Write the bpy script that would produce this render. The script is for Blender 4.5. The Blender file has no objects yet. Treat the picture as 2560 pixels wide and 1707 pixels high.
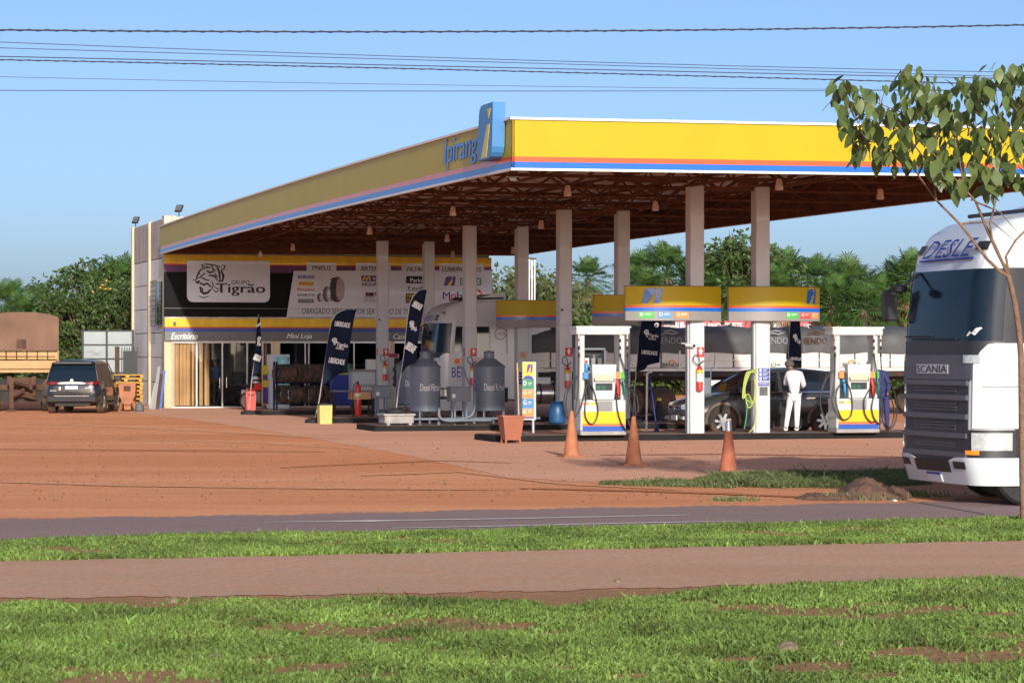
import bpy, bmesh, math, random
import numpy as np
from mathutils import Vector, Matrix
random.seed(7); rng = np.random.default_rng(7)
R = math.radians
scene = bpy.context.scene
col = bpy.data.collections.new('scene_objects'); scene.collection.children.link(col)

# ---------------------------------------------------------------- camera, sky, sun, exposure
FOC = 6531.0; CX = 1280.0; CY = 853.5; HOR = 880.0; CAMH = 2.1      # photo pixels (2560 wide), eye height in metres
cam_d = bpy.data.cameras.new('camera'); cam = bpy.data.objects.new('camera', cam_d); col.objects.link(cam)
cam_d.sensor_width = 36.0; cam_d.lens = 36.0 * FOC / 2560.0
cam_d.clip_start = 0.5; cam_d.clip_end = 3000
cam.location = (0, 0, CAMH); cam.rotation_euler = (R(90) + math.atan((HOR - CY) / FOC), 0, 0)
scene.camera = cam
SUN_EL = R(16.3)
sd = Vector((-0.16, 0.995, 0)).normalized()                           # horizontal way the sunlight travels
sun_dir = Vector((sd.x * math.cos(SUN_EL), sd.y * math.cos(SUN_EL), -math.sin(SUN_EL)))
world = bpy.data.worlds.new('World'); scene.world = world; world.use_nodes = True
wn = world.node_tree; wn.nodes.clear()
sky = wn.nodes.new('ShaderNodeTexSky'); sky.sky_type = 'NISHITA'; sky.sun_disc = False
sky.sun_elevation = SUN_EL; sky.sun_rotation = math.atan2(-sd.x, -sd.y)
sky.altitude = 200; sky.air_density = 0.55; sky.dust_density = 2.0; sky.ozone_density = 4.0
bgn = wn.nodes.new('ShaderNodeBackground'); bgn.inputs[1].default_value = 0.148
wo = wn.nodes.new('ShaderNodeOutputWorld')
tint = wn.nodes.new('ShaderNodeMix'); tint.data_type = 'RGBA'; tint.blend_type = 'MULTIPLY'; tint.inputs[0].default_value = 1; tint.inputs[7].default_value = (1.14, 0.99, 0.88, 1)
wn.links.new(sky.outputs[0], tint.inputs[6]); wn.links.new(tint.outputs[2], bgn.inputs[0]); wn.links.new(bgn.outputs[0], wo.inputs[0])
sl = bpy.data.lights.new('sun', 'SUN'); sl.energy = 3.1; sl.angle = R(0.9); sl.color = (1.0, 0.96, 0.84)
so = bpy.data.objects.new('sun', sl); col.objects.link(so); so.rotation_euler = sun_dir.to_track_quat('-Z', 'Y').to_euler()
scene.view_settings.view_transform = 'Standard'; scene.view_settings.look = 'None'
scene.view_settings.exposure = 0.40; scene.view_settings.gamma = 1; scene.view_settings.use_curve_mapping = False
scene.render.engine = 'CYCLES'
scene.cycles.max_bounces = 8; scene.cycles.transparent_max_bounces = 16

# ---------------------------------------------------------------- station frame: u along the front edge, v away from the road
TH = R(16.2); Ux, Uy = math.cos(TH), math.sin(TH); Vx, Vy = -Uy, Ux
C0 = (0.0, 52.3)
def W(u, v, z=0.0): return Vector((C0[0] + u*Ux + v*Vx, C0[1] + u*Uy + v*Vy, z))
def UVW(X, Y): return ((X-C0[0])*Ux + (Y-C0[1])*Uy, (X-C0[0])*Vx + (Y-C0[1])*Vy)
def G(x, y, h=0.0):                                                   # photo measurement -> place on the level h
    Z = FOC * (CAMH - h) / (y - HOR); return ((x-CX)/FOC*Z, Z)
def UV(x, y, h=0.0): return UVW(*G(x, y, h))
def U_(x, v):                                                         # u of a thing seen at column x and standing at v
    r = (x-CX)/FOC; return (r*(C0[1]+v*Vy) - C0[0] - v*Vx) / (Ux - r*Uy)
def V_(x, u):
    r = (x-CX)/FOC; return (r*(C0[1]+u*Uy) - C0[0] - u*Ux) / (Vx - r*Vy)
def ZH(y, u, v): return CAMH + (HOR-y)/FOC*(C0[1] + u*Uy + v*Vy)

# ---------------------------------------------------------------- materials
M = {}
def mat(name, c, rough=0.6, metal=0.0, var=0.12, scale=3.0, dust=0.0, dustc=(0.34, 0.13, 0.06), bump=0.0, bscale=20.0, spec=0.5, coat=0.0, stretch=(1,1,1), island=0.0):
    m = bpy.data.materials.new(name); m.use_nodes = True; nt = m.node_tree; n = nt.nodes; L = nt.links
    b = n['Principled BSDF']; b.inputs['Roughness'].default_value = rough; b.inputs['Metallic'].default_value = metal
    b.inputs['Specular IOR Level'].default_value = spec; b.inputs['Coat Weight'].default_value = coat
    tc = n.new('ShaderNodeTexCoord'); mp = n.new('ShaderNodeMapping'); mp.inputs['Scale'].default_value = stretch
    L.new(tc.outputs['Object'], mp.inputs[0])
    nz = n.new('ShaderNodeTexNoise'); nz.inputs['Scale'].default_value = scale; nz.inputs['Detail'].default_value = 6
    L.new(mp.outputs[0], nz.inputs['Vector'])
    mr = n.new('ShaderNodeMapRange'); mr.inputs['From Min'].default_value = 0.25; mr.inputs['From Max'].default_value = 0.75
    mr.inputs['To Min'].default_value = 1-var; mr.inputs['To Max'].default_value = 1+var
    L.new(nz.outputs['Fac'], mr.inputs['Value'])
    hs = n.new('ShaderNodeHueSaturation'); hs.inputs['Color'].default_value = (*c, 1)
    val = mr.outputs[0]
    if island > 0:
        ge = n.new('ShaderNodeNewGeometry'); r2 = n.new('ShaderNodeMapRange')
        r2.inputs['To Min'].default_value = 1-island; r2.inputs['To Max'].default_value = 1+island
        L.new(ge.outputs['Random Per Island'], r2.inputs['Value'])
        mu = n.new('ShaderNodeMath'); mu.operation = 'MULTIPLY'; L.new(val, mu.inputs[0]); L.new(r2.outputs[0], mu.inputs[1]); val = mu.outputs[0]
        h2 = n.new('ShaderNodeMapRange'); h2.inputs['To Min'].default_value = 0.475; h2.inputs['To Max'].default_value = 0.515
        L.new(ge.outputs['Random Per Island'], h2.inputs['Value']); L.new(h2.outputs[0], hs.inputs['Hue'])
    L.new(val, hs.inputs['Value'])
    out = hs.outputs[0]
    if dust > 0:
        n2 = n.new('ShaderNodeTexNoise'); n2.inputs['Scale'].default_value = scale*0.7; n2.inputs['Detail'].default_value = 8; n2.inputs['Roughness'].default_value = 0.65
        L.new(tc.outputs['Object'], n2.inputs['Vector'])
        r3 = n.new('ShaderNodeMapRange'); r3.inputs['From Min'].default_value = 0.75-dust*0.6; r3.inputs['From Max'].default_value = 0.95-dust*0.3
        r3.inputs['To Max'].default_value = min(1.0, 0.35+dust*0.6)
        L.new(n2.outputs['Fac'], r3.inputs['Value'])
        mx = n.new('ShaderNodeMix'); mx.data_type = 'RGBA'; L.new(r3.outputs[0], mx.inputs[0]); L.new(out, mx.inputs[6]); mx.inputs[7].default_value = (*dustc, 1)
        out = mx.outputs[2]
        r4 = n.new('ShaderNodeMapRange'); r4.inputs['To Min'].default_value = rough; r4.inputs['To Max'].default_value = 0.9
        L.new(r3.outputs[0], r4.inputs['Value']); L.new(r4.outputs[0], b.inputs['Roughness'])
    L.new(out, b.inputs['Base Color'])
    if bump > 0:
        n3 = n.new('ShaderNodeTexNoise'); n3.inputs['Scale'].default_value = bscale; n3.inputs['Detail'].default_value = 5
        L.new(mp.outputs[0], n3.inputs['Vector'])
        bp = n.new('ShaderNodeBump'); bp.inputs['Strength'].default_value = bump; bp.inputs['Distance'].default_value = 0.05
        L.new(n3.outputs['Fac'], bp.inputs['Height']); L.new(bp.outputs[0], b.inputs['Normal'])
    M[name] = m; return m
mat('yellow_fascia', (0.48, 0.355, 0.002), 0.42, spec=0.3, var=0.05, scale=0.9, dust=0.06, dustc=(0.5, 0.32, 0.08))
mat('orange_fascia', (0.70, 0.10, 0.025), 0.22, var=0.04)
mat('blue_fascia', (0.004, 0.13, 0.55), 0.22, var=0.05)
mat('grey_fascia', (0.27, 0.25, 0.24), 0.45, var=0.06)
mat('white_trim', (0.78, 0.76, 0.72), 0.5, var=0.06)
mat('blue_sign', (0.055, 0.22, 0.50), 0.4, var=0.12, scale=2, dust=0.25, dustc=(0.06, 0.14, 0.22))
mat('logo_yellow', (0.72, 0.55, 0.06), 0.4, var=0.05)
mat('rust_steel', (0.15, 0.065, 0.038), 0.85, spec=0.2, var=0.3, scale=4, dust=0.15, dustc=(0.26, 0.10, 0.05))
mat('roof_sheet', (0.74, 0.62, 0.58), 0.8, spec=0.1, var=0.25, scale=1.0, dust=0.25, dustc=(0.36, 0.20, 0.13))
mat('column_paint', (0.60, 0.62, 0.65), 0.6, var=0.06, scale=2, dust=0.14, dustc=(0.42, 0.27, 0.2), bump=0.05)
mat('column_white', (0.58, 0.62, 0.64), 0.55, var=0.05, scale=2.5, dust=0.12, dustc=(0.55, 0.38, 0.28), bump=0.04)
mat('kerb_black', (0.018, 0.017, 0.018), 0.8, spec=0.2, var=0.3, scale=3, dust=0.12, dustc=(0.16, 0.085, 0.055))
mat('island_top', (0.16, 0.11, 0.09), 0.85, var=0.25, scale=2, dust=0.6, dustc=(0.36, 0.17, 0.10))
mat('concrete_panel', (0.80, 0.77, 0.71), 0.85, var=0.10, scale=0.8, dust=0.10, dustc=(0.4, 0.3, 0.24), bump=0.1)
mat('stained_parapet', (0.52, 0.46, 0.40), 0.9, var=0.35, scale=2.2, stretch=(1.6,1.6,0.25), dust=0.2, dustc=(0.16,0.13,0.11))
mat('cream_paint', (0.70, 0.55, 0.36), 0.75, var=0.08, scale=1.5, dust=0.25, dustc=(0.55, 0.27, 0.15))
mat('facade_yellow', (0.80, 0.50, 0.02), 0.5, var=0.12, scale=2, stretch=(2,2,0.3), dust=0.15, dustc=(0.45,0.25,0.05))
mat('facade_red', (0.5, 0.03, 0.02), 0.5); mat('facade_blue', (0.035, 0.08, 0.35), 0.5)
mat('facade_purple', (0.12, 0.035, 0.13), 0.5); mat('facade_grey', (0.16, 0.165, 0.17), 0.5, var=0.06, dust=0.08)
mat('black_board', (0.009, 0.008, 0.010), 0.7, var=0.2, spec=0.15)
mat('banner_white', (0.68, 0.70, 0.78), 0.5, var=0.04)
mat('ink_black', (0.012, 0.012, 0.014), 0.6, var=0); mat('ink_white', (0.85, 0.85, 0.85), 0.5, var=0)
mat('ink_red', (0.65, 0.04, 0.03), 0.5, var=0); mat('ink_blue', (0.03, 0.06, 0.38), 0.5, var=0)
mat('ink_purple', (0.10, 0.05, 0.28), 0.5, var=0); mat('ink_green', (0.03, 0.25, 0.13), 0.5, var=0)
mat('ink_yellow', (0.75, 0.55, 0.03), 0.5, var=0); mat('ink_orange', (0.85, 0.24, 0.06), 0.5, var=0)
mat('ink_grey', (0.25, 0.24, 0.25), 0.5, var=0); mat('label_green', (0.06, 0.48, 0.08), 0.5, var=0)
mat('label_blue', (0.07, 0.25, 0.55), 0.5, var=0); mat('label_orange', (0.95, 0.28, 0.08), 0.5, var=0)
mat('label_red', (0.80, 0.08, 0.05), 0.5, var=0); mat('tyre_print', (0.16, 0.10, 0.12), 0.6, var=0.4, scale=9)
mat('tyre_print_light', (0.42, 0.33, 0.36), 0.6, var=0.2, scale=9)
mat('rubber', (0.022, 0.021, 0.022), 0.75, var=0.25, scale=6, bump=0.2, bscale=40)
mat('dusty_rubber', (0.04, 0.035, 0.03), 0.85, var=0.2, dust=0.55, dustc=(0.27, 0.12, 0.06))
mat('hose_rubber', (0.02, 0.022, 0.028), 0.4, var=0.1)
mat('wood_slat', (0.66, 0.38, 0.18), 0.6, var=0.18, scale=1.5)
mat('aluminium', (0.62, 0.62, 0.63), 0.35, metal=0.8, var=0.1)
mat('steel_grey', (0.16, 0.19, 0.23), 0.45, var=0.10, scale=3, dust=0.12, dustc=(0.3, 0.2, 0.16))
mat('tank_paint', (0.14, 0.175, 0.225), 0.42, var=0.10, scale=2.5, dust=0.16, dustc=(0.33, 0.25, 0.22))
mat('dark_room', (0.05, 0.05, 0.055), 0.8, var=0.2); mat('room_wall', (0.20, 0.21, 0.22), 0.8, var=0.1)
mat('chrome', (0.8, 0.8, 0.82), 0.15, metal=1.0, var=0.03)
mat('brushed_tank', (0.62, 0.61, 0.62), 0.28, metal=0.9, var=0.15, scale=4)
mat('truck_white', (0.70, 0.73, 0.76), 0.3, var=0.04, scale=1.5, coat=0.4, dust=0.06, dustc=(0.6,0.45,0.36))
mat('trailer_white', (0.72, 0.69, 0.64), 0.55, var=0.10, scale=1.2, dust=0.25, dustc=(0.5, 0.34, 0.24))
mat('grille_dark', (0.028, 0.029, 0.036), 0.45, var=0.15); mat('grille_grey', (0.09, 0.095, 0.12), 0.4, var=0.1)
mat('chassis', (0.03, 0.026, 0.025), 0.8, var=0.3, dust=0.3, dustc=(0.15,0.07,0.04))
mat('tarp_grey', (0.075, 0.075, 0.08), 0.6, var=0.25, scale=1.1, bump=0.9, bscale=1.6, dust=0.1)
mat('tarp_dirty', (0.18, 0.10, 0.065), 0.85, var=0.35, scale=0.9, bump=0.5, bscale=1.5)
mat('trailer_tan', (0.50, 0.28, 0.12), 0.65, var=0.2, scale=1.3, dust=0.3, dustc=(0.45, 0.2, 0.09))
mat('mud_steel', (0.10, 0.05, 0.032), 0.9, var=0.4, scale=3)
mat('car_black', (0.016, 0.019, 0.028), 0.22, var=0.1, coat=0.8, dust=0.1, dustc=(0.16,0.10,0.07))
mat('car_grey', (0.055, 0.055, 0.058), 0.27, metal=0.35, var=0.1, coat=0.6, dust=0.16, dustc=(0.17, 0.12, 0.09))
mat('car_dusty_side', (0.14, 0.105, 0.08), 0.6, var=0.3, dust=0.4, dustc=(0.30, 0.17, 0.09))
mat('glass_dark', (0.012, 0.017, 0.024), 0.06, var=0, spec=0.8, coat=0.3); mat('glass_blue', (0.010, 0.020, 0.036), 0.12, var=0.15, scale=1, spec=0.18)
mat('tail_red', (0.22, 0.008, 0.012), 0.25, var=0); mat('amber', (0.9, 0.30, 0.03), 0.3, var=0)
mat('lamp_clear', (0.65, 0.70, 0.72), 0.12, var=0.25, scale=14, metal=0.4)
mat('plate_white', (0.75, 0.75, 0.74), 0.5, var=0.03)
mat('red_paint', (0.72, 0.035, 0.025), 0.35, var=0.06, coat=0.3); mat('bin_red', (0.60, 0.085, 0.075), 0.5, var=0.08, dust=0.1)
mat('bin_yellow', (0.66, 0.50, 0.15), 0.5, var=0.12, dust=0.25, dustc=(0.6, 0.38, 0.14))
mat('planter_orange', (0.36, 0.115, 0.065), 0.6, var=0.12, dust=0.3, dustc=(0.42,0.17,0.09))
mat('cone_dusty', (0.46, 0.16, 0.075), 0.7, var=0.2, scale=6, dust=0.5, dustc=(0.40, 0.20, 0.09))
mat('cone_red', (0.46, 0.14, 0.07), 0.7, var=0.2, scale=6, dust=0.3, dustc=(0.38, 0.17, 0.09))
mat('flag_navy', (0.008, 0.014, 0.036), 0.8, spec=0.15, var=0.35, scale=2.5, bump=0.5, bscale=4)
mat('pole_grey', (0.45, 0.43, 0.42), 0.4, metal=0.4, var=0.1)
mat('pump_white', (0.60, 0.63, 0.62), 0.4, var=0.05, dust=0.08, dustc=(0.6,0.48,0.38), coat=0.2)
mat('pump_grey', (0.25, 0.245, 0.245), 0.5, var=0.08); mat('pump_yellow', (0.85, 0.55, 0.01), 0.4, var=0.04)
mat('pump_blue', (0.02, 0.10, 0.42), 0.4, var=0.05); mat('pump_orange', (0.9, 0.19, 0.05), 0.4, var=0.04)
mat('canvas_cream', (0.60, 0.52, 0.38), 0.6, var=0.12, scale=12, bump=0.5, bscale=12)
mat('screen_grey', (0.13, 0.135, 0.14), 0.45, spec=0.2, var=0.3, scale=9)
mat('plastic_blue', (0.02, 0.10, 0.25), 0.4, var=0.15, dust=0.1); mat('nozzle_red', (0.75, 0.03, 0.03), 0.4, var=0)
mat('nozzle_green', (0.01, 0.14, 0.07), 0.4, var=0); mat('nozzle_blue', (0.02, 0.3, 0.65), 0.4, var=0)
mat('hose_green', (0.05, 0.32, 0.16), 0.45, var=0.1); mat('hose_yellow', (0.55, 0.55, 0.06), 0.45, var=0.1)
mat('concrete', (0.36, 0.34, 0.32), 0.9, var=0.2, scale=5, dust=0.2, bump=0.3)
mat('skin', (0.22, 0.11, 0.07), 0.55, var=0.05); mat('cloth_white', (0.78, 0.74, 0.80), 0.8, var=0.06, bump=0.5, bscale=9)
mat('cloth_trouser', (0.82, 0.80, 0.86), 0.8, var=0.05, bump=0.5, bscale=9)
mat('cloth_navy', (0.035, 0.04, 0.16), 0.8, var=0.15, bump=0.3); mat('cloth_blue', (0.04, 0.10, 0.22), 0.8, var=0.15); mat('cloth_dark', (0.03, 0.03, 0.035), 0.8, var=0.2)
mat('cloth_pink', (0.50, 0.10, 0.17), 0.8, var=0.1); mat('hair', (0.012, 0.01, 0.009), 0.7, var=0.2); mat('cap_grey', (0.10, 0.09, 0.09), 0.8, var=0.1)
mat('pallet_yellow', (0.62, 0.32, 0.05), 0.7, var=0.2, dust=0.3); mat('cart_rust', (0.42, 0.17, 0.085), 0.8, var=0.25, dust=0.3)
mat('hoarding', (0.34, 0.38, 0.39), 0.5, var=0.12, scale=0.8, dust=0.12, dustc=(0.3,0.3,0.28)); mat('frame_black', (0.02, 0.02, 0.024), 0.5, var=0.1)
mat('water_print', (0.25, 0.55, 0.62), 0.3, var=0.6, scale=5); mat('freezer_white', (0.55, 0.60, 0.64), 0.35, var=0.05)
mat('bark', (0.20, 0.12, 0.08), 0.9, var=0.3, scale=8, bump=0.6, bscale=18); mat('palm_bark', (0.16, 0.12, 0.09), 0.9, var=0.35, scale=5, bump=0.6)
mat('leaf_near', (0.11, 0.155, 0.045), 0.45, var=0.12, island=0.35)
mat('leaf_broad', (0.075, 0.125, 0.03), 0.6, var=0.3, scale=0.8, island=0.45); mat('leaf_palm', (0.075, 0.15, 0.036), 0.5, var=0.3, scale=0.7, island=0.4)
mat('leaf_dry', (0.30, 0.20, 0.09), 0.7, var=0.3, island=0.3); mat('leaf_olive', (0.12, 0.145, 0.045), 0.6, var=0.3, scale=0.8, island=0.4)
mat('flower_yellow', (0.75, 0.38, 0.02), 0.6, var=0.1)
mat('grass_blade', (0.165, 0.25, 0.05), 0.7, var=0.55, scale=0.9, island=0.5, dust=0.3, dustc=(0.30,0.22,0.09)); mat('weed_blade', (0.14, 0.17, 0.06), 0.7, var=0.3, island=0.4)
mat('rock_pale', (0.24, 0.18, 0.11), 0.9, var=0.15, bump=0.4); mat('mound_soil', (0.19, 0.10, 0.065), 0.95, var=0.2, scale=8, bump=0.5)
mat('lamp_white', (0.75, 0.55, 0.45), 0.4, var=0.08); mat('sign_pink', (0.52, 0.09, 0.11), 0.6, var=0.1); mat('wall_white', (0.72, 0.72, 0.68), 0.8, var=0.06)
mat('cable', (0.03, 0.03, 0.045), 0.6, var=0.1); mat('dark_plastic', (0.02, 0.02, 0.022), 0.5, var=0.1)
mat('road_paint', (0.75, 0.66, 0.60), 0.8, var=0.15, scale=3, dust=0.15, dustc=(0.2,0.12,0.11))
def leafy(m, w=0.25):                                                  # a little light passes through leaves
    nt = M[m].node_tree; b = nt.nodes['Principled BSDF']; t = nt.nodes.new('ShaderNodeBsdfTranslucent'); mx = nt.nodes.new('ShaderNodeMixShader')
    mx.inputs[0].default_value = w; lk = b.inputs['Base Color'].links[0].from_socket
    nt.links.new(lk, t.inputs[0]); nt.links.new(b.outputs[0], mx.inputs[1]); nt.links.new(t.outputs[0], mx.inputs[2])
    nt.links.new(mx.outputs[0], nt.nodes['Material Output'].inputs[0])
for k in ('leaf_near', 'leaf_broad', 'leaf_palm', 'leaf_olive', 'grass_blade', 'weed_blade'): leafy(k)
def glass(name, tint=(0.75,0.8,0.82), gl=0.12):
    m = bpy.data.materials.new(name); m.use_nodes = True; nt = m.node_tree; nt.nodes.clear(); n = nt.nodes
    o = n.new('ShaderNodeOutputMaterial'); mx = n.new('ShaderNodeMixShader'); t = n.new('ShaderNodeBsdfTransparent'); g = n.new('ShaderNodeBsdfGlossy')
    t.inputs[0].default_value = (*tint, 1); g.inputs['Roughness'].default_value = 0.02; fr = n.new('ShaderNodeFresnel'); fr.inputs[0].default_value = 1.5
    ad = n.new('ShaderNodeMath'); ad.operation = 'ADD'; ad.inputs[1].default_value = gl*0.2
    nt.links.new(fr.outputs[0], ad.inputs[0]); nt.links.new(ad.outputs[0], mx.inputs[0]); nt.links.new(t.outputs[0], mx.inputs[1]); nt.links.new(g.outputs[0], mx.inputs[2]); nt.links.new(mx.outputs[0], o.inputs[0]); M[name] = m
glass('pane', (0.92,0.94,0.95), 0.0); glass('pane_tint', (0.30, 0.36, 0.40), 0.2)
def soil(name, ca, cb, cc, scale=0.25, stretch=(0.35, 1, 1), bump=0.4):
    m = bpy.data.materials.new(name); m.use_nodes = True; nt = m.node_tree; n = nt.nodes; L = nt.links; b = n['Principled BSDF']
    b.inputs['Roughness'].default_value = 0.95; b.inputs['Specular IOR Level'].default_value = 0.15; b.inputs['Sheen Weight'].default_value = 0.22; b.inputs['Sheen Roughness'].default_value = 0.6; b.inputs['Sheen Tint'].default_value = (*[min(1, x*1.5) for x in cb], 1)
    tc = n.new('ShaderNodeTexCoord'); mp = n.new('ShaderNodeMapping'); mp.inputs['Scale'].default_value = stretch; mp.inputs['Rotation'].default_value = (0, 0, -R(14)); L.new(tc.outputs['Object'], mp.inputs[0])
    a = n.new('ShaderNodeTexNoise'); a.inputs['Scale'].default_value = scale; a.inputs['Detail'].default_value = 7; a.inputs['Roughness'].default_value = 0.6
    c = n.new('ShaderNodeTexNoise'); c.inputs['Scale'].default_value = scale*7; c.inputs['Detail'].default_value = 8; c.inputs['Roughness'].default_value = 0.7
    L.new(mp.outputs[0], a.inputs['Vector']); L.new(mp.outputs[0], c.inputs['Vector'])
    r1 = n.new('ShaderNodeValToRGB'); r1.color_ramp.elements[0].position = 0.38; r1.color_ramp.elements[0].color = (*ca, 1); r1.color_ramp.elements[1].position = 0.62; r1.color_ramp.elements[1].color = (*cb, 1)
    L.new(a.outputs['Fac'], r1.inputs[0])
    r2 = n.new('ShaderNodeMapRange'); r2.inputs['From Min'].default_value = 0.47; r2.inputs['From Max'].default_value = 0.72; r2.inputs['To Max'].default_value = 0.75; L.new(c.outputs['Fac'], r2.inputs['Value'])
    mx = n.new('ShaderNodeMix'); mx.data_type = 'RGBA'; L.new(r2.outputs[0], mx.inputs[0]); L.new(r1.outputs[0], mx.inputs[6]); mx.inputs[7].default_value = (*cc, 1)
    f = n.new('ShaderNodeTexNoise'); f.inputs['Scale'].default_value = 14; f.inputs['Detail'].default_value = 6; L.new(tc.outputs['Object'], f.inputs['Vector'])
    r5 = n.new('ShaderNodeMapRange'); r5.inputs['From Min'].default_value = 0.3; r5.inputs['From Max'].default_value = 0.7; r5.inputs['To Min'].default_value = 0.8; r5.inputs['To Max'].default_value = 1.2; L.new(f.outputs['Fac'], r5.inputs['Value'])
    hs = n.new('ShaderNodeHueSaturation'); L.new(mx.outputs[2], hs.inputs['Color']); L.new(r5.outputs[0], hs.inputs['Value'])
    L.new(hs.outputs[0], b.inputs['Base Color'])
    bp = n.new('ShaderNodeBump'); bp.inputs['Strength'].default_value = bump; bp.inputs['Distance'].default_value = 0.08
    ad = n.new('ShaderNodeMath'); ad.operation = 'ADD'; L.new(c.outputs['Fac'], ad.inputs[0]); L.new(f.outputs['Fac'], ad.inputs[1])
    L.new(ad.outputs[0], bp.inputs['Height']); L.new(bp.outputs[0], b.inputs['Normal']); M[name] = m
soil('red_dirt', (0.47, 0.165, 0.070), (0.64, 0.285, 0.145), (0.37, 0.115, 0.045), 0.30, (0.16, 1, 1))
soil('paving', (0.46, 0.235, 0.15), (0.54, 0.285, 0.19), (0.40, 0.17, 0.10), 0.3, bump=0.15)
soil('asphalt', (0.17, 0.12, 0.118), (0.21, 0.145, 0.138), (0.27, 0.155, 0.12), 0.3, (0.15, 1, 1), bump=0.12)
soil('path_dirt', (0.36, 0.215, 0.145), (0.43, 0.26, 0.18), (0.48, 0.20, 0.11), 0.5, (0.2, 1, 1), bump=0.3)
soil('verge_soil', (0.28, 0.16, 0.08), (0.38, 0.19, 0.10), (0.22, 0.18, 0.065), 0.8, (0.6, 1, 1), bump=0.5)

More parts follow.
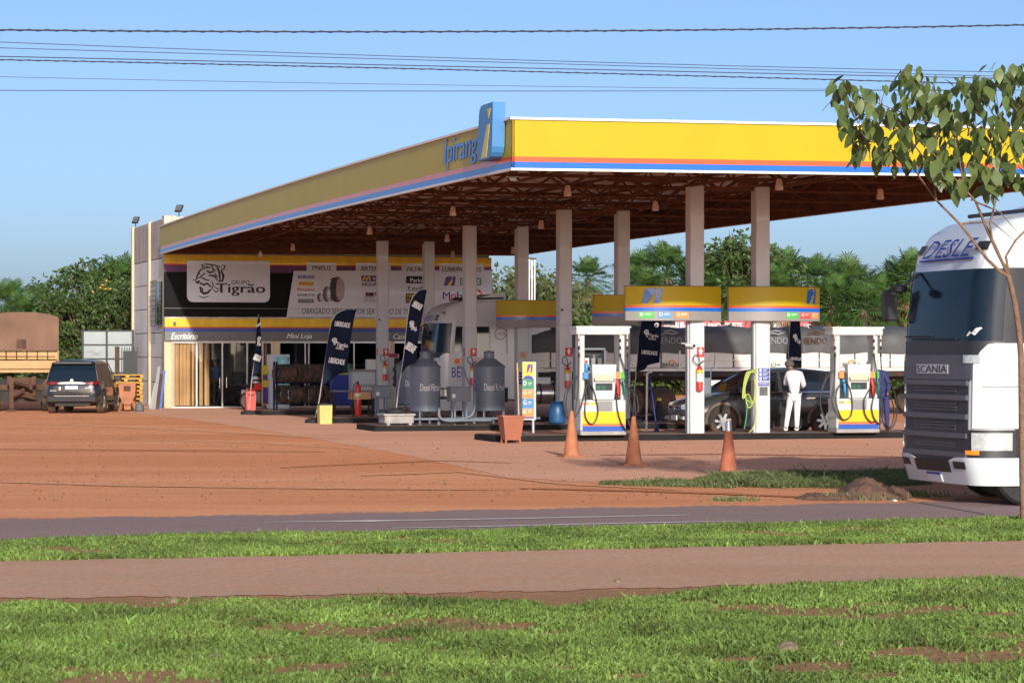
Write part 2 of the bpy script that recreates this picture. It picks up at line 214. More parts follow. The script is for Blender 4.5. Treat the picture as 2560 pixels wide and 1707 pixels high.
# ---------------------------------------------------------------- mesh builder
class MB:
    def __init__(s): s.v = []; s.f = []; s.sm = []
    def add(s, vs, fs, smooth=False, T=None):
        o = len(s.v)
        for p in vs: s.v.append(tuple(T @ Vector(p)) if T is not None else tuple(p))
        for f in fs: s.f.append(tuple(i+o for i in f)); s.sm.append(smooth)
        return s
    def box(s, x0, x1, y0, y1, z0, z1, T=None):
        return s.add([(x0,y0,z0),(x1,y0,z0),(x1,y1,z0),(x0,y1,z0),(x0,y0,z1),(x1,y0,z1),(x1,y1,z1),(x0,y1,z1)],
                     [(0,3,2,1),(4,5,6,7),(0,1,5,4),(1,2,6,5),(2,3,7,6),(3,0,4,7)], False, T)
    def bbox(s, x0, x1, y0, y1, z0, z1, b=0.02, T=None):              # box with bevelled vertical edges and a small top bevel
        def ring(i, z): return [(x0+b+i,y0+i,z),(x1-b-i,y0+i,z),(x1-i,y0+b+i,z),(x1-i,y1-b-i,z),(x1-b-i,y1-i,z),(x0+b+i,y1-i,z),(x0+i,y1-b-i,z),(x0+i,y0+b+i,z)]
        vs = ring(b*.6, z0) + ring(0, z0+b*.6) + ring(0, z1-b*.6) + ring(b*.6, z1)
        fs = [tuple(range(7,-1,-1)), tuple(range(24,32))]
        for k in range(3):
            for i in range(8): j = (i+1)%8; fs.append((k*8+i, k*8+j, k*8+8+j, k*8+8+i))
        return s.add(vs, fs, False, T)
    def prism(s, pts, y0, y1, T=None):                                # outline in x,z swept along y
        n = len(pts); vs = [(x,y0,z) for x,z in pts] + [(x,y1,z) for x,z in pts]
        fs = [tuple(range(n)), tuple(range(2*n-1, n-1, -1))] + [(i, i+n, (i+1)%n+n, (i+1)%n) for i in range(n)]
        return s.add(vs, fs, False, T)
    def extr(s, pts, z0, z1, T=None):                                 # outline in x,y swept along z
        n = len(pts); vs = [(x,y,z0) for x,y in pts] + [(x,y,z1) for x,y in pts]
        fs = [tuple(range(n-1,-1,-1)), tuple(range(n, 2*n))] + [(i, (i+1)%n, (i+1)%n+n, i+n) for i in range(n)]
        return s.add(vs, fs, False, T)
    def lathe(s, prof, n=20, T=None, cx=0, cy=0, caps=True):                     # prof: (radius, z)
        np_ = [prof[0]]
        for k in range(1, len(prof)):
            if k < len(prof)-1:
                a0 = math.atan2(prof[k][1]-prof[k-1][1], prof[k][0]-prof[k-1][0]); a1 = math.atan2(prof[k+1][1]-prof[k][1], prof[k+1][0]-prof[k][0])
                if abs((a1-a0+math.pi) % (2*math.pi)-math.pi) > 0.6: np_.append(prof[k]); np_.append(None)
            np_.append(prof[k])
        segs = [[]]
        for q in np_:
            if q is None: segs.append([])
            else: segs[-1].append(q)
        if len(segs) > 1:
            for sgm in segs: 
                vs = []; fs = []
                for r, z in sgm:
                    for i in range(n): a = 2*math.pi*i/n; vs.append((cx+r*math.cos(a), cy+r*math.sin(a), z))
                for k in range(len(sgm)-1):
                    for i in range(n): j = (i+1)%n; fs.append((k*n+i, k*n+j, k*n+n+j, k*n+n+i))
                s.add(vs, fs, True, T)
            for (r, z), o in ((prof[0], -1), (prof[-1], 1)) if caps else ():
                if r > 1e-4: s.add([(cx+r*math.cos(2*math.pi*i/n), cy+r*math.sin(2*math.pi*i/n), z) for i in range(n)], [tuple(range(n))[::o]], False, T)
            return s
        vs = []; fs = []
        for r, z in prof:
            for i in range(n): a = 2*math.pi*i/n; vs.append((cx+r*math.cos(a), cy+r*math.sin(a), z))
        for k in range(len(prof)-1):
            for i in range(n): j = (i+1)%n; fs.append((k*n+i, k*n+j, k*n+n+j, k*n+n+i))
        s.add(vs, fs, True, T); 
        if not caps: return s
        s.add([(vs[i]) for i in range(n)], [tuple(range(n-1,-1,-1))], False, T) if prof[0][0] > 1e-4 else None
        s.add([(vs[len(vs)-n+i]) for i in range(n)], [tuple(range(n))], False, T) if prof[-1][0] > 1e-4 else None
        return s
    def cyl(s, p, q, r, r2=None, n=10, T=None):
        return s.tube([p, q], r, n, T, r2)
    def tube(s, pts, r, n=8, T=None, r2=None, caps=True):
        pts = [Vector(p) for p in pts]; rs = r if isinstance(r, (list, tuple)) else [r + ((r2 if r2 is not None else r) - r)*i/max(1,len(pts)-1) for i in range(len(pts))]
        vs = []; fs = []; up = None
        for i, p in enumerate(pts):
            d = (pts[min(i+1,len(pts)-1)] - pts[max(i-1,0)]).normalized()
            if up is None: up = Vector((0,0,1)) if abs(d.z) < 0.9 else Vector((1,0,0))
            a = d.cross(up).normalized(); b = a.cross(d).normalized(); up = b
            for k in range(n): t = 2*math.pi*k/n; vs.append(tuple(p + a*math.cos(t)*rs[i] + b*math.sin(t)*rs[i]))
        for i in range(len(pts)-1):
            for k in range(n): l = (k+1)%n; fs.append((i*n+k, i*n+l, i*n+n+l, i*n+n+k))
        s.add(vs, fs, n > 4, T)
        if caps: s.add(vs[:n], [tuple(range(n-1,-1,-1))], False, T); s.add(vs[-n:], [tuple(range(n))], False, T)
        return s
    def bar(s, p, q, w, h=None, T=None):
        return s.tube([p, q], w*0.707, 4, T)
    def ribbon(s, pts, w, y, T=None):                                 # flat brush stroke in the x,z plane, slightly thick
        n = len(pts); L = []; Rr = []
        for i, (x, z) in enumerate(pts):
            a = pts[max(i-1,0)]; b = pts[min(i+1,n-1)]; dx, dz = b[0]-a[0], b[1]-a[1]; l = math.hypot(dx, dz) or 1
            k = w*(0.35 + 0.65*math.sin(math.pi*(i+0.5)/n))*0.5; L.append((x-dz/l*k, y, z+dx/l*k)); Rr.append((x+dz/l*k, y, z-dx/l*k))
        return s.add(L+Rr, [(i, i+1, n+i+1, n+i) for i in range(n-1)], False, T)
    def mesh(s, name):
        me = bpy.data.meshes.new(name); me.from_pydata(s.v, [], s.f); me.polygons.foreach_set('use_smooth', s.sm); me.update(); return me
def tag(o, label=None, cat=None, group=None, kind=None):
    if label: o['label'] = label
    if cat: o['category'] = cat
    if group: o['group'] = group
    if kind: o['kind'] = kind
    return o
def part(name, mb, m, parent, loc=(0,0,0), rot=(0,0,0), label=None, kind=None, subsurf=0):
    me = mb.mesh(name) if isinstance(mb, MB) else mb
    if m and not me.materials: me.materials.append(M[m] if isinstance(m, str) else m)
    o = bpy.data.objects.new(name, me); col.objects.link(o)
    if parent is not None: o.parent = parent
    o.location = loc; o.rotation_euler = rot
    if subsurf:
        md = o.modifiers.new('s', 'SUBSURF'); md.levels = subsurf; md.render_levels = subsurf
    return tag(o, label, None, None, kind)
def thing(name, label, cat, pos, rot=0.0, group=None):                 # pos = world Vector, rot = extra turn on top of the station's
    o = bpy.data.objects.new(name, None); col.objects.link(o); o.empty_display_size = 0.2
    o.location = pos; o.rotation_euler = (0, 0, TH + rot); return tag(o, label, cat, group)
def kids(o): return [c for c in col.objects if c.parent == o]
def copy_tree(o, parent=None):
    c = o.copy(); col.objects.link(c)
    if parent is not None: c.parent = parent
    for ch in list(o.children): copy_tree(ch, c)
    return c
_tc = {}
def text_geo(s, bold=0.0, shear=0.0):
    k = (s, 0.0, shear); bold = 0.0
    if k in _tc: return _tc[k]
    cu = bpy.data.curves.new('t', 'FONT'); cu.body = s; cu.size = 1; cu.offset = bold; cu.shear = shear; cu.resolution_u = 2; cu.space_character = 1.0 + bold*2
    ob = bpy.data.objects.new('t', cu); col.objects.link(ob); dg = bpy.context.evaluated_depsgraph_get(); dg.update()
    me = bpy.data.meshes.new_from_object(ob.evaluated_get(dg)); v = [tuple(p.co[:2]) for p in me.vertices]; f = [tuple(p.vertices) for p in me.polygons]
    bpy.data.objects.remove(ob); bpy.data.curves.remove(cu); bpy.data.meshes.remove(me); _tc[k] = (v, f); return v, f
def put_text(mb, s, x0, z0, x1, z1, y, bold=0.02, shear=0.0, T=None):
    v, f = text_geo(s, bold, shear)
    if not v: return mb
    ax = min(p[0] for p in v); bx = max(p[0] for p in v); az = min(p[1] for p in v); bz = max(p[1] for p in v)
    w = bold*0.55*(z1-z0)
    for dx, dy in ((0, 0),) if bold < 0.02 else ((-w, 0), (w, .0006), (0, .0012)) :
        mb.add([(x0+w+(p[0]-ax)/(bx-ax)*(x1-x0-2*w)+dx, y-dy, z0+(p[1]-az)/(bz-az)*(z1-z0)) for p in v], f, False, T)
    return mb
def lettering(parent, s, x0, z0, x1, z1, y, m='ink_black', bold=0.02, shear=0.0, T=None, name='lettering'):
    return part(name, put_text(MB(), s, x0, z0, x1, z1, y, bold, shear, T), m, parent)
def plate(parent, name, x0, z0, x1, z1, y, m, t=0.01): return part(name, MB().box(x0, x1, y, y+t, z0, z1), m, parent)
def arc(cx, cy, rx, ry, a0, a1, n): return [(cx+rx*math.cos(R(a0+(a1-a0)*i/n)), cy+ry*math.sin(R(a0+(a1-a0)*i/n))) for i in range(n+1)]
def round_rect(x0, z0, x1, z1, r, bottom_only=False):
    p = arc(x0+r, z0+r, r, r, 180, 270, 5) + arc(x1-r, z0+r, r, r, 270, 360, 5)
    return p + ([(x1, z1), (x0, z1)] if bottom_only else arc(x1-r, z1-r, r, r, 0, 90, 5) + arc(x0+r, z1-r, r, r, 90, 180, 5))
# ================================================================ GROUND
def sheet(name, near, far, z, m, x_lo=-900, x_hi=3500, step=8, jit=0.0):
    # near/far: measured edge points (photo px) of a strip of ground; extended past the frame along its own direction
    def ev(pts, x):
        if x <= pts[0][0]: (x0,y0),(x1,y1) = pts[0], pts[1]
        elif x >= pts[-1][0]: (x0,y0),(x1,y1) = pts[-2], pts[-1]
        else:
            for (x0,y0),(x1,y1) in zip(pts, pts[1:]):
                if x0 <= x <= x1: break
        return y0 + (y1-y0)*(x-x0)/(x1-x0)
    vs = []; N = int((x_hi-x_lo)/step)
    for i in range(N+1):
        x = x_lo + i*step
        for pts, s in ((near, 1), (far, 2)):
            X, Z = G(x, ev(pts, x)); j = jit*(math.sin(x*.021+s)*.5+math.sin(x*.073*s+2*s)*.3+random.uniform(-.25,.25))
            vs.append((X, Z+j, z))
    fs = [(2*i, 2*i+2, 2*i+3, 2*i+1) for i in range(N)]
    o = part(name, MB().add(vs, fs), m, None); tag(o, kind='structure'); return o
gm = MB(); N = 60
gv = [(x, y, 0.0) for y in np.linspace(-60, 900, N) for x in np.linspace(-700, 700, N)]
gm.add(gv, [(j*N+i, j*N+i+1, (j+1)*N+i+1, (j+1)*N+i) for j in range(N-1) for i in range(N-1)])
tag(part('ground', gm, 'red_dirt', None), kind='structure')
# concrete-like paving of the station with a dusty diagonal edge
pe = [G(300,1030), G(420,1042), G(560,1060), G(700,1082), G(850,1108), G(1000,1135), G(1120,1160), G(1270,1192), G(1430,1204), G(1620,1204), G(1800,1202), G(2000,1205), G(2240,1206), G(2900,1200)]
pv = [(x, y, 0.004) for x, y in pe]; a = W(30, 1.5); b = W(30, 62); c = W(-1.0, 62); 
dd = []
for i in range(len(pe)-1):
    for k in range(12):
        t = k/12; dd.append((pe[i][0]*(1-t)+pe[i+1][0]*t, pe[i][1]*(1-t)+pe[i+1][1]*t + .10*math.sin(i*7+k*1.3)+random.uniform(-.1,.1), .004))
dd += [(b.x, pe[-1][1], .004), (b.x, b.y, .004), (c.x, c.y, .004), (dd[0][0]-.5, dd[0][1]+2, .004)]
tag(part('station_pavement', MB().add(dd, [tuple(range(len(dd)))]), 'paving', None), kind='structure')
ROAD_N = [(0,1353),(640,1335),(1280,1327),(1920,1312),(2560,1294)]; ROAD_F = [(0,1297),(640,1288),(1280,1273),(1920,1263),(2560,1250)]
sheet('road', ROAD_N, ROAD_F, 0.005, 'asphalt', jit=0.22)
PATH_N = [(0,1497),(640,1490),(1280,1480),(1920,1462),(2560,1446)]; PATH_F = [(0,1404),(640,1392),(1280,1378),(1920,1365),(2560,1352)]
sheet('dirt_path', PATH_N, PATH_F, 0.008, 'path_dirt', jit=0.12)
sheet('verge', [(0,2100),(2560,2050)], PATH_N, 0.003, 'verge_soil', jit=0.1)
sheet('grass_strip_soil', PATH_F, ROAD_N, 0.0035, 'verge_soil', jit=0.08)
soil('track_soil', (0.42, 0.145, 0.062), (0.50, 0.20, 0.095), (0.38, 0.125, 0.05), 0.8, (0.3, 1, 1))
soil('pale_dust', (0.60, 0.28, 0.15), (0.66, 0.33, 0.185), (0.56, 0.24, 0.12), 0.8, (0.3, 1, 1))
def track(pts, w, m, z, seed):
    rr = random.Random(seed); P = []
    for (xa, ya), (xb, yb) in zip(pts, pts[1:]):
        for k in range(40): f = k/40; P.append(G(xa+(xb-xa)*f, ya+(yb-ya)*f))
    vs = []
    for i, (X, Z) in enumerate(P): k = w*(.4+.6*math.sin(math.pi*i/(len(P)-1)))*rr.uniform(.55, 1.15)/2; vs += [(X, Z-k+rr.uniform(-.04,.04), z), (X, Z+k, z)]
    tag(part('tyre_track', MB().add(vs, [(2*i, 2*i+2, 2*i+3, 2*i+1) for i in range(len(P)-1)]), m, None), kind='structure')
for i, (pts, w, m) in enumerate((([(-300,1121),(200,1124),(520,1127),(820,1130)],1.1,'track_soil'),([(300,1100),(640,1106),(900,1124)],.9,'pale_dust'),
    ([(60,1058),(380,1070),(640,1084),(860,1098)],1.5,'pale_dust'),([(700,1170),(900,1160),(1100,1152),(1280,1158)],.5,'track_soil'),([(900,1190),(1150,1180),(1400,1210),(1700,1226)],.5,'pale_dust'),([(-200,1200),(300,1215),(800,1222),(1300,1226)],.35,'pale_dust'),
    ([(1300,1222),(1600,1228),(1850,1236),(2050,1246)],.6,'track_soil'),([(1500,1138),(1800,1136),(2100,1140),(2300,1144)],.5,'track_soil'))): track(pts, w, m, .0065+i*.0012, i+30)
def road_line(pts, w, lab):
    mb = MB(); vs = []
    for x, y, k in pts: X, Z = G(x, y); vs += [(X, Z-w*k/2, 0.012), (X, Z+w*k/2, 0.012)]
    mb.add(vs, [(2*i, 2*i+2, 2*i+3, 2*i+1) for i in range(len(pts)-1)])
    tag(part('road_marking', mb, 'road_paint', None, label=lab), kind='structure')
road_line([(660,1306.5,.3),(830,1304.5,.8),(930,1303.5,1.6),(1005,1302,.7),(1280,1297.5,.8),(1500,1293,.8),(1725,1288.5,.4)], .22, 'long thin worn white line with a thicker smear along the middle of the road')
road_line([(980,1321.5,.4),(1280,1315.5,.8),(1600,1308,.8),(1850,1304,.4)], .18, 'shorter worn white line near the grass side of the road')

# grass: blades as small triangles
def ev(pts, x):
    xs = [p[0] for p in pts]; ys = [p[1] for p in pts]; y = np.interp(x, xs, ys)
    y = np.where(x < xs[0], ys[0]+(x-xs[0])*(ys[1]-ys[0])/(xs[1]-xs[0]), y); return np.where(x > xs[-1], ys[-1]+(x-xs[-1])*(ys[-1]-ys[-2])/(xs[-1]-xs[-2]), y)
def grass(name, label, near, far, n, hmin, hmax, w, m, x_lo=-300, x_hi=2860, thr=0.0, edge=0.05, lean=0.7, seed=1):
    r = np.random.default_rng(seed); out = []
    got = 0; P = []
    while got < n:
        k = n*2
        x = r.uniform(x_lo, x_hi, k)
        za = FOC*CAMH/(ev(near, x)-HOR); zb = FOC*CAMH/(ev(far, x)-HOR); t = r.uniform(0, 1, k); Z = za+(zb-za)*t
        keepw = r.uniform(0, 1, k) < Z/zb.max(); X = (x-CX)/FOC*Z
        f = (np.sin(X*1.3+2*np.sin(Z*.9)+seed)+np.sin(Z*2.1-X*.7)+np.sin(X*3.9+Z*3.1)*.8+np.sin(X*7.7-Z*6.1+seed)*.6)/3.4
        ed = np.minimum(t, 1-t)/edge; p = np.clip((f-thr)*2.2+0.75, 0.03, 1)*np.clip(ed+0.25*f+.1, 0, 1)
        kp = keepw & (r.uniform(0, 1, k) < p); P.append(np.stack([X[kp], Z[kp], f[kp]], 1)); got += kp.sum()
    P = np.concatenate(P)[:n]
    # gather blades in tufts
    P[:, 0] += 0; c = P[:, :2]; a = r.uniform(0, 2*np.pi, n); f2 = np.sin(P[:,0]*2.7+1.7*np.sin(P[:,1]*2.3+seed))*np.sin(P[:,1]*3.1+P[:,0]*1.1); h = r.uniform(hmin, hmax, n)*(0.65+0.5*np.clip(P[:, 2]+.5, 0, 1))*(1+.7*np.clip(f2-.35, 0, 1))*np.where(r.uniform(0,1,n) < .01, 1.8, 1); ww = w*r.uniform(.6, 1.4, n)
    la = r.uniform(0, 2*np.pi, n); l = r.uniform(.15, lean, n)*h*1.4
    V = np.zeros((n, 4, 3))
    V[:, 0, 0] = c[:, 0]-np.cos(a)*ww*.35; V[:, 0, 1] = c[:, 1]-np.sin(a)*ww*.35
    V[:, 1, 0] = c[:, 0]+np.cos(a)*ww*.35; V[:, 1, 1] = c[:, 1]+np.sin(a)*ww*.35
    V[:, 2, 0] = c[:, 0]+np.cos(a)*ww*.6+np.cos(la)*l*.45; V[:, 2, 1] = c[:, 1]+np.sin(a)*ww*.6+np.sin(la)*l*.45; V[:, 2, 2] = h*.6
    V[:, 3, 0] = c[:, 0]+np.cos(la)*l; V[:, 3, 1] = c[:, 1]+np.sin(la)*l; V[:, 3, 2] = h
    me = bpy.data.meshes.new(name); me.vertices.add(n*4); me.vertices.foreach_set('co', V.reshape(-1)); me.loops.add(n*4); me.polygons.add(n)
    me.loops.foreach_set('vertex_index', np.arange(n*4, dtype=np.int32).reshape(n, 4)[:, [0, 1, 2, 3]].reshape(-1)); me.polygons.foreach_set('loop_start', np.arange(0, n*4, 4, dtype=np.int32)); me.update(calc_edges=True)
    me.materials.append(M[m]); o = bpy.data.objects.new(name, me); col.objects.link(o); return tag(o, label, 'grass', None, 'stuff')
grass('verge_grass', 'low green grass with bare reddish patches in the near foreground', [(0,2000),(2560,1980)], [(0,1506),(400,1498),(800,1500),(1280,1505),(1400,1520),(1700,1480),(2000,1458),(2560,1448)], 300000, .02, .06, .022, 'grass_blade', thr=-.08, edge=.07)
grass('strip_grass', 'narrow strip of mown grass between the dirt path and the road', PATH_F, ROAD_N, 150000, .02, .055, .024, 'grass_blade', thr=-.3, edge=.10, seed=5)
grass('weed_patch', 'dull green weeds growing along the edge of the paving by the mound', [(1740,1212),(1950,1222),(2100,1222),(2330,1212)], [(1740,1204),(1900,1186),(2100,1184),(2330,1178)], 34000, .02, .12, .014, 'weed_blade', 1740, 2330, thr=.0, edge=.2, lean=.9, seed=9)
grass('weed_patch', 'thin trail of creeping weeds left of the larger weed patch', [(1440,1211),(1840,1222)], [(1440,1208),(1840,1200)], 4000, .02, .08, .016, 'weed_blade', 1500, 1840, thr=-.2, edge=.3, lean=.9, seed=11)
for (x, y, s, lab) in ((2160,1248,1.0,'small sprig of weeds on bare dirt just behind the road edge'), (1835,1251,.6,'flat weed tuft on the dirt below the three cones'), (2290,1240,.8,'weed tuft on the dirt beside the truck bumper')):
    X, Z = G(x, y); mb = MB()
    for i in range(160):
        a = random.uniform(0, 6.3); rr = random.uniform(0, .45*s)*2; px = X+math.cos(a)*rr*.7; py = Z+math.sin(a)*rr*.5; h = random.uniform(.04,.14)*s
        mb.add([(px,py,0),(px+.025,py,0),(px+random.uniform(-.06,.06),py+random.uniform(-.05,.05),h)], [(0,1,2)])
    tag(part('weed_tuft', mb, 'weed_blade', None), lab, 'weeds', None, 'stuff')

def heap(name, lab, cat, x, y, rx, ry, h, m, seed=0, n=26):
    X, Z = G(x, y); vs = []; r = random.Random(seed)
    for j in range(n+1):
        for i in range(n+1):
            a = -1+2*i/n; b = -1+2*j/n; d = math.hypot(a, b); e = max(0, 1-d)**.62
            z = h*e*(1+.25*math.sin(a*5+seed)+.2*math.sin(b*7+a*3)) + r.uniform(-.025,.03)*(e > 0)
            vs.append((a*rx, b*ry, max(-.01, z)-.01))
    mb = MB().add(vs, [(j*(n+1)+i, j*(n+1)+i+1, (j+1)*(n+1)+i+1, (j+1)*(n+1)+i) for j in range(n) for i in range(n)], True)
    o = part(name, mb, m, None, (X, Z, 0)); return tag(o, lab, cat)
heap('dirt_mound', 'dark brown heap of soil beside the road in front of the truck', 'soil heap', 2178, 1242, .58, .9, .25, 'mound_soil', 3)
heap('dirt_mound', 'low reddish ridge of loose soil left of the dark heap', 'soil heap', 2080, 1246, .55, .6, .09, 'mound_soil', 5)
def stone(x, y, s, lab, seed, m='rock_pale'):
    X, Z = G(x, y); bm = bmesh.new(); bmesh.ops.create_icosphere(bm, subdivisions=3, radius=s); r = random.Random(seed)
    for v in bm.verts: k = 1+.18*math.sin(v.co.x*9/s*.3+seed)+.12*math.sin(v.co.y*14*.3/s)+r.uniform(-.05,.05); v.co = Vector((v.co.x*k*1.25, v.co.y*k, v.co.z*k*.8))
    me = bpy.data.meshes.new('stone'); bm.to_mesh(me); bm.free(); o = part('stone', me, m, None, (X, Z, s*.15)); tag(o, lab, 'stone')
stone(1966,1632,.075,'largest pale rounded stone lying in the foreground grass',1); stone(2100,1622,.05,'small grey stone right of the big pale one in the grass',2)
stone(1415,1626,.045,'little tan pebble in the grass below the first cone',4); stone(530,1650,.05,'small tan stone low in the left foreground grass',6); stone(432,1505,.045,'pale pebble on the dirt at the left edge of the lower grass',7)
stone(1545,1456,.035,'tiny light pebble on the dirt path near the middle of the picture',8); stone(648,1325.5,.03,'pale lump on the near side of the road left of the white line',9); stone(2238,1252,.025,'scrap of white litter on the road edge by the mound',10,'plate_white')

gv = MB(); rr_ = random.Random(77)
for i in range(2600):
    x = rr_.uniform(-200, 2700); y = 1040+rr_.random()**1.3*215; 
    if y < 1105 and x > 500: continue
    X, Z = G(x, y); s = rr_.uniform(.008, .03)*(1.6 if rr_.random() < .04 else 1); a = rr_.uniform(0, 6)
    gv.add([(X+s*math.cos(a), Z+s*math.sin(a), 0), (X+s*math.cos(a+2.1), Z+s*math.sin(a+2.1), 0), (X+s*math.cos(a+4.2), Z+s*math.sin(a+4.2), 0), (X, Z, s*.9)], [(0,1,3),(1,2,3),(2,0,3)])
tag(part('gravel', gv, 'mound_soil', None), 'scattered small stones and clods on the red dirt yard', 'gravel', None, 'stuff')

# ================================================================ BUILDING  (facade plane at v = FV)
FV = 47.4
def F(zx, zy): x = 400+zx/3.564; y = 620+zy/3.564; u = U_(x, FV); return u, 0
B = thing('service_building', 'grey panelled shop building with black signboard and glazed front under the canopy', 'building', W(0, FV))
# local frame: x = u, y = v - FV
FU1 = U_(1227, FV); UL = U_(410, FV)
def fx(x): return U_(x, FV)
def zf(y): return CAMH + (HOR-y)/66.7
BD = 9.0; TOPZ = 7.15
part('wall', MB().box(UL+.3, UL+.5, .42, BD-.3, 0, TOPZ-1.25).box(FU1-.25, FU1-.05, .42, BD-.3, 0, TOPZ-1.2).box(UL+.3, FU1-.05, BD-.3, BD-.1, 0, TOPZ-1), 'concrete_panel', B)
# side wall: precast panels between pillars
bays = [(.45, 4.25), (4.6, BD-.1)]
zs = [0.0]; 
while zs[-1] < 5.6: zs.append(zs[-1]+.945)
for b0, b1 in bays:
    for z0, z1 in zip(zs, zs[1:]):
        part('wall_panel', MB().bbox(UL+.12, UL+.29, b0, b1, z0+.015, z1-.015, .02), 'concrete_panel', B)
    part('parapet_panel', MB().bbox(UL+.12, UL+.29, b0, b1, zs[-1]+.015, TOPZ, .02), 'stained_parapet', B)
    part('joint', MB().box(UL+.17, UL+.30, b0-.02, b1+.02, 0, TOPZ-.02), 'chassis', B)
part('pillar', MB().bbox(UL, UL+.42, .02, .45, 0, TOPZ+.02-1.1, .03), 'cream_paint', B)
part('pillar', MB().bbox(UL+.04, UL+.34, 4.25, 4.6, 0, TOPZ+.03, .03), 'cream_paint', B)
part('pillar', MB().bbox(UL+.04, UL+.34, BD-.1, BD+.2, 0, TOPZ+.03, .03), 'cream_paint', B)
part('parapet_panel', MB().box(UL+.3, FU1, .32, .5, 6.0, TOPZ+.04), 'stained_parapet', B)
part('parapet_cap', MB().box(UL, UL+.45, .02, .5, TOPZ-1.08, TOPZ+.06), 'stained_parapet', B)
part('roof', MB().box(UL+.4, FU1-.1, .5, BD-.2, 5.9, 6.05), 'roof_sheet', B)
# barred window on the side wall
wz0, wz1 = 3.15, 4.75
wn_ = part('window', MB().box(UL+.02, UL+.10, .95, 2.35, wz0, wz1), 'glass_dark', B)
gb = MB()
for i in range(10): z = wz0-.05+i*(wz1-wz0+.1)/9; gb.box(UL-.16, UL-.14, .85, 2.45, z-.012, z+.012)
for i in range(6): y = .85+i*.32; gb.box(UL-.17, UL-.15, y-.012, y+.012, wz0-.05, wz1+.05)
gb.box(UL-.16, UL+.12, .85, .87, wz1, wz1+.02).box(UL-.16, UL+.12, 2.43, 2.45, wz1, wz1+.02)
part('grille', gb, 'frame_black', wn_)
# front bands
def band(name, z0, z1, m, y0=-.10, x0=UL, x1=FU1): return part(name, MB().box(x0, x1, y0, .05, z0, z1), m, B)
band('upper_yellow_band', 5.41, 5.75, 'facade_yellow'); band('upper_red_stripe', 5.355, 5.41, 'facade_red'); band('upper_purple_band', 5.10, 5.355, 'facade_purple')
band('signboard', 3.42, 5.10, 'black_board'); band('signboard_joint', 3.735, 3.75, 'ink_grey', -.108, UL, fx(716))
band('ledge', 3.36, 3.42, 'stained_parapet', -.16)
band('yellow_band', 3.04, 3.36, 'facade_yellow', -.20); band('red_stripe', 2.99, 3.04, 'facade_red', -.20); band('blue_stripe', 2.87, 2.99, 'facade_blue', -.20); band('grey_band', 2.52, 2.87, 'facade_grey', -.20)
lettering(B, 'Escritório', fx(425), 2.58, fx(492), 2.82, -.206, 'ink_white', .03, .35)
lettering(B, 'Mini Loja', fx(714), 2.56, fx(777), 2.80, -.206, 'ink_white', .03, .3)
lettering(B, 'Caixa', fx(980), 2.60, fx(1018), 2.80, -.206, 'ink_white', .03, .3)
part('upper_back_wall', MB().box(UL+.3, FU1-.05, .06, .3, 2.5, 6.0), 'room_wall', B)
# openings
part('pillar', MB().bbox(UL, fx(428), -.06, .30, 0, 2.52, .02), 'cream_paint', B)
part('pillar', MB().bbox(fx(680), fx(700), -.06, .30, 0, 2.52, .02), 'cream_paint', B)
part('pillar', MB().bbox(fx(974), fx(986), -.06, .30, 0, 2.52, .02), 'cream_paint', B)
part('wall', MB().box(fx(1090), FU1, -.04, .2, 0, 2.52), 'cream_paint', B)
part('room_floor', MB().box(UL+.4, FU1-.3, .05, 5.4, -.02, .05), 'dark_room', B)
part('room_ceiling', MB().box(UL+.5, FU1-.3, .31, 5.4, 2.75, 2.85), 'room_wall', B)
part('room_back_wall', MB().box(UL+.5, FU1-.3, 5.4, 5.5, 0, 2.85), 'room_wall', B)
part('room_partition', MB().box(fx(690), fx(694), .31, 5.4, 0, 2.8), 'room_wall', B)
fr = part('shopfront_frame', MB().box(fx(428), fx(680), -.02, .04, 2.44, 2.52).box(fx(428), fx(680), -.02, .04, 0, .05).box(fx(700), fx(1090), -.02, .04, 2.44, 2.52).box(fx(700), fx(1090), -.02, .04, 0, .05), 'aluminium', B)
gx = [428, 492, 556, 618, 657, 680]
for a_, b_ in zip(gx, gx[1:]):
    g_ = part('glass_panel', MB().box(fx(a_)+.03, fx(b_)-.03, .0, .012, .05, 2.44), 'pane', B)
    part('frame', MB().box(fx(b_)-.03, fx(b_)+.02, -.03, .03, .05, 2.44), 'aluminium', g_)
for x in (548.5, 565.5): part('door_handle', MB().tube([(fx(x), -.09, .75), (fx(x), -.09, 1.15)], .018, 6).box(fx(x)-.01, fx(x)+.01, -.09, 0, .78, .80).box(fx(x)-.01, fx(x)+.01, -.09, 0, 1.10, 1.12), 'chrome', B)
gx = [700, 763, 772, 845, 885, 945, 974, 1030, 1090]
for a_, b_ in zip(gx, gx[1:]):
    g_ = part('glass_panel', MB().box(fx(a_)+.03, fx(b_)-.03, .0, .012, .05, 2.44), 'pane_tint', B)
    part('frame', MB().box(fx(b_)-.025, fx(b_)+.02, -.03, .03, .05, 2.44), 'aluminium', g_)
for a_, b_ in ((430,441),(441,450),(451,460),(460,469),(469,478),(481,488),(490,493.5),(500,509.5),(513,525),(656,662),(664,670)):
    w = fx(b_)-fx(a_); x0 = fx(a_)
    part('curtain_slat', MB().add([(x0,.16,.08),(x0+w*.5,.10,.08),(x0+w,.17,.08),(x0,.16,2.42),(x0+w*.5,.10,2.42),(x0+w,.17,2.42)], [(0,1,4,3),(1,2,5,4)]), 'wood_slat', B)
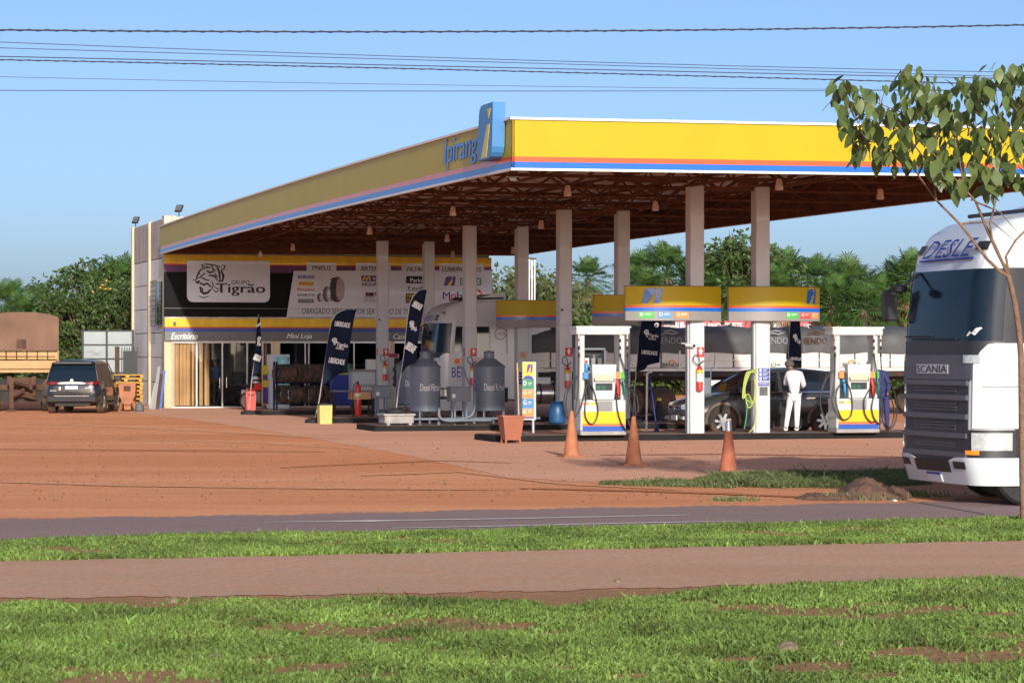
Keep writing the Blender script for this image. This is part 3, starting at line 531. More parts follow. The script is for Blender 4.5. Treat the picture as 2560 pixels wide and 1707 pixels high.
# cameras, floodlights
def security_camera(lab, pos, rot=0):
    t = thing('security_camera', lab, 'camera', pos, rot)
    part('body', MB().tube([(0,-.16,0),(0,.05,.02)], .05, 8), 'plate_white', t); part('lens', MB().tube([(0,-.19,-.003),(0,-.16,0)], .035, 8), 'dark_plastic', t); part('bracket', MB().tube([(0,.03,.0),(0,.12,.06),(0,.2,.06)], .015, 6), 'plate_white', t); return t
security_camera('small white camera on the yellow band over the office curtains', W(fx(432), FV-.35, 3.2))
def floodlight(lab, pos, rot):
    t = thing('floodlight', lab, 'floodlight', pos, rot)
    part('stem', MB().tube([(0,0,0),(0,0,.16)], .02, 6), 'frame_black', t)
    T = Matrix.Translation((0,0,.30)) @ Matrix.Rotation(R(-25), 4, 'X')
    part('housing', MB().bbox(-.17,.17,-.04,.05,-.14,.14,.02,T), 'frame_black', t); part('lens', MB().box(-.14,.14,-.048,-.04,-.11,.11,T), 'screen_grey', t); return t
floodlight('floodlight on the rear left corner of the building parapet', W(UL+.2, FV+BD, TOPZ+.03), -1.0)
floodlight('floodlight on the front left corner of the building parapet', W(UL+.6, FV+.25, TOPZ+.05), -.9)
# banner with the tiger head
BT = thing('tiger_banner', 'white company banner with black tiger head hung on the black signboard', 'banner', W(0, FV))
def P2(zx, zy): return fx(400+zx/3.564), zf(620+zy/3.564 - (zx-50)/3.564*0.010)
x0, z1 = P2(235,112); x1, z0 = P2(972,490)
part('sheet', MB().prism(round_rect(x0, z0, x1, z1, .22, True), -.165, -.13), 'banner_white', BT)
tb = MB()
for w, pts in ((.05,[(365,152),(400,145),(450,150),(500,160),(545,178)]),(.05,[(362,150),(375,168),(395,172)]),(.06,[(548,152),(572,160),(562,190),(535,200)]),(.06,[(380,168),(345,210),(325,250),(312,292)]),
    (.10,[(310,300),(330,312),(345,292)]),(.05,[(320,268),(360,262),(400,285),(440,290)]),(.08,[(345,312),(380,330),(415,318),(450,350)]),(.10,[(350,345),(358,388),(385,408),(420,400),(445,370)]),
    (.04,[(340,430),(380,445),(430,432)]),(.07,[(405,205),(440,222),(475,210)]),(.07,[(425,245),(480,252),(505,290)]),(.08,[(500,170),(522,215),(528,295)]),(.09,[(540,205),(558,250),(548,305)]),
    (.06,[(452,160),(468,195),(490,205)]),(.05,[(478,225),(505,262)]),(.04,[(285,290),(310,284)]),(.04,[(372,200),(395,180),(430,178)]),(.05,[(400,160),(425,175),(445,172)]),(.05,[(330,235),(350,230)]),
    (.05,[(360,355),(375,370),(372,390)]),(.05,[(455,300),(470,335),(450,375)]),(.05,[(470,375),(490,395),(520,380)]),(.05,[(395,225),(375,245),(350,250)]),(.04,[(480,345),(500,365),(540,360)]),(.06,[(508,300),(545,298)])):
    tb.ribbon([P2(*p) for p in pts], w, -.168)
part('tiger_head', tb, 'ink_black', BT)
a = P2(628,326); b = P2(790,292); lettering(BT, 'GRUPO', a[0], a[1], b[0], b[1], -.169, 'ink_black', .03)
a = P2(488,428); b = P2(932,322); lettering(BT, 'Tigrão', a[0], a[1], b[0], b[1], -.169, 'ink_black', .055)
# products banner
BP = thing('product_banner', 'wide white banner listing tyres, batteries, filters and oils on the signboard', 'banner', W(0, FV))
def P3(zx, zy): return fx(700+zx/3.409), zf(640+zy/3.409 - (zx+850)/3.409*0.010)
def Q3(n, s, ax, ay, bx, by, m='ink_black', y=-.176, **k): a = P3(ax, by); b = P3(bx, ay); return lettering(BP, s, a[0], a[1], b[0], b[1], y, m, name=n, **k)
def R3(n, ax, ay, bx, by, m, y=-.172): a = P3(ax, by); b = P3(bx, ay); return part(n, MB().box(a[0], b[0], y, y+.02, a[1], b[1]), m, BP)
tl = P3(112,128); bl = P3(50,515); br = P3(1795,512); tr = P3(1795,130)
part('sheet', MB().prism([(bl[0],3.43),(br[0],3.43),(tr[0],tr[1]+.03),(tl[0],tl[1])], -.165, -.12), 'banner_white', BP)
part('lower_line', MB().box(bl[0]+.1, br[0], -.168, -.15, 3.735, 3.745), 'ink_grey', BP)
for s, a, b in (('PNEUS',220,472),('BATERIAS',638,935),('FILTROS',1028,1300),('LUBRIFICANTES',1350,1728)):
    R3('tab', a, 62+(a-220)*.008, b, 135, 'banner_white', -.168); Q3('lettering', s, a+45-(a>1300)*22, 86+(a-220)*.012, b-45+(a>1300)*22, 122+(a-220)*.012, bold=.035, shear=.12)
Q3('lettering', 'OBRIGADO SENHOR POR SER DONO DE TUDO', 178, 462, 1172, 500, bold=.012, shear=.2)
R3('michelin_plate',145,168,285,194,'ink_blue'); Q3('lettering','MICHELIN',155,173,278,189,'ink_white',-.180); R3('pirelli_plate',152,222,278,255,'ink_yellow'); Q3('lettering','PIRELLI',160,228,272,249,'ink_red',-.180,bold=.04)
Q3('lettering','BFGoodrich',140,276,288,300,'ink_red',bold=.03); Q3('lettering','HANKOOK',150,324,290,345,'ink_black',bold=.04); R3('hankook_mark',138,330,150,341,'ink_red'); R3('goodyear_plate',148,374,278,403,'ink_black'); Q3('lettering','GOODYEAR',156,380,270,396,'ink_white',-.180,bold=.03)
def ell(cx, cy, rx, ry, n=28): return [P3(x, y) for x, y in arc(cx, cy, rx, ry, 0, 360, n)[:-1]][::-1]
for cx, cy, rx, ry in ((332,358,24,38),(390,330,34,68),(478,290,64,112)):
    tp = MB().prism(ell(cx, cy, rx, ry), -.170, -.15)
    t_ = part('tyre_picture', tp, 'tyre_print', BP)
    part('tyre_side', MB().prism(ell(cx+rx*.42, cy, rx*.6, ry*.86), -.174, -.15), 'tyre_print_light', t_); part('tyre_hole', MB().prism(ell(cx+rx*.5, cy, rx*.36, ry*.6), -.178, -.15), 'banner_white' if rx < 40 else 'tyre_print_light', t_)
    tr_ = MB()
    for k in range(9 if rx > 50 else 0):
        yy = cy-ry*.8+k*ry*.2; tr_.ribbon([P3(cx-rx*.9, yy+8), P3(cx-rx*.5, yy-6), P3(cx-rx*.1, yy+10)], .07, -.181)
    if tr_.v: part('tread', tr_, 'ink_black', t_)
R3('moura_plate',685,170,850,220,'ink_purple'); a = P3(690,214); tm = MB().ribbon([P3(695,214),P3(718,178),P3(726,208),P3(752,178),P3(760,214)], .11, -.180); part('moura_mark', tm, 'ink_yellow', BP); Q3('lettering','Baterias',785,186,840,206,'ink_white',-.180)
Q3('lettering','MOURA',688,232,850,262,bold=.04,shear=.15); R3('dark_plate',720,316,790,348,'ink_black'); Q3('lettering','AC',728,322,760,342,'ink_red',-.180,bold=.05); R3('pink_plate',795,312,845,345,'sign_pink'); Q3('lettering','LACQUA',708,352,800,368,bold=.04); Q3('lettering','BATERIAS',708,376,830,396,'ink_grey')
R3('parker_plate',1065,176,1245,238,'ink_black'); Q3('lettering','Parker',1100,194,1235,228,'ink_white',-.180,bold=.04); Q3('lettering','Tecfil',1066,266,1230,293,bold=.06); Q3('lettering','A PARCERIA DO FILTRO',1070,297,1215,306); R3('mann_plate',1063,325,1165,408,'ink_black'); Q3('lettering','MANN',1072,332,1158,362,'ink_yellow',-.180,bold=.03); Q3('lettering','FILTER',1072,370,1158,400,'ink_yellow',-.180,bold=.03)
def i_logo(parent, x0, z0, x1, z1, y, m='blue_fascia', ym='yellow_fascia', T=None, n='emblem'):
    w, h = x1-x0, z1-z0; f = lambda a, b: (x0+a*w, z0+b*h)
    p = [f(0,0),f(.33,0),f(.68,.62),f(.64,0),f(.80,0.02),f(.88,.15),f(1,1),f(.35,1),f(.2,.95),f(.1,.75)]
    e = part(n, MB().prism([f(0,0),f(.82,0),f(.88,.04),f(.92,.16),f(1,1),f(.36,1),f(.22,.95),f(.13,.80)], y, y+.012, T), m, parent)
    part('letter_stem', MB().prism([f(.26,0),f(.58,0),f(.74,.66),f(.60,.66)], y-.005, y, T), ym, e); part('letter_dot', MB().prism([f(.62,.78),f(.70,.78),f(.80,.92),f(.60,.92)] if False else [f(.70,.74),f(.80,.92),f(.60,.92)], y-.005, y, T), ym, e); return e
a = P3(1388,260); b = P3(1488,178); i_logo(BP, a[0], a[1], b[0], b[1], -.186, 'ink_purple', 'ink_yellow')
R3('lubrax_plate',1525,192,1706,255,'ink_green'); Q3('lettering','LUBRAX',1535,202,1697,246,'ink_white',-.180,bold=.05)
Q3('lettering','M',1378,314,1440,378,'ink_purple',bold=.05); Q3('lettering','o',1444,330,1492,380,'ink_red',bold=.06); Q3('lettering','bil',1498,314,1590,378,'ink_purple',bold=.05)
st = part('star_disc', MB().prism(ell(1672,335,40,44), -.174, -.15), 'ink_red', BP); sp = []
for k in range(10): r_ = 34 if k % 2 == 0 else 14; q = R(-90+k*36); sp.append(P3(1672+r_*math.cos(q), 335+r_*math.sin(q)))
part('star', MB().prism(sp[::-1], -.180, -.174), 'ink_white', st)

# ================================================================ CANOPY
CU = 14.0; CVN = FV - .35
def hump(u, v): t = v/47.4; return .0066*u + .10*4*t*(1-t)
ZB, ZT = 5.735, 6.80
K = thing('canopy', 'large flat filling station canopy with yellow fascia over rusty steel trusses', 'canopy', W(0, 0))
bands = [('lower_trim', 0, .045, 'white_trim', .03), ('blue_stripe', .045, .165, 'blue_fascia', 0), ('orange_stripe', .165, .262, 'orange_fascia', 0), ('yellow_panel', .262, .955, 'yellow_fascia', 0), ('upper_trim', .955, 1.0, 'white_trim', .05)]
for n, f0, f1, m, out in bands:
    H = ZT-ZB; z0, z1 = ZB+f0*H, ZB+f1*H
    for side in ('front', 'left', 'right', 'back'):
        segs = 24; vs = []; mb = MB()
        for i in range(segs+1):
            t = i/segs
            if side == 'front': pu, pv, nu, nv = t*CU, 0, 0, -1
            elif side == 'left': pu, pv, nu, nv = 0, t*CVN, -1, 0
            elif side == 'right': pu, pv, nu, nv = CU, t*CVN, 1, 0
            else: pu, pv, nu, nv = t*CU, CVN, 0, 1
            o_ = out; h = hump(pu, pv)
            if side == 'back' and n != 'upper_trim': h += 0
            eu = 0
            if side == 'front': pu += (-out if i == 0 else out if i == segs else 0)
            vs += [(pu+nu*o_, pv+nv*o_, z0+h), (pu-nu*.06, pv-nv*.06, z0+h), (pu-nu*.06, pv-nv*.06, z1+h), (pu+nu*o_, pv+nv*o_, z1+h)]
        fs = []
        for i in range(segs):
            for k in range(4): fs.append((i*4+k, i*4+4+k, i*4+4+(k+1)%4, i*4+(k+1)%4))
        fs += [(0,1,2,3), (segs*4+3, segs*4+2, segs*4+1, segs*4)]
        mb.add(vs, fs); part(n, mb, m, K)
for side in ('front', 'left', 'right', 'back'):
    vs = []; n = 24
    for i in range(n+1):
        q = i/n; pu, pv = {'front': (.1+q*(CU-.2), .10), 'left': (.10, .1+q*(CVN-.2)), 'right': (CU-.10, .1+q*(CVN-.2)), 'back': (.1+q*(CU-.2), CVN-.10)}[side]; h = hump(pu, pv)
        vs += [(pu, pv, ZB+.01+h), (pu, pv, ZT-.05+h)]
    part('inner_lining', MB().add(vs, [(2*i, 2*i+2, 2*i+3, 2*i+1) for i in range(n)]), 'rust_steel', K)
# roof sheets with corrugation, laid across
for i in range(12):
    v0 = .1+i*(CVN-.2)/12; v1 = v0+(CVN-.2)/12-.02; vs = []; n = 110
    for k in range(n+1):
        u = .1+k*(CU-.2)/n; z = 6.62+.0066*u+(.028 if (k//2) % 2 else 0)
        vs += [(u, v0, z+hump(0,v0)-.0), (u, v1, z+hump(0,v1))]
    part('roof_sheet', MB().add(vs, [(2*k, 2*k+1, 2*k+3, 2*k+2) for k in range(n)]), 'roof_sheet', K)
zc0 = 5.93; zc1 = 6.50
nv_ = 12
for i in range(nv_):
    v = 1.0+i*(CVN-1.6)/(nv_-1); mb = MB(); h = hump(7, v)-.02; up = [0.12+k*(CU-.24)/14 for k in range(15)]
    mb.box(.1, CU-.1, v-.025, v+.025, zc0+h-.025, zc0+h+.025).box(.1, CU-.1, v-.025, v+.025, zc1+h-.025, zc1+h+.025)
    for k in range(14):
        a, b = (zc0, zc1) if k % 2 == 0 else (zc1, zc0)
        mb.bar((up[k], v, a+h), (up[k+1], v, b+h), .05)
    part('truss', mb, 'rust_steel', K)
for j, u in enumerate([2.4, 7.0, 9.2, 12.2]):
    mb = MB(); n = 40; zz = zc0+.02
    for k in range(n):
        v0 = .2+k*(CVN-.5)/n; v1 = v0+(CVN-.5)/n; h0, h1 = hump(u, v0)+.03, hump(u, v1)+.03
        mb.bar((u, v0, zc1+h0), (u, v1, zc1+h1), .06)
        mb.bar((u, v0, zz+h0), (u, v1, zz+h1), .05)
        mb.bar((u, v0, (zz if k % 2 else zc1)+h0), (u, v1, (zc1 if k % 2 else zz)+h1), .045)
    part('long_truss', mb, 'rust_steel', K)
pl_ = MB()
for k in range(12):
    v = 2.9+k*3.9; pl_.box(.1, CU-.1, v-.03, v+.03, 6.56+hump(7, v)-.03, 6.60+hump(7, v)-.01)
part('purlins', pl_, 'rust_steel', K, kind='stuff')
# logo box on the left fascia and word
LT = Matrix.Rotation(R(-90), 4, 'Z')                     # local x' -> -v (reads from outside left)
LG = thing('logo_sign', 'blue box sign with yellow letter i fixed near the canopy corner', 'sign', W(0, 1.02, 6.02))
w, h = 1.22, 1.12
def sh(x0, z0, x1, z1): f = lambda a, b: (x0+a*(x1-x0), z0+b*(z1-z0)); return [f(0,0),f(.72,0),f(.83,.03),f(.90,.10),f(.94,.2),f(1,1),f(.36,1),f(.25,.985),f(.17,.93),f(.13,.84)]
part('body', MB().prism(sh(-w/2, 0, w/2, h), -.28, -.02, LT), 'blue_sign', LG)
f = lambda a, b: (-w/2+a*w, b*h)
part('letter_stem', MB().prism([f(.26,.02),f(.60,.03),f(.80,.62),f(.66,.62)], -.288, -.28, LT), 'logo_yellow', LG); part('letter_dot', MB().prism([f(.74,.72),f(.88,.90),f(.66,.90)], -.288, -.28, LT), 'logo_yellow', LG)
va, vb = V_(1112, 0), V_(1196, 0)
wm = put_text(MB(), 'Ipiranga', -va, 0, -va+(va-1.42)*.80, .70, -.02, .07, .12, LT); part('lettering', wm, 'blue_fascia', K, (0, 0, 6.06), label='blue letters spelling Ipirang along the left fascia')

# columns in pairs
rows = [(8.9, (1737, 1901)), (18.2, (1410, 1555)), (26.2, (1174, 1304)), (36.5, (956, 1071))]
names = [['white column at the front left of the pair beside the dark estate car bonnet, with red extinguisher', 'white column at the front with blue notices and coiled air hoses'],
         ['column just left of the nearer fuel pump, with a red extinguisher', 'column right behind the nearer fuel pump top'],
         ['column between the two big diesel filter tanks, with a red extinguisher', 'column behind the slim fuel price sign'],
         ['leftmost column, in front of the cash desk lettering, with an extinguisher', 'column hidden low down behind the white truck cab corner']]
tops = [6.10, 6.0, 5.93, 5.88]; COLS = []
for (v, xs), nm, tz in zip(rows, names, tops):
    for x, lab in zip(xs, nm):
        u = U_(x, v); t = thing('canopy_column', lab, 'column', W(u, v), 0, 'columns holding up the canopy'); COLS.append((u, v, t))
        part('lower_shaft', MB().bbox(-.185, .185, -.185, .185, .1, 2.83, .025), 'column_white', t); part('upper_shaft', MB().bbox(-.18, .18, -.18, .18, 2.83, tz, .025), 'column_paint', t)
        part('base_skirt', MB().bbox(-.20, .20, -.20, .20, 0, .16, .02), 'concrete', t); part('cap_plate', MB().box(-.21, .21, -.21, .21, tz, tz+.03), 'rust_steel', t)
    u0, u1 = U_(xs[0], v), U_(xs[1], v); hb = MB().box(u0+.19, u1-.19, v-.07, v+.07, tz-.10, tz-.01).box(u0-2.2, u0-.2, v-.05, v+.05, tz+.06, tz+.16); part('column_beam', hb, 'rust_steel', K)
    lamp = MB().tube([(u0+.9, v-.6, tz+.02), (u1-.3, v-.6, tz+.02)], .07, 8); part('pipe', lamp, 'rust_steel', K)
# islands
def island(lab, u0, u1, v0, v1):
    t = thing('pump_island', lab, 'kerbed island', W(u0, v0)); part('kerb', MB().bbox(0, u1-u0, 0, v1-v0, -.02, .145, .03), 'kerb_black', t); part('top', MB().box(.12, u1-u0-.12, .12, v1-v0-.12, .14, .152), 'island_top', t)
k1 = UV(1236,1105); island('long black kerbed island under the two fuel pumps and the white columns', k1[0], 16, k1[1], k1[1]+1.8)
k2 = UV(937,1078.5); island('black kerbed island carrying the two large diesel filter tanks', k2[0], 12.5, k2[1], k2[1]+2.2)
k3 = UV(829,1058); island('black kerbed island behind the yellow bin and tall extinguisher', k3[0], 12, k3[1], k3[1]+2.2)
k4 = UV(652,1038); island('farthest black kerbed island, in front of the tyre rack', k4[0], k4[0]+4.6, k4[1], k4[1]+2)
# lens-shaped fascia signs round the columns
def column_sign(lab, xl, xr, v, ztop=3.68, zbot=2.85, tags=(), logo=None, depth=.5):
    u0, u1 = U_(xl, v), U_(xr, v); w = u1-u0; t = thing('column_sign', lab, 'sign', W((u0+u1)/2, v+.3, zbot), 0, 'yellow brand signs around the columns')
    n = 20; fr_ = [(-w/2+i*w/n, -depth*(1-(2*i/n-1)**2)*.8-.06) for i in range(n+1)]; H = ztop-zbot
    def bandm(z0, z1, o=0): return MB().extr([(x, y-o) for x, y in fr_] + [(x, -y+o) for x, y in fr_[::-1]], z0, z1)
    part('grey_band', bandm(0, .27*H), 'grey_fascia', t); part('blue_band', bandm(.27*H, .375*H), 'blue_fascia', t); part('orange_band', bandm(.375*H, .44*H), 'orange_fascia', t); part('yellow_band', bandm(.44*H, .985*H), 'yellow_fascia', t); part('top_rim', bandm(.985*H, H, .012), 'rust_steel', t)
    def yat(x): return -depth*(1-(2*x/w)**2)*.8-.06
    def curved(mb, out):
        for i, p in enumerate(mb.v): mb.v[i] = (p[0], p[1]+yat(p[0])-out, p[2])
        return mb
    if logo is not None:
        x0, x1 = logo[0]*w-w/2, logo[1]*w-w/2; z0, z1 = .50*H, .93*H; f = lambda a, b: (x0+a*(x1-x0), z0+b*(z1-z0))
        e = part('emblem', curved(MB().prism([f(0,0),f(.82,0),f(.9,.08),f(1,1),f(.36,1),f(.2,.95),f(.1,.75)], -.006, 0), .004), 'blue_fascia', t)
        part('letter_stem', curved(MB().prism([f(.26,0),f(.56,0),f(.74,.66),f(.58,.62)], -.012, -.006), .004), 'yellow_fascia', e); part('letter_dot', curved(MB().prism([f(.70,.74),f(.80,.92),f(.58,.92)], -.012, -.006), .004), 'yellow_fascia', e)
    for a, b, m, s in tags:
        x0, x1 = a*w-w/2, b*w-w/2; e = part('fuel_label', curved(MB().prism([(x0,.07*H),(x1,.07*H),(x1,.245*H),(x0,.245*H)], -.006, 0), .004), m, t)
        part('lettering', curved(put_text(MB(), s, x0+.03, .13*H, x0+.11, .225*H, -.01, 0), .004), 'ink_white', e)
        part('small_print', curved(MB().prism([(x0+.14,.19*H),(x1-.04,.19*H),(x1-.04,.205*H),(x0+.14,.205*H)], -.01, -.006).prism([(x0+.14,.16*H),(x1-.07,.16*H),(x1-.07,.172*H),(x0+.14,.172*H)], -.01, -.006), .004), 'ink_white', e)
    return t
column_sign('yellow column sign with logo at its left and E, D, G fuel labels', 1572, 1812, 8.6, tags=((.11,.25,'label_green','E'),(.29,.42,'label_blue','D'),(.46,.60,'label_orange','G')), logo=(.14,.33))
column_sign('yellow column sign with logo at its far right and E, G, G fuel labels', 1831, 2059, 8.6, tags=((.56,.70,'label_green','E'),(.73,.86,'label_red','G'),(.88,.97,'label_orange','G')), logo=(.81,.945))
column_sign('shaded yellow column sign partly behind the sign with E, D, G labels', 1491, 1696, 18.0, tags=((.83,.94,'ink_blue','D'),))
column_sign('shaded yellow column sign above the white truck trailer gap, left of the pumps', 1248, 1433, 26.0)
# hanging lamps
for i, (x, y, lab) in enumerate(((1419,484,'largest hanging lamp near the front left of the canopy underside'),(1948,468,'hanging lamp just right of the right front column top'),(2201,492,'rightmost hanging lamp near the front tree'),(1639,521,'hanging lamp between the front and second column rows'),
    (1132,534,'hanging lamp near the left fascia above the third column row'),(924,581,'hanging lamp near the left fascia over the leftmost column'),(1353,567,'hanging lamp between the second and third column rows'),(732,622,'hanging lamp above the tyres lettering'),
    (622,645,'hanging lamp above the right part of the tiger banner'),(1118,600,'hanging lamp right of the third row left column'),(1132,640,'small lamp over the lubricants lettering'),(1283,630,'small lamp low beside the right column of the third row'))):
    X, Y = G(x, y, 5.70) if True else None; u, v = UVW(X, Y)
    if v > 46.3: v = 46.3
    t = thing('hanging_lamp', lab, 'lamp', W(u, v, 5.64), 0, 'lamps hanging under the canopy'); t.scale = (.8,.8,.9)
    part('stem', MB().tube([(0,0,.2),(0,0,.42)], .018, 6), 'rust_steel', t); part('shade', MB().lathe([(.05,.27),(.075,.24),(.11,.06),(.115,0),(.09,-.005)], 14), 'lamp_white', t); part('cap', MB().lathe([(.06,.27),(.06,.33),(.02,.35)], 10), 'rust_steel', t)
u, v = UVW(*G(1274,441,5.70)); security_camera('white camera hung under the canopy corner', W(u+.15, v+.3, 5.66), .4)
# ================================================================ STATION OBJECTS
def hose(mb, pts, r=.018, n=6, sub=5):
    P = [Vector(p) for p in pts]; out = []
    for i in range(len(P)-1):
        p0 = P[max(i-1,0)]; p1 = P[i]; p2 = P[i+1]; p3 = P[min(i+2,len(P)-1)]
        for k in range(sub): t = k/sub; out.append(.5*((2*p1)+(-p0+p2)*t+(2*p0-5*p1+4*p2-p3)*t*t+(-p0+3*p1-3*p2+p3)*t**3))
    out.append(P[-1]); return mb.tube(out, r, n)
def dispenser(lab, x_left, v, lean, labels, nozzles, hoses):
    u = U_(x_left, v)+.56; t = thing('fuel_dispenser', lab, 'fuel pump', W(u, v, .15), 0, 'fuel dispensers on the front island')
    part('lower_body', MB().bbox(-.56,.56,.0,.55,.10,.83,.03), 'pump_white', t)
    part('plinth', MB().bbox(-.565,.565,-.01,.56,0,.10,.02), 'concrete', t, label='pale chipped sill under the pump')
    part('blue_panel', MB().box(-.52,.53,-.012,.0,.09,.21), 'pump_blue', t); part('orange_panel', MB().box(-.52,.53,-.012,.0,.212,.268), 'pump_orange', t); part('yellow_panel', MB().box(-.52,.53,-.012,.0,.27,.55), 'pump_yellow', t)
    part('grey_panel', MB().box(-.17,.22,-.012,.0,.56,.80), 'pump_grey', t)
    for x in (-.52, -.33): 
        s_ = part('notice', MB().box(x, x+.16, -.014, 0, .56, .78), 'plate_white', t); part('notice_header', MB().box(x+.01, x+.15, -.018, -.014, .71, .77), 'label_orange' if x < -.4 else 'ink_yellow', s_)
    s_ = part('notice', MB().box(.34,.50,-.014,0,.57,.80), 'plate_white', t)
    part('side_post', MB().bbox(-.56,-.43,.08,.45,.83,2.37,.03), 'pump_white', t); part('side_post', MB().bbox(.43,.56,.08,.45,.83,2.37,.03), 'pump_white', t)
    part('top_beam', MB().bbox(-.66,.66,.0,.52,2.36,2.54,.025).box(-.68,.68,-.02,.54,2.52,2.56), 'pump_white', t)
    part('middle_body', MB().bbox(-.43,.43,.12,.45,.83,1.50,.03), 'pump_grey', t)
    part('nozzle_bay', MB().box(-.43,-.27,.02,.12,.85,1.46), 'grille_dark', t); part('nozzle_bay', MB().box(.24,.43,.02,.12,.85,1.46), 'grille_dark', t)
    hd = part('display_head', MB().prism([(-.27,.84),(.24,.84),(.27,1.18),(.30,1.66),(-.30,1.66),(-.28,1.18)], -.06, .14), 'pump_white', t)
    part('screen_frame', MB().add([(-.26,-.074,1.25),(.25,-.074,1.25),(.285,-.012,1.66),(-.285,-.012,1.66),(-.26,-.05,1.25),(.25,-.05,1.25),(.285,.01,1.66),(-.285,.01,1.66)], [(0,1,2,3),(4,7,6,5),(0,4,5,1),(1,5,6,2),(2,6,7,3),(3,7,4,0)]), 'grille_dark', hd)
    part('screen_cover', MB().add([(-.235,-.084,1.27),(.225,-.084,1.27),(.24,-.055,1.45),(-.25,-.055,1.45)], [(0,1,2,3)]), 'canvas_cream', hd)
    part('screen', MB().add([(-.25,-.0555,1.452),(.24,-.0555,1.452),(.262,-.022,1.635),(-.262,-.022,1.635)], [(0,1,2,3)]), 'screen_grey', hd)
    part('keypad_recess', MB().box(-.22,.20,-.064,-.058,1.05,1.22), 'grille_dark', hd); part('keypad', MB().box(-.20,-.10,-.07,-.064,1.08,1.16).box(-.06,.03,-.07,-.064,1.08,1.16), 'nozzle_green', hd)
    for k in range(6):                                                # breakaway rings on both posts
        for x in (-.60, .42, .60): part('hose_coupling', MB().lathe([(.03,0),(.03,.04),(.022,.045),(.022,.10)], 8, cx=x, cy=.02), 'chrome' if k % 2 else 'rubber', t, (0,0,1.84+k*.085)) if k in (0,2,3,5) or x == .42 else None
    for x, m in labels: part('fuel_label', MB().box(x, x+.12, -.02, .02, 1.32, 1.48), m, t)
    for x, m in nozzles:
        nz = MB().tube([(x,-.02,1.28),(x+.02,-.06,1.12),(x+.02,-.05,.98)], [.045,.035,.03], 8).tube([(x+.02,-.05,1.0),(x+.05,-.02,.88)], .016, 6); part('nozzle', nz, m, t)
    for pts in hoses: part('hose', hose(MB(), pts, .017), 'hose_rubber', t)
    return t
H1 = [[(-.60,.02,1.84),(-.62,.0,1.2),(-.70,-.05,.65),(-.74,-.08,.42),(-.60,-.08,.62),(-.50,-.08,.95),(-.42,-.07,1.18),(-.30,-.08,1.12),(-.20,-.08,.80),(-.17,-.08,.48),(-.30,-.08,.26),(-.46,-.08,.40),(-.48,-.08,.70),(-.42,-.05,.95)],
      [(.42,.0,1.84),(.50,-.05,1.55),(.58,-.06,1.1),(.66,-.08,.62),(.76,-.05,.50),(.86,-.02,.62),(.80,-.0,.95),(.62,.0,1.12),(.48,-.05,1.12)],
      [(.60,.02,1.84),(.62,.0,1.4),(.60,-.05,.9),(.58,-.08,.35),(.70,-.1,.14),(.78,-.05,.35),(.74,-.05,.9),(.6,-.05,1.1)],
      [(-.60,.1,1.4),(-.85,.1,1.12),(-.95,.08,.8),(-.90,.05,.45),(-.78,.05,.3)],[(-.60,.15,1.36),(-.80,.2,1.05),(-.86,.2,.7),(-.80,.15,.35)],
      [(.30,-.06,.95),(.32,-.08,.6),(.40,-.1,.3),(.52,-.1,.12),(.62,-.09,.12)]]
H2 = [[(-.60,.02,1.84),(-.62,.0,1.3),(-.70,-.05,.8),(-.60,-.08,.45),(-.40,-.1,.32),(-.22,-.09,.45),(-.20,-.08,.8),(-.28,-.08,1.12),(-.42,-.08,1.22),(-.58,-.08,1.05),(-.62,-.08,.75),(-.52,-.08,.45),(-.42,-.06,.3)],
      [(.42,.0,1.84),(.46,-.05,1.4),(.42,-.05,1.0),(.32,-.08,.62),(.38,-.09,.35),(.52,-.09,.22),(.62,-.08,.45),(.58,-.06,.9),(.48,-.05,1.15)],
      [(.60,.02,1.84),(.64,.0,1.3),(.78,-.04,1.0),(.92,-.05,.55),(.86,-.05,.2),(.70,-.06,.12),(.58,-.08,.4),(.56,-.08,.9),(.50,-.06,1.18)],
      [(.62,.0,1.25),(.86,-.02,1.15),(1.0,-.02,.7),(.98,-.02,.3),(.84,-.04,.1),(.70,-.05,.22)],[(.3,-.06,1.1),(.12,-.09,.8),(.14,-.09,.45),(.30,-.09,.26),(.44,-.09,.3)],
      [(-.62,.1,1.5),(-.85,.1,1.2),(-.95,.1,.7),(-.80,.05,.25)]]
dispenser('left fuel pump with white frame and yellow lower panel, oil shelf seen through it', 1452, 8.15, 0, [(-.50,'label_blue'),(.30,'label_orange'),(.42,'label_green')], [(-.40,'rubber'),(.32,'nozzle_red'),(.48,'nozzle_green')], H1)
dispenser('right fuel pump with white frame, blue nozzle and loops of black hose', 2092, 8.15, 0, [(-.50,'label_orange'),(.30,'label_orange'),(.42,'label_green')], [(-.40,'nozzle_blue'),(.34,'nozzle_red'),(.49,'nozzle_green')], H2)
# dented right-hand beam end on the left pump
def at(x, v, z=0): return W(U_(x, v), v, z)
b_ = thing('additive_bottle', 'blue bottle with red cap standing on the left fuel pump', 'bottle', at(1466, 8.2, 1.65)); part('body', MB().lathe([(.035,0),(.04,.02),(.04,.17),(.03,.19)], 12), 'nozzle_blue', b_); part('cap', MB().lathe([(.03,.19),(.032,.25),(.02,.26)], 10), 'nozzle_red', b_)

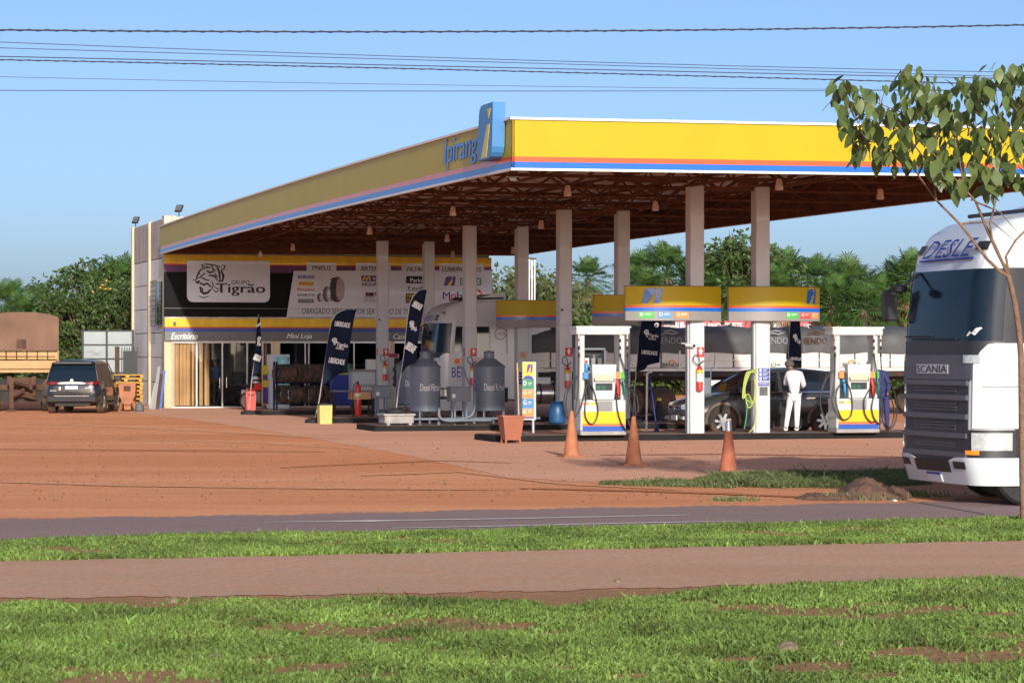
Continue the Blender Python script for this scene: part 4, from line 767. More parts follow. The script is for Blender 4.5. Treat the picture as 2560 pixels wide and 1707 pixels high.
# oil shelf
sh_ = thing('oil_display_shelf', 'grey framed display shelf of oil bottles behind the left fuel pump', 'shelf', at(1478, 9.2, .15))
part('frame', MB().box(-.36,-.33,0,.3,0,2.02).box(.33,.36,0,.3,0,2.02).box(-.36,.36,0,.3,2.0,2.05), 'steel_grey', sh_); part('back_panel', MB().box(-.33,.33,.27,.29,1.0,2.0), 'grille_dark', sh_)
for z in (1.08, 1.42, 1.62): part('board', MB().box(-.33,.33,0,.27,z-.02,z), 'aluminium', sh_)
for z, cs in ((1.64, ('canvas_cream','plate_white','ink_grey','screen_grey')), (1.10, ('ink_yellow','hose_yellow','nozzle_red','label_red'))):
    for k, m in enumerate(cs):
        b_ = thing('oil_bottle', ['pale','white','grey','dark grey','yellow','olive','bright red','dull red'][k+(4 if z < 1.5 else 0)]+' oil bottle on the '+('upper' if z > 1.5 else 'lower')+' row of the display shelf', 'bottle', at(1478, 9.2, .15) + Vector((Ux*(-.24+k*.16)-Uy*.1, Uy*(-.24+k*.16)+Ux*.1, z)))
        part('body', MB().bbox(-.055,.055,-.03,.03,0,.17,.012), m, b_); part('neck', MB().lathe([(.02,.17),(.02,.21),(.028,.212),(.028,.24)], 8, cx=.02), 'ink_black' if k % 2 else m, b_)

# extinguishers and red notices on the first-of-pair columns
def extinguisher(lab, pos, s=1.0):
    t = thing('fire_extinguisher', lab, 'extinguisher', pos, 0, 'extinguishers hung on the columns')
    part('cylinder', MB().lathe([(.06*s,0),(.078*s,.02),(.078*s,.50*s),(.06*s,.56*s),(.03*s,.60*s)], 14), 'red_paint', t); part('label', MB().lathe([(.080*s,.22*s),(.080*s,.42*s)], 14), 'plate_white', t); part('yellow_label', MB().lathe([(.081*s,.43*s),(.081*s,.50*s)], 14), 'ink_yellow', t)
    part('valve', MB().tube([(0,0,.58*s),(0,0,.66*s)], .025, 8).tube([(0,0,.66*s),(.10,-.02,.72*s)], .014, 6).box(-.02,.02,.0,.09,.40*s,.44*s), 'dark_plastic', t)
    part('hose', hose(MB(), [(-.02,0,.62*s),(-.10,-.02,.66*s),(-.17,-.03,.74*s),(-.13,-.03,.86*s),(-.04,-.02,.84*s),(.0,-.01,.70*s)], .011), 'hose_rubber', t)
for (u, v, t), zb, lab in ((COLS[0], 1.02, 'extinguisher on the front column beside the estate car'), (COLS[2], .95, 'extinguisher on the column just left of the left fuel pump'), (COLS[4], .95, 'extinguisher on the column between the diesel tanks'), (COLS[6], .98, 'extinguisher on the leftmost column')):
    extinguisher(lab, W(u+.02, v-.275, zb+.15))
    p = part('fire_notice', MB().box(-.02,.17,-.195,-.187,1.98,2.22), 'ink_red', t); part('notice_symbol', MB().box(.05,.10,-.20,-.195,2.04,2.16).ribbon([(.03,2.12),(.08,2.19),(.12,2.1)], .04, -.2), 'ink_white', p)
    part('side_notice', MB().box(-.195,-.187,-.13,.0,1.98,2.22), 'ink_red', t)
for u, v, t in (COLS[0], COLS[2]):
    part('cable_pipe', MB().tube([(-.21,-.10,.1),(-.21,-.10,2.83)], .018, 6), 'column_paint', t)
    
(u, v, t) = COLS[0]
security_camera('white camera on a bracket on the front column beside the car', W(u-.24, v-.2, 2.25), .6); security_camera('white camera on the column left of the fuel pump', W(COLS[2][0]-.22, COLS[2][1]-.25, 3.25), .2); security_camera('camera on the leftmost column by the cash desk sign', W(COLS[6][0]-.25, COLS[6][1]-.25, 3.2), .2)
security_camera('white camera under the right end of the sign with E, G, G labels', at(2015, 8.4, 2.72), .2); security_camera('white camera hanging under the left column sign beside the flag', at(1642, 8.7, 2.74), -.4)
# notices and hoses on the second front column
(u, v, t) = COLS[1]
for k in range(4): 
    p = part('blue_notice', MB().box(-.13,.15,-.195,-.187,1.62-k*.105-(.02 if k==3 else 0),1.71-k*.105-(.02 if k==3 else 0)), 'ink_blue', t)
    if k < 3: part('notice_symbol', MB().prism(arc(-.075,1.665-k*.105,.032,.032,0,360,12)[:-1][::-1], -.199, -.195).box(-.01,.11,-.199,-.195,1.675-k*.105,1.685-k*.105).box(-.01,.08,-.199,-.195,1.65-k*.105,1.66-k*.105), 'ink_white', p)
    else: part('lettering', put_text(MB(), 'PROIBIDO', -.11, 1.315, .13, 1.355, -.199, .03), 'ink_white', p)
p = part('notice', MB().box(-.10,.11,-.195,-.187,1.05,1.26), 'screen_grey', t, label='small glazed notice case'); part('notice', MB().box(-.11,.12,-.195,-.187,.82,1.0), 'plate_white', t); part('notice', MB().box(-.08,.11,-.195,-.187,.42,.78), 'plate_white', t)
part('duct', MB().box(-.22,-.187,-.12,.0,.1,2.83), 'column_paint', t)
ah = thing('air_hose', 'coiled green and yellow air hose hanging on the left of the second front column', 'hose', W(u, v, .15))
for k in range(5):
    y0 = -.23; w_ = .05*k; part('hose_loop', hose(MB(), [(-.20,y0,1.55-.03*k),(-.36-w_*.5,y0-.02,1.45),(-.50-w_*.3,y0-.02,1.05-.05*k),(-.42,y0-.03,.62+.08*k),(-.28,y0-.03,.75),(-.21,y0,1.1+.08*k)], .014), 'hose_green' if k % 2 else 'hose_yellow', ah)
part('hose_tail', hose(MB(), [(-.44,-.25,.80),(-.46,-.26,.45),(-.52,-.26,.10)], .014), 'hose_green', ah); part('hose_tail', hose(MB(), [(-.24,-.22,1.3),(-.22,-.24,.8),(-.22,-.26,.4),(-.30,-.27,.12),(-.42,-.3,.015)], .014), 'hose_yellow', ah)
(u, v, t) = COLS[3]
for k in range(4): part('blue_notice', MB().box(-.10,.13,-.195,-.187,1.55-k*.10,1.63-k*.10), 'ink_blue', t)
(u, v, t) = COLS[5]
for k in range(4): part('blue_notice', MB().box(-.14,.06,-.195,-.187,1.42-k*.10,1.50-k*.10), 'ink_blue', t)
p = part('no_smoking_notice', MB().box(-.14,.09,-.195,-.187,1.90,2.12), 'canvas_cream', t); rg = MB()
for i in range(16): a0, a1 = R(i*22.5), R(i*22.5+22.5); rg.add([(-.025+.07*math.cos(a0),-.199,2.01+.07*math.sin(a0)),(-.025+.07*math.cos(a1),-.199,2.01+.07*math.sin(a1)),(-.025+.052*math.cos(a1),-.199,2.01+.052*math.sin(a1)),(-.025+.052*math.cos(a0),-.199,2.01+.052*math.sin(a0))], [(0,1,2,3)])
rg.add([(-.07,-.2,2.045),(-.06,-.2,2.06),(.02,-.2,1.975),(.01,-.2,1.96)], [(0,1,2,3)]); part('prohibition_ring', rg, 'ink_red', p)

# traffic cones
def cone(lab, x, y, m, h=.98, z=0, sleeve=False, k=1.0):
    X, Z = G(x, y, z); t = thing('traffic_cone', lab, 'cone', Vector((X, Z, z)), random.uniform(-.4,.4), 'traffic cones standing on the paving')
    part('base', MB().bbox(-.24,.24,-.24,.24,0,.035,.02), m, t)
    part('cone', MB().lathe([(.165,.035),(.155,.06),(.10,.48),(.045,h-.06),(.038,h),(.025,h+.01)], 20), m, t)
    if sleeve: part('collar', MB().lathe([(.062,h-.16),(.046,h)], 16), 'aluminium', t, label='grey worn tip')
    return t
cone('dusty orange cone in front of the left fuel pump, leftmost of three', 1429, 1142, 'cone_dusty', .92); cone('rusty orange cone with a white speck, middle of the three', 1584, 1163, 'cone_dusty', .90)
X, Z = G(1821, 1190); cone('reddish cone with grey tip next to the weeds, rightmost of the three', 1821, 1190, 'cone_red', .93, sleeve=True)
# black cone behind
X, Z = G(1648, 1052, .0); t = thing('traffic_cone', 'black cone with a yellow collar behind the dark car bumper', 'cone', Vector((X, Z, 0)), 0)
part('base', MB().bbox(-.23,.23,-.23,.23,0,.05,.02), 'rubber', t); part('cone', MB().lathe([(.17,.05),(.05,.72),(.03,.74)], 16), 'rubber', t); part('collar', MB().lathe([(.078,.62),(.066,.70)], 16), 'ink_yellow', t)

# orange planter bin
X, Z = G(1277, 1108); t = thing('waste_box', 'orange tapered metal box standing at the left end of the front island', 'waste box', Vector((X, Z, 0)))
vs = [(-.18,-.18,.08),(.18,-.18,.08),(.18,.18,.08),(-.18,.18,.08),(-.25,-.25,.62),(.25,-.25,.62),(.25,.25,.62),(-.25,.25,.62),(-.22,-.22,.62),(.22,-.22,.62),(.22,.22,.62),(-.22,.22,.62),(-.16,-.16,.12),(.16,-.16,.12),(.16,.16,.12),(-.16,.16,.12)]
part('box', MB().add(vs, [(0,3,2,1),(0,1,5,4),(1,2,6,5),(2,3,7,6),(3,0,4,7),(4,5,9,8),(5,6,10,9),(6,7,11,10),(7,4,8,11),(8,9,13,12),(9,10,14,13),(10,11,15,14),(11,8,12,15),(12,13,14,15)]), 'planter_orange', t)
part('rim', MB().box(-.27,.27,-.27,-.24,.60,.64).box(-.27,.27,.24,.27,.60,.64).box(-.27,-.24,-.24,.24,.60,.64).box(.24,.27,-.24,.24,.60,.64), 'planter_orange', t)
for sx in (-1,1):
    for sy in (-1,1): part('leg', MB().box(sx*.17-.02,sx*.17+.02,sy*.17-.02,sy*.17+.02,0,.10), 'planter_orange', t)
t = thing('broom', 'wooden broom handle leaning up out of the orange box', 'broom', at(1293, k1[1]+.4, .1)); part('handle', MB().tube([(.05,0,.1),(0,0,1.75)], .018, 6), 'wood_slat', t); part('head', MB().box(-.1,.2,-.03,.03,.0,.12), 'dark_plastic', t)
# fuel price totem
X, Z = G(1323, 1092); t = thing('price_totem', 'slim upright fuel list sign with orange, green and blue fields in a white edge', 'sign', Vector((X, Z, 0)), -.35)
part('post', MB().tube([(.10,0,0),(.10,0,.45)], .04, 8), 'aluminium', t); part('frame', MB().bbox(-.17,.17,-.04,.04,.42,1.86,.01), 'pump_white', t)
yy = [(.46,.50,'ink_purple'),(.50,.70,'label_orange'),(.71,.95,'label_blue'),(.96,1.17,'label_orange'),(1.18,1.42,'ink_green'),(1.42,1.84,'logo_yellow')]
for a, b, m in yy:
    p = part('field', MB().box(-.165,.12,-.048,-.04,a,b), m, t)
    if b-a > .18 and b < 1.5: part('lettering', put_text(MB(), 'EGDG'[int((a-.4)*3.3) % 4], -.14, a+.09, -.06, b-.03, -.052, .04).box(-.02,.07,-.052,-.050,a+.15,a+.165).box(-.02,.05,-.052,-.050,a+.11,a+.12), 'ink_white', p)
part('emblem_arc', MB().prism([(-.16,1.43)]+[(x,z) for x,z in arc(-.02,1.42,.13,.10,180,0,10)], -.053, -.048), 'ink_blue', t); i_logo(t, -.06, 1.60, .09, 1.80, -.06, 'ink_purple', 'logo_yellow')

# diesel filter tanks
def tank(lab, xl, xr, v, zleg=.36, txt='Diesel Filtrado', r=None, yaw=0, group=True):
    ua, ub = U_(xl, v), U_(xr, v); r = (ub-ua)/2*.96; t = thing('diesel_filter_tank', lab, 'tank', W((ua+ub)/2, v+r, .15), 0, 'grey diesel filter tanks')
    b0, b1 = zleg, 1.53
    part('shell', MB().lathe([(r*.96,b0),(r,b0+.02),(r,b1)], 36), 'tank_paint', t); part('cone_top', MB().lathe([(r*1.06,b1),(r*1.06,b1+.03),(r*.40,b1+.24),(r*.34,b1+.25)], 32), 'tank_paint', t); part('hatch', MB().lathe([(r*.34,b1+.24),(r*.34,b1+.40),(r*.38,b1+.40),(r*.30,b1+.44),(.02,b1+.46)], 20), 'tank_paint', t)
    for k in range(4): a = R(45+90*k)+.2; part('leg', MB().box(-.035,.035,-.02,.02,0,b0+.08), 'tank_paint', t, (r*.97*math.cos(a), r*.97*math.sin(a), 0), (0,0,a))
    mb = put_text(MB(), txt, -.58*r, .91, (.98 if 'F' in txt else .5)*r, 1.10, 0, 0, .12)
    mb.v = [((r+.006)*math.sin(p[0]/r), -(r+.006)*math.cos(p[0]/r), p[2]) for p in mb.v]; part('lettering', mb, 'ink_white', t)
    return t, r
tank('lighter grey diesel filter tank nearest the concrete block, lettered Diesel Filtrado', 1033, 1111, k2[1]+.35); tank('darker diesel filter tank between the column and the orange box, lettered Diesel Filtrado', 1193, 1273, k2[1]+.55); tank('rear diesel tank partly hidden behind the lighter one', 998, 1068, 26.3)
pp = thing('tank_pipework', 'grey fuel pipes running low along the island beneath the diesel tanks', 'pipes', at(1030, k2[1]+.3, .15)); L = 3.6
part('pipe', MB().tube([(0,.1,.16),(L,.1,.16)], .035, 8), 'steel_grey', pp); part('pipe', hose(MB(), [(.75,.0,.45),(.76,.0,.22),(.95,.0,.12),(1.4,0,.12),(2.2,0,.12)], .04, 8), 'steel_grey', pp)
part('pipe', hose(MB(), [(1.25,0,1.55),(1.42,0,1.52),(1.5,0,1.3),(1.62,0,1.02)], .03, 8), 'steel_grey', pp); part('pipe', hose(MB(), [(1.0,0,.12),(1.55,0,.2),(1.72,0,.4),(1.74,0,.9)], .035, 8), 'steel_grey', pp)
part('pipe', hose(MB(), [(2.2,0,1.52),(2.28,0,1.5),(2.34,0,1.2),(2.45,0,.9)], .02, 6), 'steel_grey', pp)
def pump_box(lab, xl, xr, yt, yb, v):
    u0, u1 = U_(xl, v), U_(xr, v); z0, z1 = ZH(yb, (u0+u1)/2, v)-.15, ZH(yt, (u0+u1)/2, v)-.15; t = thing('pump_box', lab, 'equipment box', W((u0+u1)/2, v, .15)); w_ = (u1-u0)/2
    part('cabinet', MB().bbox(-w_,w_,0,.4,z0,z1,.02), 'steel_grey', t); part('lid', MB().box(-w_-.015,w_+.015,-.015,.415,z1,z1+.02), 'steel_grey', t); part('label', MB().box(-w_+.05,-w_+.14,-.006,0,z1-.28,z1-.18), 'plate_white', t)
    for sx in (-1,1):
        for y in (.03,.37): part('leg', MB().box(sx*(w_*.55)-.025,sx*(w_*.55)+.025,y-.02,y+.02,0,z0), 'steel_grey', t)
    part('motor', MB().tube([(-w_*.3,.2,.12),(w_*.4,.2,.12)], .09, 10).tube([(-w_*.7,.15,.1),(-w_*.7,.15,z0)], .03, 8), 'tank_paint', t)
pump_box('grey pump box on legs between the two big diesel tanks', 1126, 1178, 968, 1004, k2[1]+.5); pump_box('grey pump box on legs left of the rear diesel tank', 937, 977, 965, 996, k3[1]+.4)
X, Z = G(990, 1063, .15); t = thing('concrete_trough', 'square dirty concrete block at the left end of the diesel island', 'block', Vector((X, Z+.3, .15))); part('body', MB().bbox(-.40,.40,-.35,.4,.05,.27,.03), 'concrete', t); part('rim', MB().bbox(-.44,.44,-.39,.44,.25,.31,.02), 'concrete', t)
for x in (-.3,.3): part('foot', MB().box(x-.04,x+.04,-.34,.38,0,.06), 'concrete', t)
BLK = Vector((X, Z+.3, .46))
# flags
def flag(lab, base, rows_px, v, pole_px, texts, ox, oy, sc, m='flag_navy', base_disc=True, grp='navy feather flags'):
    bu, bv = UVW(base.x, base.y); s = FOC/base.y; t = thing('feather_flag', lab, 'flag', base, 0, grp); t.rotation_euler = (0,0,0)
    def L_(zx, zy): return ((ox+zx/sc-CX)/s - base.x, CAMH-(oy+zy/sc-HOR)/s - base.z)
    vs = []; n = 9
    for j, (y, xl, xr) in enumerate(rows_px):
        for i in range(n):
            f = i/(n-1); x, z = L_(xl+(xr-xl)*f, y); vs.append((x, .05*math.sin(f*7+j*.8)*f - .02, z))
    part('sail', MB().add(vs, [(j*n+i, j*n+i+1, (j+1)*n+i+1, (j+1)*n+i) for j in range(len(rows_px)-1) for i in range(n-1)], True), m, t)
    pts = [(L_(*p)[0], 0, L_(*p)[1]) for p in pole_px]; part('pole', hose(MB(), pts, .016), 'pole_grey', t)
    if base_disc: part('base', MB().lathe([(.26,0),(.28,.04),(.26,.10),(.12,.14),(.03,.15)], 20, cx=pts[0][0]), 'rubber', t)
    for s_, x0, y0, x1, y1, ang in texts:
        a = L_(x0, y1); b = L_(x1, y0); c = ((a[0]+b[0])/2, (a[1]+b[1])/2); T = Matrix.Translation((c[0], -.075, c[1])) @ Matrix.Rotation(R(ang), 4, 'Y')
        w_, h_ = (b[0]-a[0])/2, (b[1]-a[1])/2
        if s_ == 'tiger':
            q = MB()
            for pts_ in ([(-.9,.2),(-.6,.8),(0,.95),(.5,.7)],[(-.8,.1),(-.3,.2),(0,.6)],[(-.6,-.1),(-.2,-.2),(.1,.2)],[(-.3,-.5),(0,-.8),(.3,-.3)],[(.2,.5),(.5,.2),(.5,-.3)],[(-.1,.1),(.2,.0),(.3,.4)]): q.ribbon([(x*w_, z*h_) for x, z in pts_], h_*.35, 0, T)
            part('tiger_head', q, 'ink_white', t)
        else: part('lettering', put_text(MB(), s_, -w_, -h_, w_, h_, 0, .04, .05, T), 'ink_white', t)
    return t
X, Z = G(621.7, 1036); flag('slim furled navy flag standing in front of the office glass beside the red bin', Vector((X, Z, 0)), [(1140,822,826),(1110,828,893),(1030,838,905),(960,845,908),(800,855,905),(700,862,895),(640,870,892),(590,878,884)], 0, [(790,1480),(806,1300),(822,1140),(850,950),(862,760),(878,592)],
    [('LIBERDADE',838,950,905,1005,22),('tiger',862,790,902,850,30),('Tigrão',866,830,902,880,40),('LIB',870,660,890,710,55)], 400, 620, 3.564)
X, Z = G(782, 1057); flag('broad navy feather flag above the yellow bin', Vector((X, Z, 0)), [(1110,355,358),(1060,361,430),(1005,367,500),(990,369,575),(930,378,578),(800,398,592),(680,415,608),(560,442,628),(500,478,640),(472,520,645),(458,575,650)], 0, [(290,1410),(330,1250),(352,1110),(375,960),(400,800),(420,660),(445,550),(490,485),(560,458)],
    [('LIBERDADE',468,562,600,604,8),('tiger',440,700,500,760,8),('Tigrão',482,740,580,785,8),('DIESEL',478,778,550,796,8),('LIBERDADE',417,872,555,918,10)], 700, 640, 3.409)
flag('narrow navy feather flag leaning right on the concrete block', BLK, [(1000,1035,1040),(940,1044,1080),(905,1048,1160),(880,1052,1168),(760,1068,1172),(640,1078,1190),(520,1092,1212),(400,1112,1232),(335,1145,1243),(300,1185,1250),(288,1215,1253)], 0, [(988,1330),(1015,1100),(1038,980),(1062,780),(1085,560),(1108,410),(1150,325),(1215,288)],
    [('LIBERDADE',1130,395,1215,450,30),('tiger',1095,555,1150,615,30),('Tigrão',1108,590,1172,640,38),('LIBERDADE',1072,745,1160,812,32)], 700, 640, 3.409)
vD = 17.8; flag('black flag hanging under the left column sign beside the left pump', at(1583, vD, .15), [(890,820,826),(868,822,900),(830,828,925),(820,829,960),(805,832,1027),(700,838,1035),(580,846,1040),(475,862,1046),(415,872,1050)], 0, [(793,1310),(806,1080),(820,890),(845,640),(868,440)],
    [('tiger',888,515,945,585,0),('Tigrão',935,552,1020,588,5),('DIESEL',930,588,1000,604,5),('LIBERDADE',868,700,1012,735,6)], 1360, 680, 3.564)
flag('black flag behind the dark estate car under the right column sign', at(1972, 17.5, .15), [(815,965,1085),(760,968,1082),(700,970,1080),(560,975,1075),(430,988,1066),(380,995,1060)], 0, [(962,1250),(964,900),(972,640),(990,380)],
    [('tiger',1005,555,1050,620,0),('Tig',1035,600,1072,640,6),('LIBERDA',975,758,1078,785,4)], 1700, 680, 3.564)
# bins
def litter_bin(lab, xl, xr, yb, yt, m, tap=.85, lid=True, h=0):
    X, Z = G((xl+xr)/2, yb); s = FOC/Z; w_ = (xr-xl)/2/s*.93; H = (yb-yt)/s; t = thing('bin', lab, 'bin', Vector((X, Z+w_, h)))
    vs = []; 
    for z, k in ((0,tap),(H,1.0)):
        for x, y in ((-1,-1),(1,-1),(1,1),(-1,1)): vs.append((x*w_*k, y*w_*k, z))
    b = MB().add(vs, [(0,3,2,1),(4,5,6,7),(0,1,5,4),(1,2,6,5),(2,3,7,6),(3,0,4,7)]); part('body', b, m, t); return t, w_, H
t, w_, H = litter_bin('red plastic litter bin with swing lid at the foot of the slim flag', 611, 638, 1036, 994, 'bin_red'); part('lid', MB().add([(-w_*1.06,-w_*1.06,H),(w_*1.06,-w_*1.06,H),(w_*1.06,w_*1.06,H),(-w_*1.06,w_*1.06,H),(-w_*.9,-w_*.5,H+.22),(w_*.9,-w_*.5,H+.22),(w_*.9,w_*.5,H+.22),(-w_*.9,w_*.5,H+.22)], [(0,1,5,4),(1,2,6,5),(2,3,7,6),(3,0,4,7),(4,5,6,7)]), 'bin_red', t); part('flap_slot', MB().ribbon([(-w_*.7,H+.13),(-w_*.3,H+.08),(w_*.3,H+.08),(w_*.7,H+.13)], .04, -w_*.95), 'chassis', t)
t, w_, H = litter_bin('square yellow bin with black rim under the broad navy flag', 793, 828, 1060, 1013, 'bin_yellow', .94); part('rim', MB().box(-w_*1.03,w_*1.03,-w_*1.03,w_*1.03,H,H+.035), 'dark_plastic', t); part('bin_bag', MB().lathe([(w_*.8,H+.03),(w_*.5,H+.06),(.02,H+.05)], 12), 'chassis', t)
# tall extinguisher on wheels
X, Z = G(895, 1046); t = thing('wheeled_extinguisher', 'tall free standing red extinguisher right of the yellow bin', 'extinguisher', Vector((X, Z, 0)))
part('cylinder', MB().lathe([(.09,.0),(.10,.03),(.10,.98),(.075,1.06),(.03,1.10)], 18), 'red_paint', t); part('label', MB().lathe([(.102,.62),(.102,.80)], 18), 'plate_white', t); part('yellow_label', MB().lathe([(.1025,.64),(.1025,.71)], 18), 'ink_yellow', t); part('valve', MB().tube([(0,0,1.08),(0,0,1.18)], .03, 8), 'dark_plastic', t)
part('hose', hose(MB(), [(0,0,1.14),(-.14,-.02,1.05),(-.18,-.02,.6),(-.19,-.02,.12),(-.13,-.02,.05)], .014), 'hose_rubber', t); part('stand', MB().box(-.14,.14,.08,.13,0,.05).tube([(-.15,.1,.08),(-.11,.1,.08)], .08, 10).tube([(.11,.1,.08),(.15,.1,.08)], .08, 10), 'dark_plastic', t)
# blue barrel
t = thing('barrel', 'blue plastic drum between the price sign and the left fuel pump', 'barrel', at(1393, k2[1]+.3, .15)); part('body', MB().lathe([(.17,0),(.22,.05),(.235,.25),(.225,.42),(.18,.56),(.16,.58)], 22), 'plastic_blue', t); part('rim', MB().lathe([(.165,.57),(.175,.59),(.165,.62),(.02,.62)], 18), 'plastic_blue', t)
# slim totem by the motorcycle
X, Z = G(664, 1027); t = thing('small_totem', 'narrow yellow and violet totem leaning beside the white freezer', 'sign', Vector((X, Z, 0)), .5)
part('board', MB().box(-.16,.14,-.02,.02,.22,1.62), 'logo_yellow', t); part('violet_field', MB().box(-.14,.12,-.028,-.02,.25,.85), 'ink_purple', t); part('violet_field', MB().box(-.14,.06,-.028,-.02,1.10,1.30), 'ink_purple', t); part('edge_rail', MB().tube([(.16,0,.0),(.15,0,1.68)], .025, 8), 'aluminium', t)
# freezers and counter in front of shop
t = thing('ice_freezer', 'tall white ice freezer with turquoise wave print by the tyres', 'freezer', at(700, 41.5, 0)); u0 = -.38
part('cabinet', MB().bbox(-.37,.36,0,.6,.08,2.02,.03), 'freezer_white', t); part('picture', MB().box(-.22,.34,-.012,0,.9,1.95), 'water_print', t); part('door_gap', MB().box(-.3,.3,-.008,0,.83,.85), 'ink_grey', t); part('plinth', MB().box(-.35,.34,.03,.58,0,.08), 'ink_grey', t)
# tyre rack
def tyre_mesh(r, w_):
    return MB().lathe([(r*.60,-w_*.38),(r*.72,-w_*.5),(r*.92,-w_*.5),(r,-w_*.36),(r*.985,-w_*.16),(r,-.01),(r,.01),(r*.985,w_*.16),(r,w_*.36),(r*.92,w_*.5),(r*.72,w_*.5),(r*.60,w_*.38),(r*.60,-w_*.38)], 24, Matrix.Rotation(R(90), 4, 'Y'), caps=False).mesh('tyre')
RV = k4[1]+.5; t = thing('tyre_rack', 'dark blue steel rack holding two rows of tyres in front of the mini shop', 'rack', at(692, RV, .15)); RL = U_(822, RV)-U_(692, RV)
for x in (0, RL): part('upright', MB().box(x-.03,x+.03,-.03,.03,0,1.62).box(x-.03,x+.03,.45,.51,0,1.62).box(x-.03,x+.03,.03,.45,0,.05).box(x-.03,x+.03,.03,.45,.9,.95), 'flag_navy', t)
for z in (.22, .92): part('rail', MB().tube([(0,.05,z),(RL,.05,z)], .025, 6).tube([(0,.42,z),(RL,.42,z)], .025, 6), 'flag_navy', t)
tm = tyre_mesh(.33, .2); tm.materials.append(M['dusty_rubber']); k = 0
for z, xs in ((.98, [699,713,727,742,757,771,785,799,812]), (.28, [703,722,740,771,790,809])):
    for j, x in enumerate(xs):
        o = bpy.data.objects.new('tyre', tm); col.objects.link(o); o.location = at(x, RV+.24, .15+z+.24); o.rotation_euler = (random.uniform(0,3), 0, TH+random.uniform(.25,.45)); 
        tag(o, ['leftmost','second','third','fourth','fifth','sixth','seventh','eighth','rightmost'][j if j < len(xs)-1 else 8] + ' tyre standing on the '+('upper' if z > .5 else 'lower')+' rail of the tyre rack', 'tyre', 'tyres on the rack')
t = thing('chest_freezer', 'white chest freezer with scribbled front left of the leftmost column', 'freezer', at(911, 36.9, .15)); part('body', MB().bbox(-.42,.40,0,.6,.55,1.28,.03), 'freezer_white', t); part('lid', MB().box(-.44,.42,-.02,.62,1.28,1.36), 'ink_grey', t)
mk = MB()
for q in range(7): mk.ribbon([(-.3+q*.09, .74), (-.27+q*.09, .86), (-.22+q*.09, .76), (-.18+q*.09, .84)], .03, -.01)
part('scribble', mk, 'ink_black', t)
for x in (-.38,.36): part('leg', MB().box(x-.03,x+.03,.02,.08,0,.55), 'chassis', t)
t = thing('crate_stack', 'pale slatted plastic crates standing on the chest freezer', 'crates', at(930, 36.95, 1.51)); 
for q in range(4): part('crate', MB().box(-.17,.17,0,.3,q*.085,q*.085+.06).box(-.15,.15,.01,.29,q*.085+.06,q*.085+.085), 'plate_white', t)
t = thing('work_table', 'brown topped steel table with tools left of the pump box', 'table', at(890, 33.0, 0)); part('top', MB().box(-.75,.6,0,.6,.80,.85), 'steel_grey', t); part('drawer_box', MB().box(-.15,.5,.0,.5,.56,.80), 'wood_slat', t)
for x in (-.7,.55):
    for y in (.04,.55): part('leg', MB().box(x-.03,x+.03,y-.03,y+.03,0,.8), 'chassis', t)
t = thing('blue_cabinet', 'dark blue steel cabinet behind the broad flag', 'cabinet', at(858, 38.5, 0)); part('body', MB().bbox(-.38,.36,0,.5,.25,1.32,.03), 'ink_blue', t); part('top', MB().box(-.4,.38,-.02,.52,1.32,1.38), 'hose_yellow', t)
for x in (-.33,.31): part('leg', MB().box(x-.03,x+.03,.03,.1,0,.25), 'chassis', t)
t = thing('oil_drum', 'small green drum on the blue cabinet', 'drum', at(873, 38.7, 1.38)); part('body', MB().lathe([(.12,0),(.12,.30),(.05,.33)], 14), 'nozzle_green', t)
# payment terminal by column 4
t = thing('old_pump', 'pale narrow pump with dials right of the leftmost column', 'fuel pump', at(984, 37.2, .0)); part('body', MB().bbox(-.2,.2,0,.4,0,2.05,.03), 'plate_white', t); part('dark_window', MB().box(.02,.2,-.012,0,.9,1.9), 'grille_dark', t)
for z in (1.2,1.5,1.0): part('dial', MB().prism(arc(.05,z,.09,.09,0,360,14)[:-1][::-1], -.03, -.012), 'chrome', t)
part('red_notice', MB().box(-.18,.15,-.012,0,1.92,2.05), 'sign_pink', t)
# white squeegee pole frame and blue mop
t = thing('white_post', 'thin white post behind the left pump, left of the blue pole', 'post', at(1616, 14.5, 0)); part('post', MB().tube([(0,0,0),(.02,0,1.55)], .03, 8).tube([(.02,0,1.55),(.15,0,1.58)], .02, 6), 'plate_white', t)
t = thing('mop', 'slanting blue mop handle behind the left pump', 'mop', at(1634, 14.6, 0)); part('handle', MB().tube([(.08,0,.1),(-.10,0,1.45)], .016, 6), 'ink_blue', t); part('head', MB().lathe([(.09,0),(.06,.08),(.02,.12)], 10, cx=.08), 'ink_blue', t)
t = thing('service_tower', 'small grey air and water unit behind the front column, right of the mop', 'service unit', at(1768, 12.0, .0)); part('box', MB().bbox(-.12,.12,0,.2,1.0,1.7,.02), 'steel_grey', t); part('dial_panel', MB().box(-.08,.08,-.01,0,1.45,1.62), 'glass_blue', t); part('post', MB().box(-.05,.05,.05,.15,0,1.0), 'steel_grey', t)

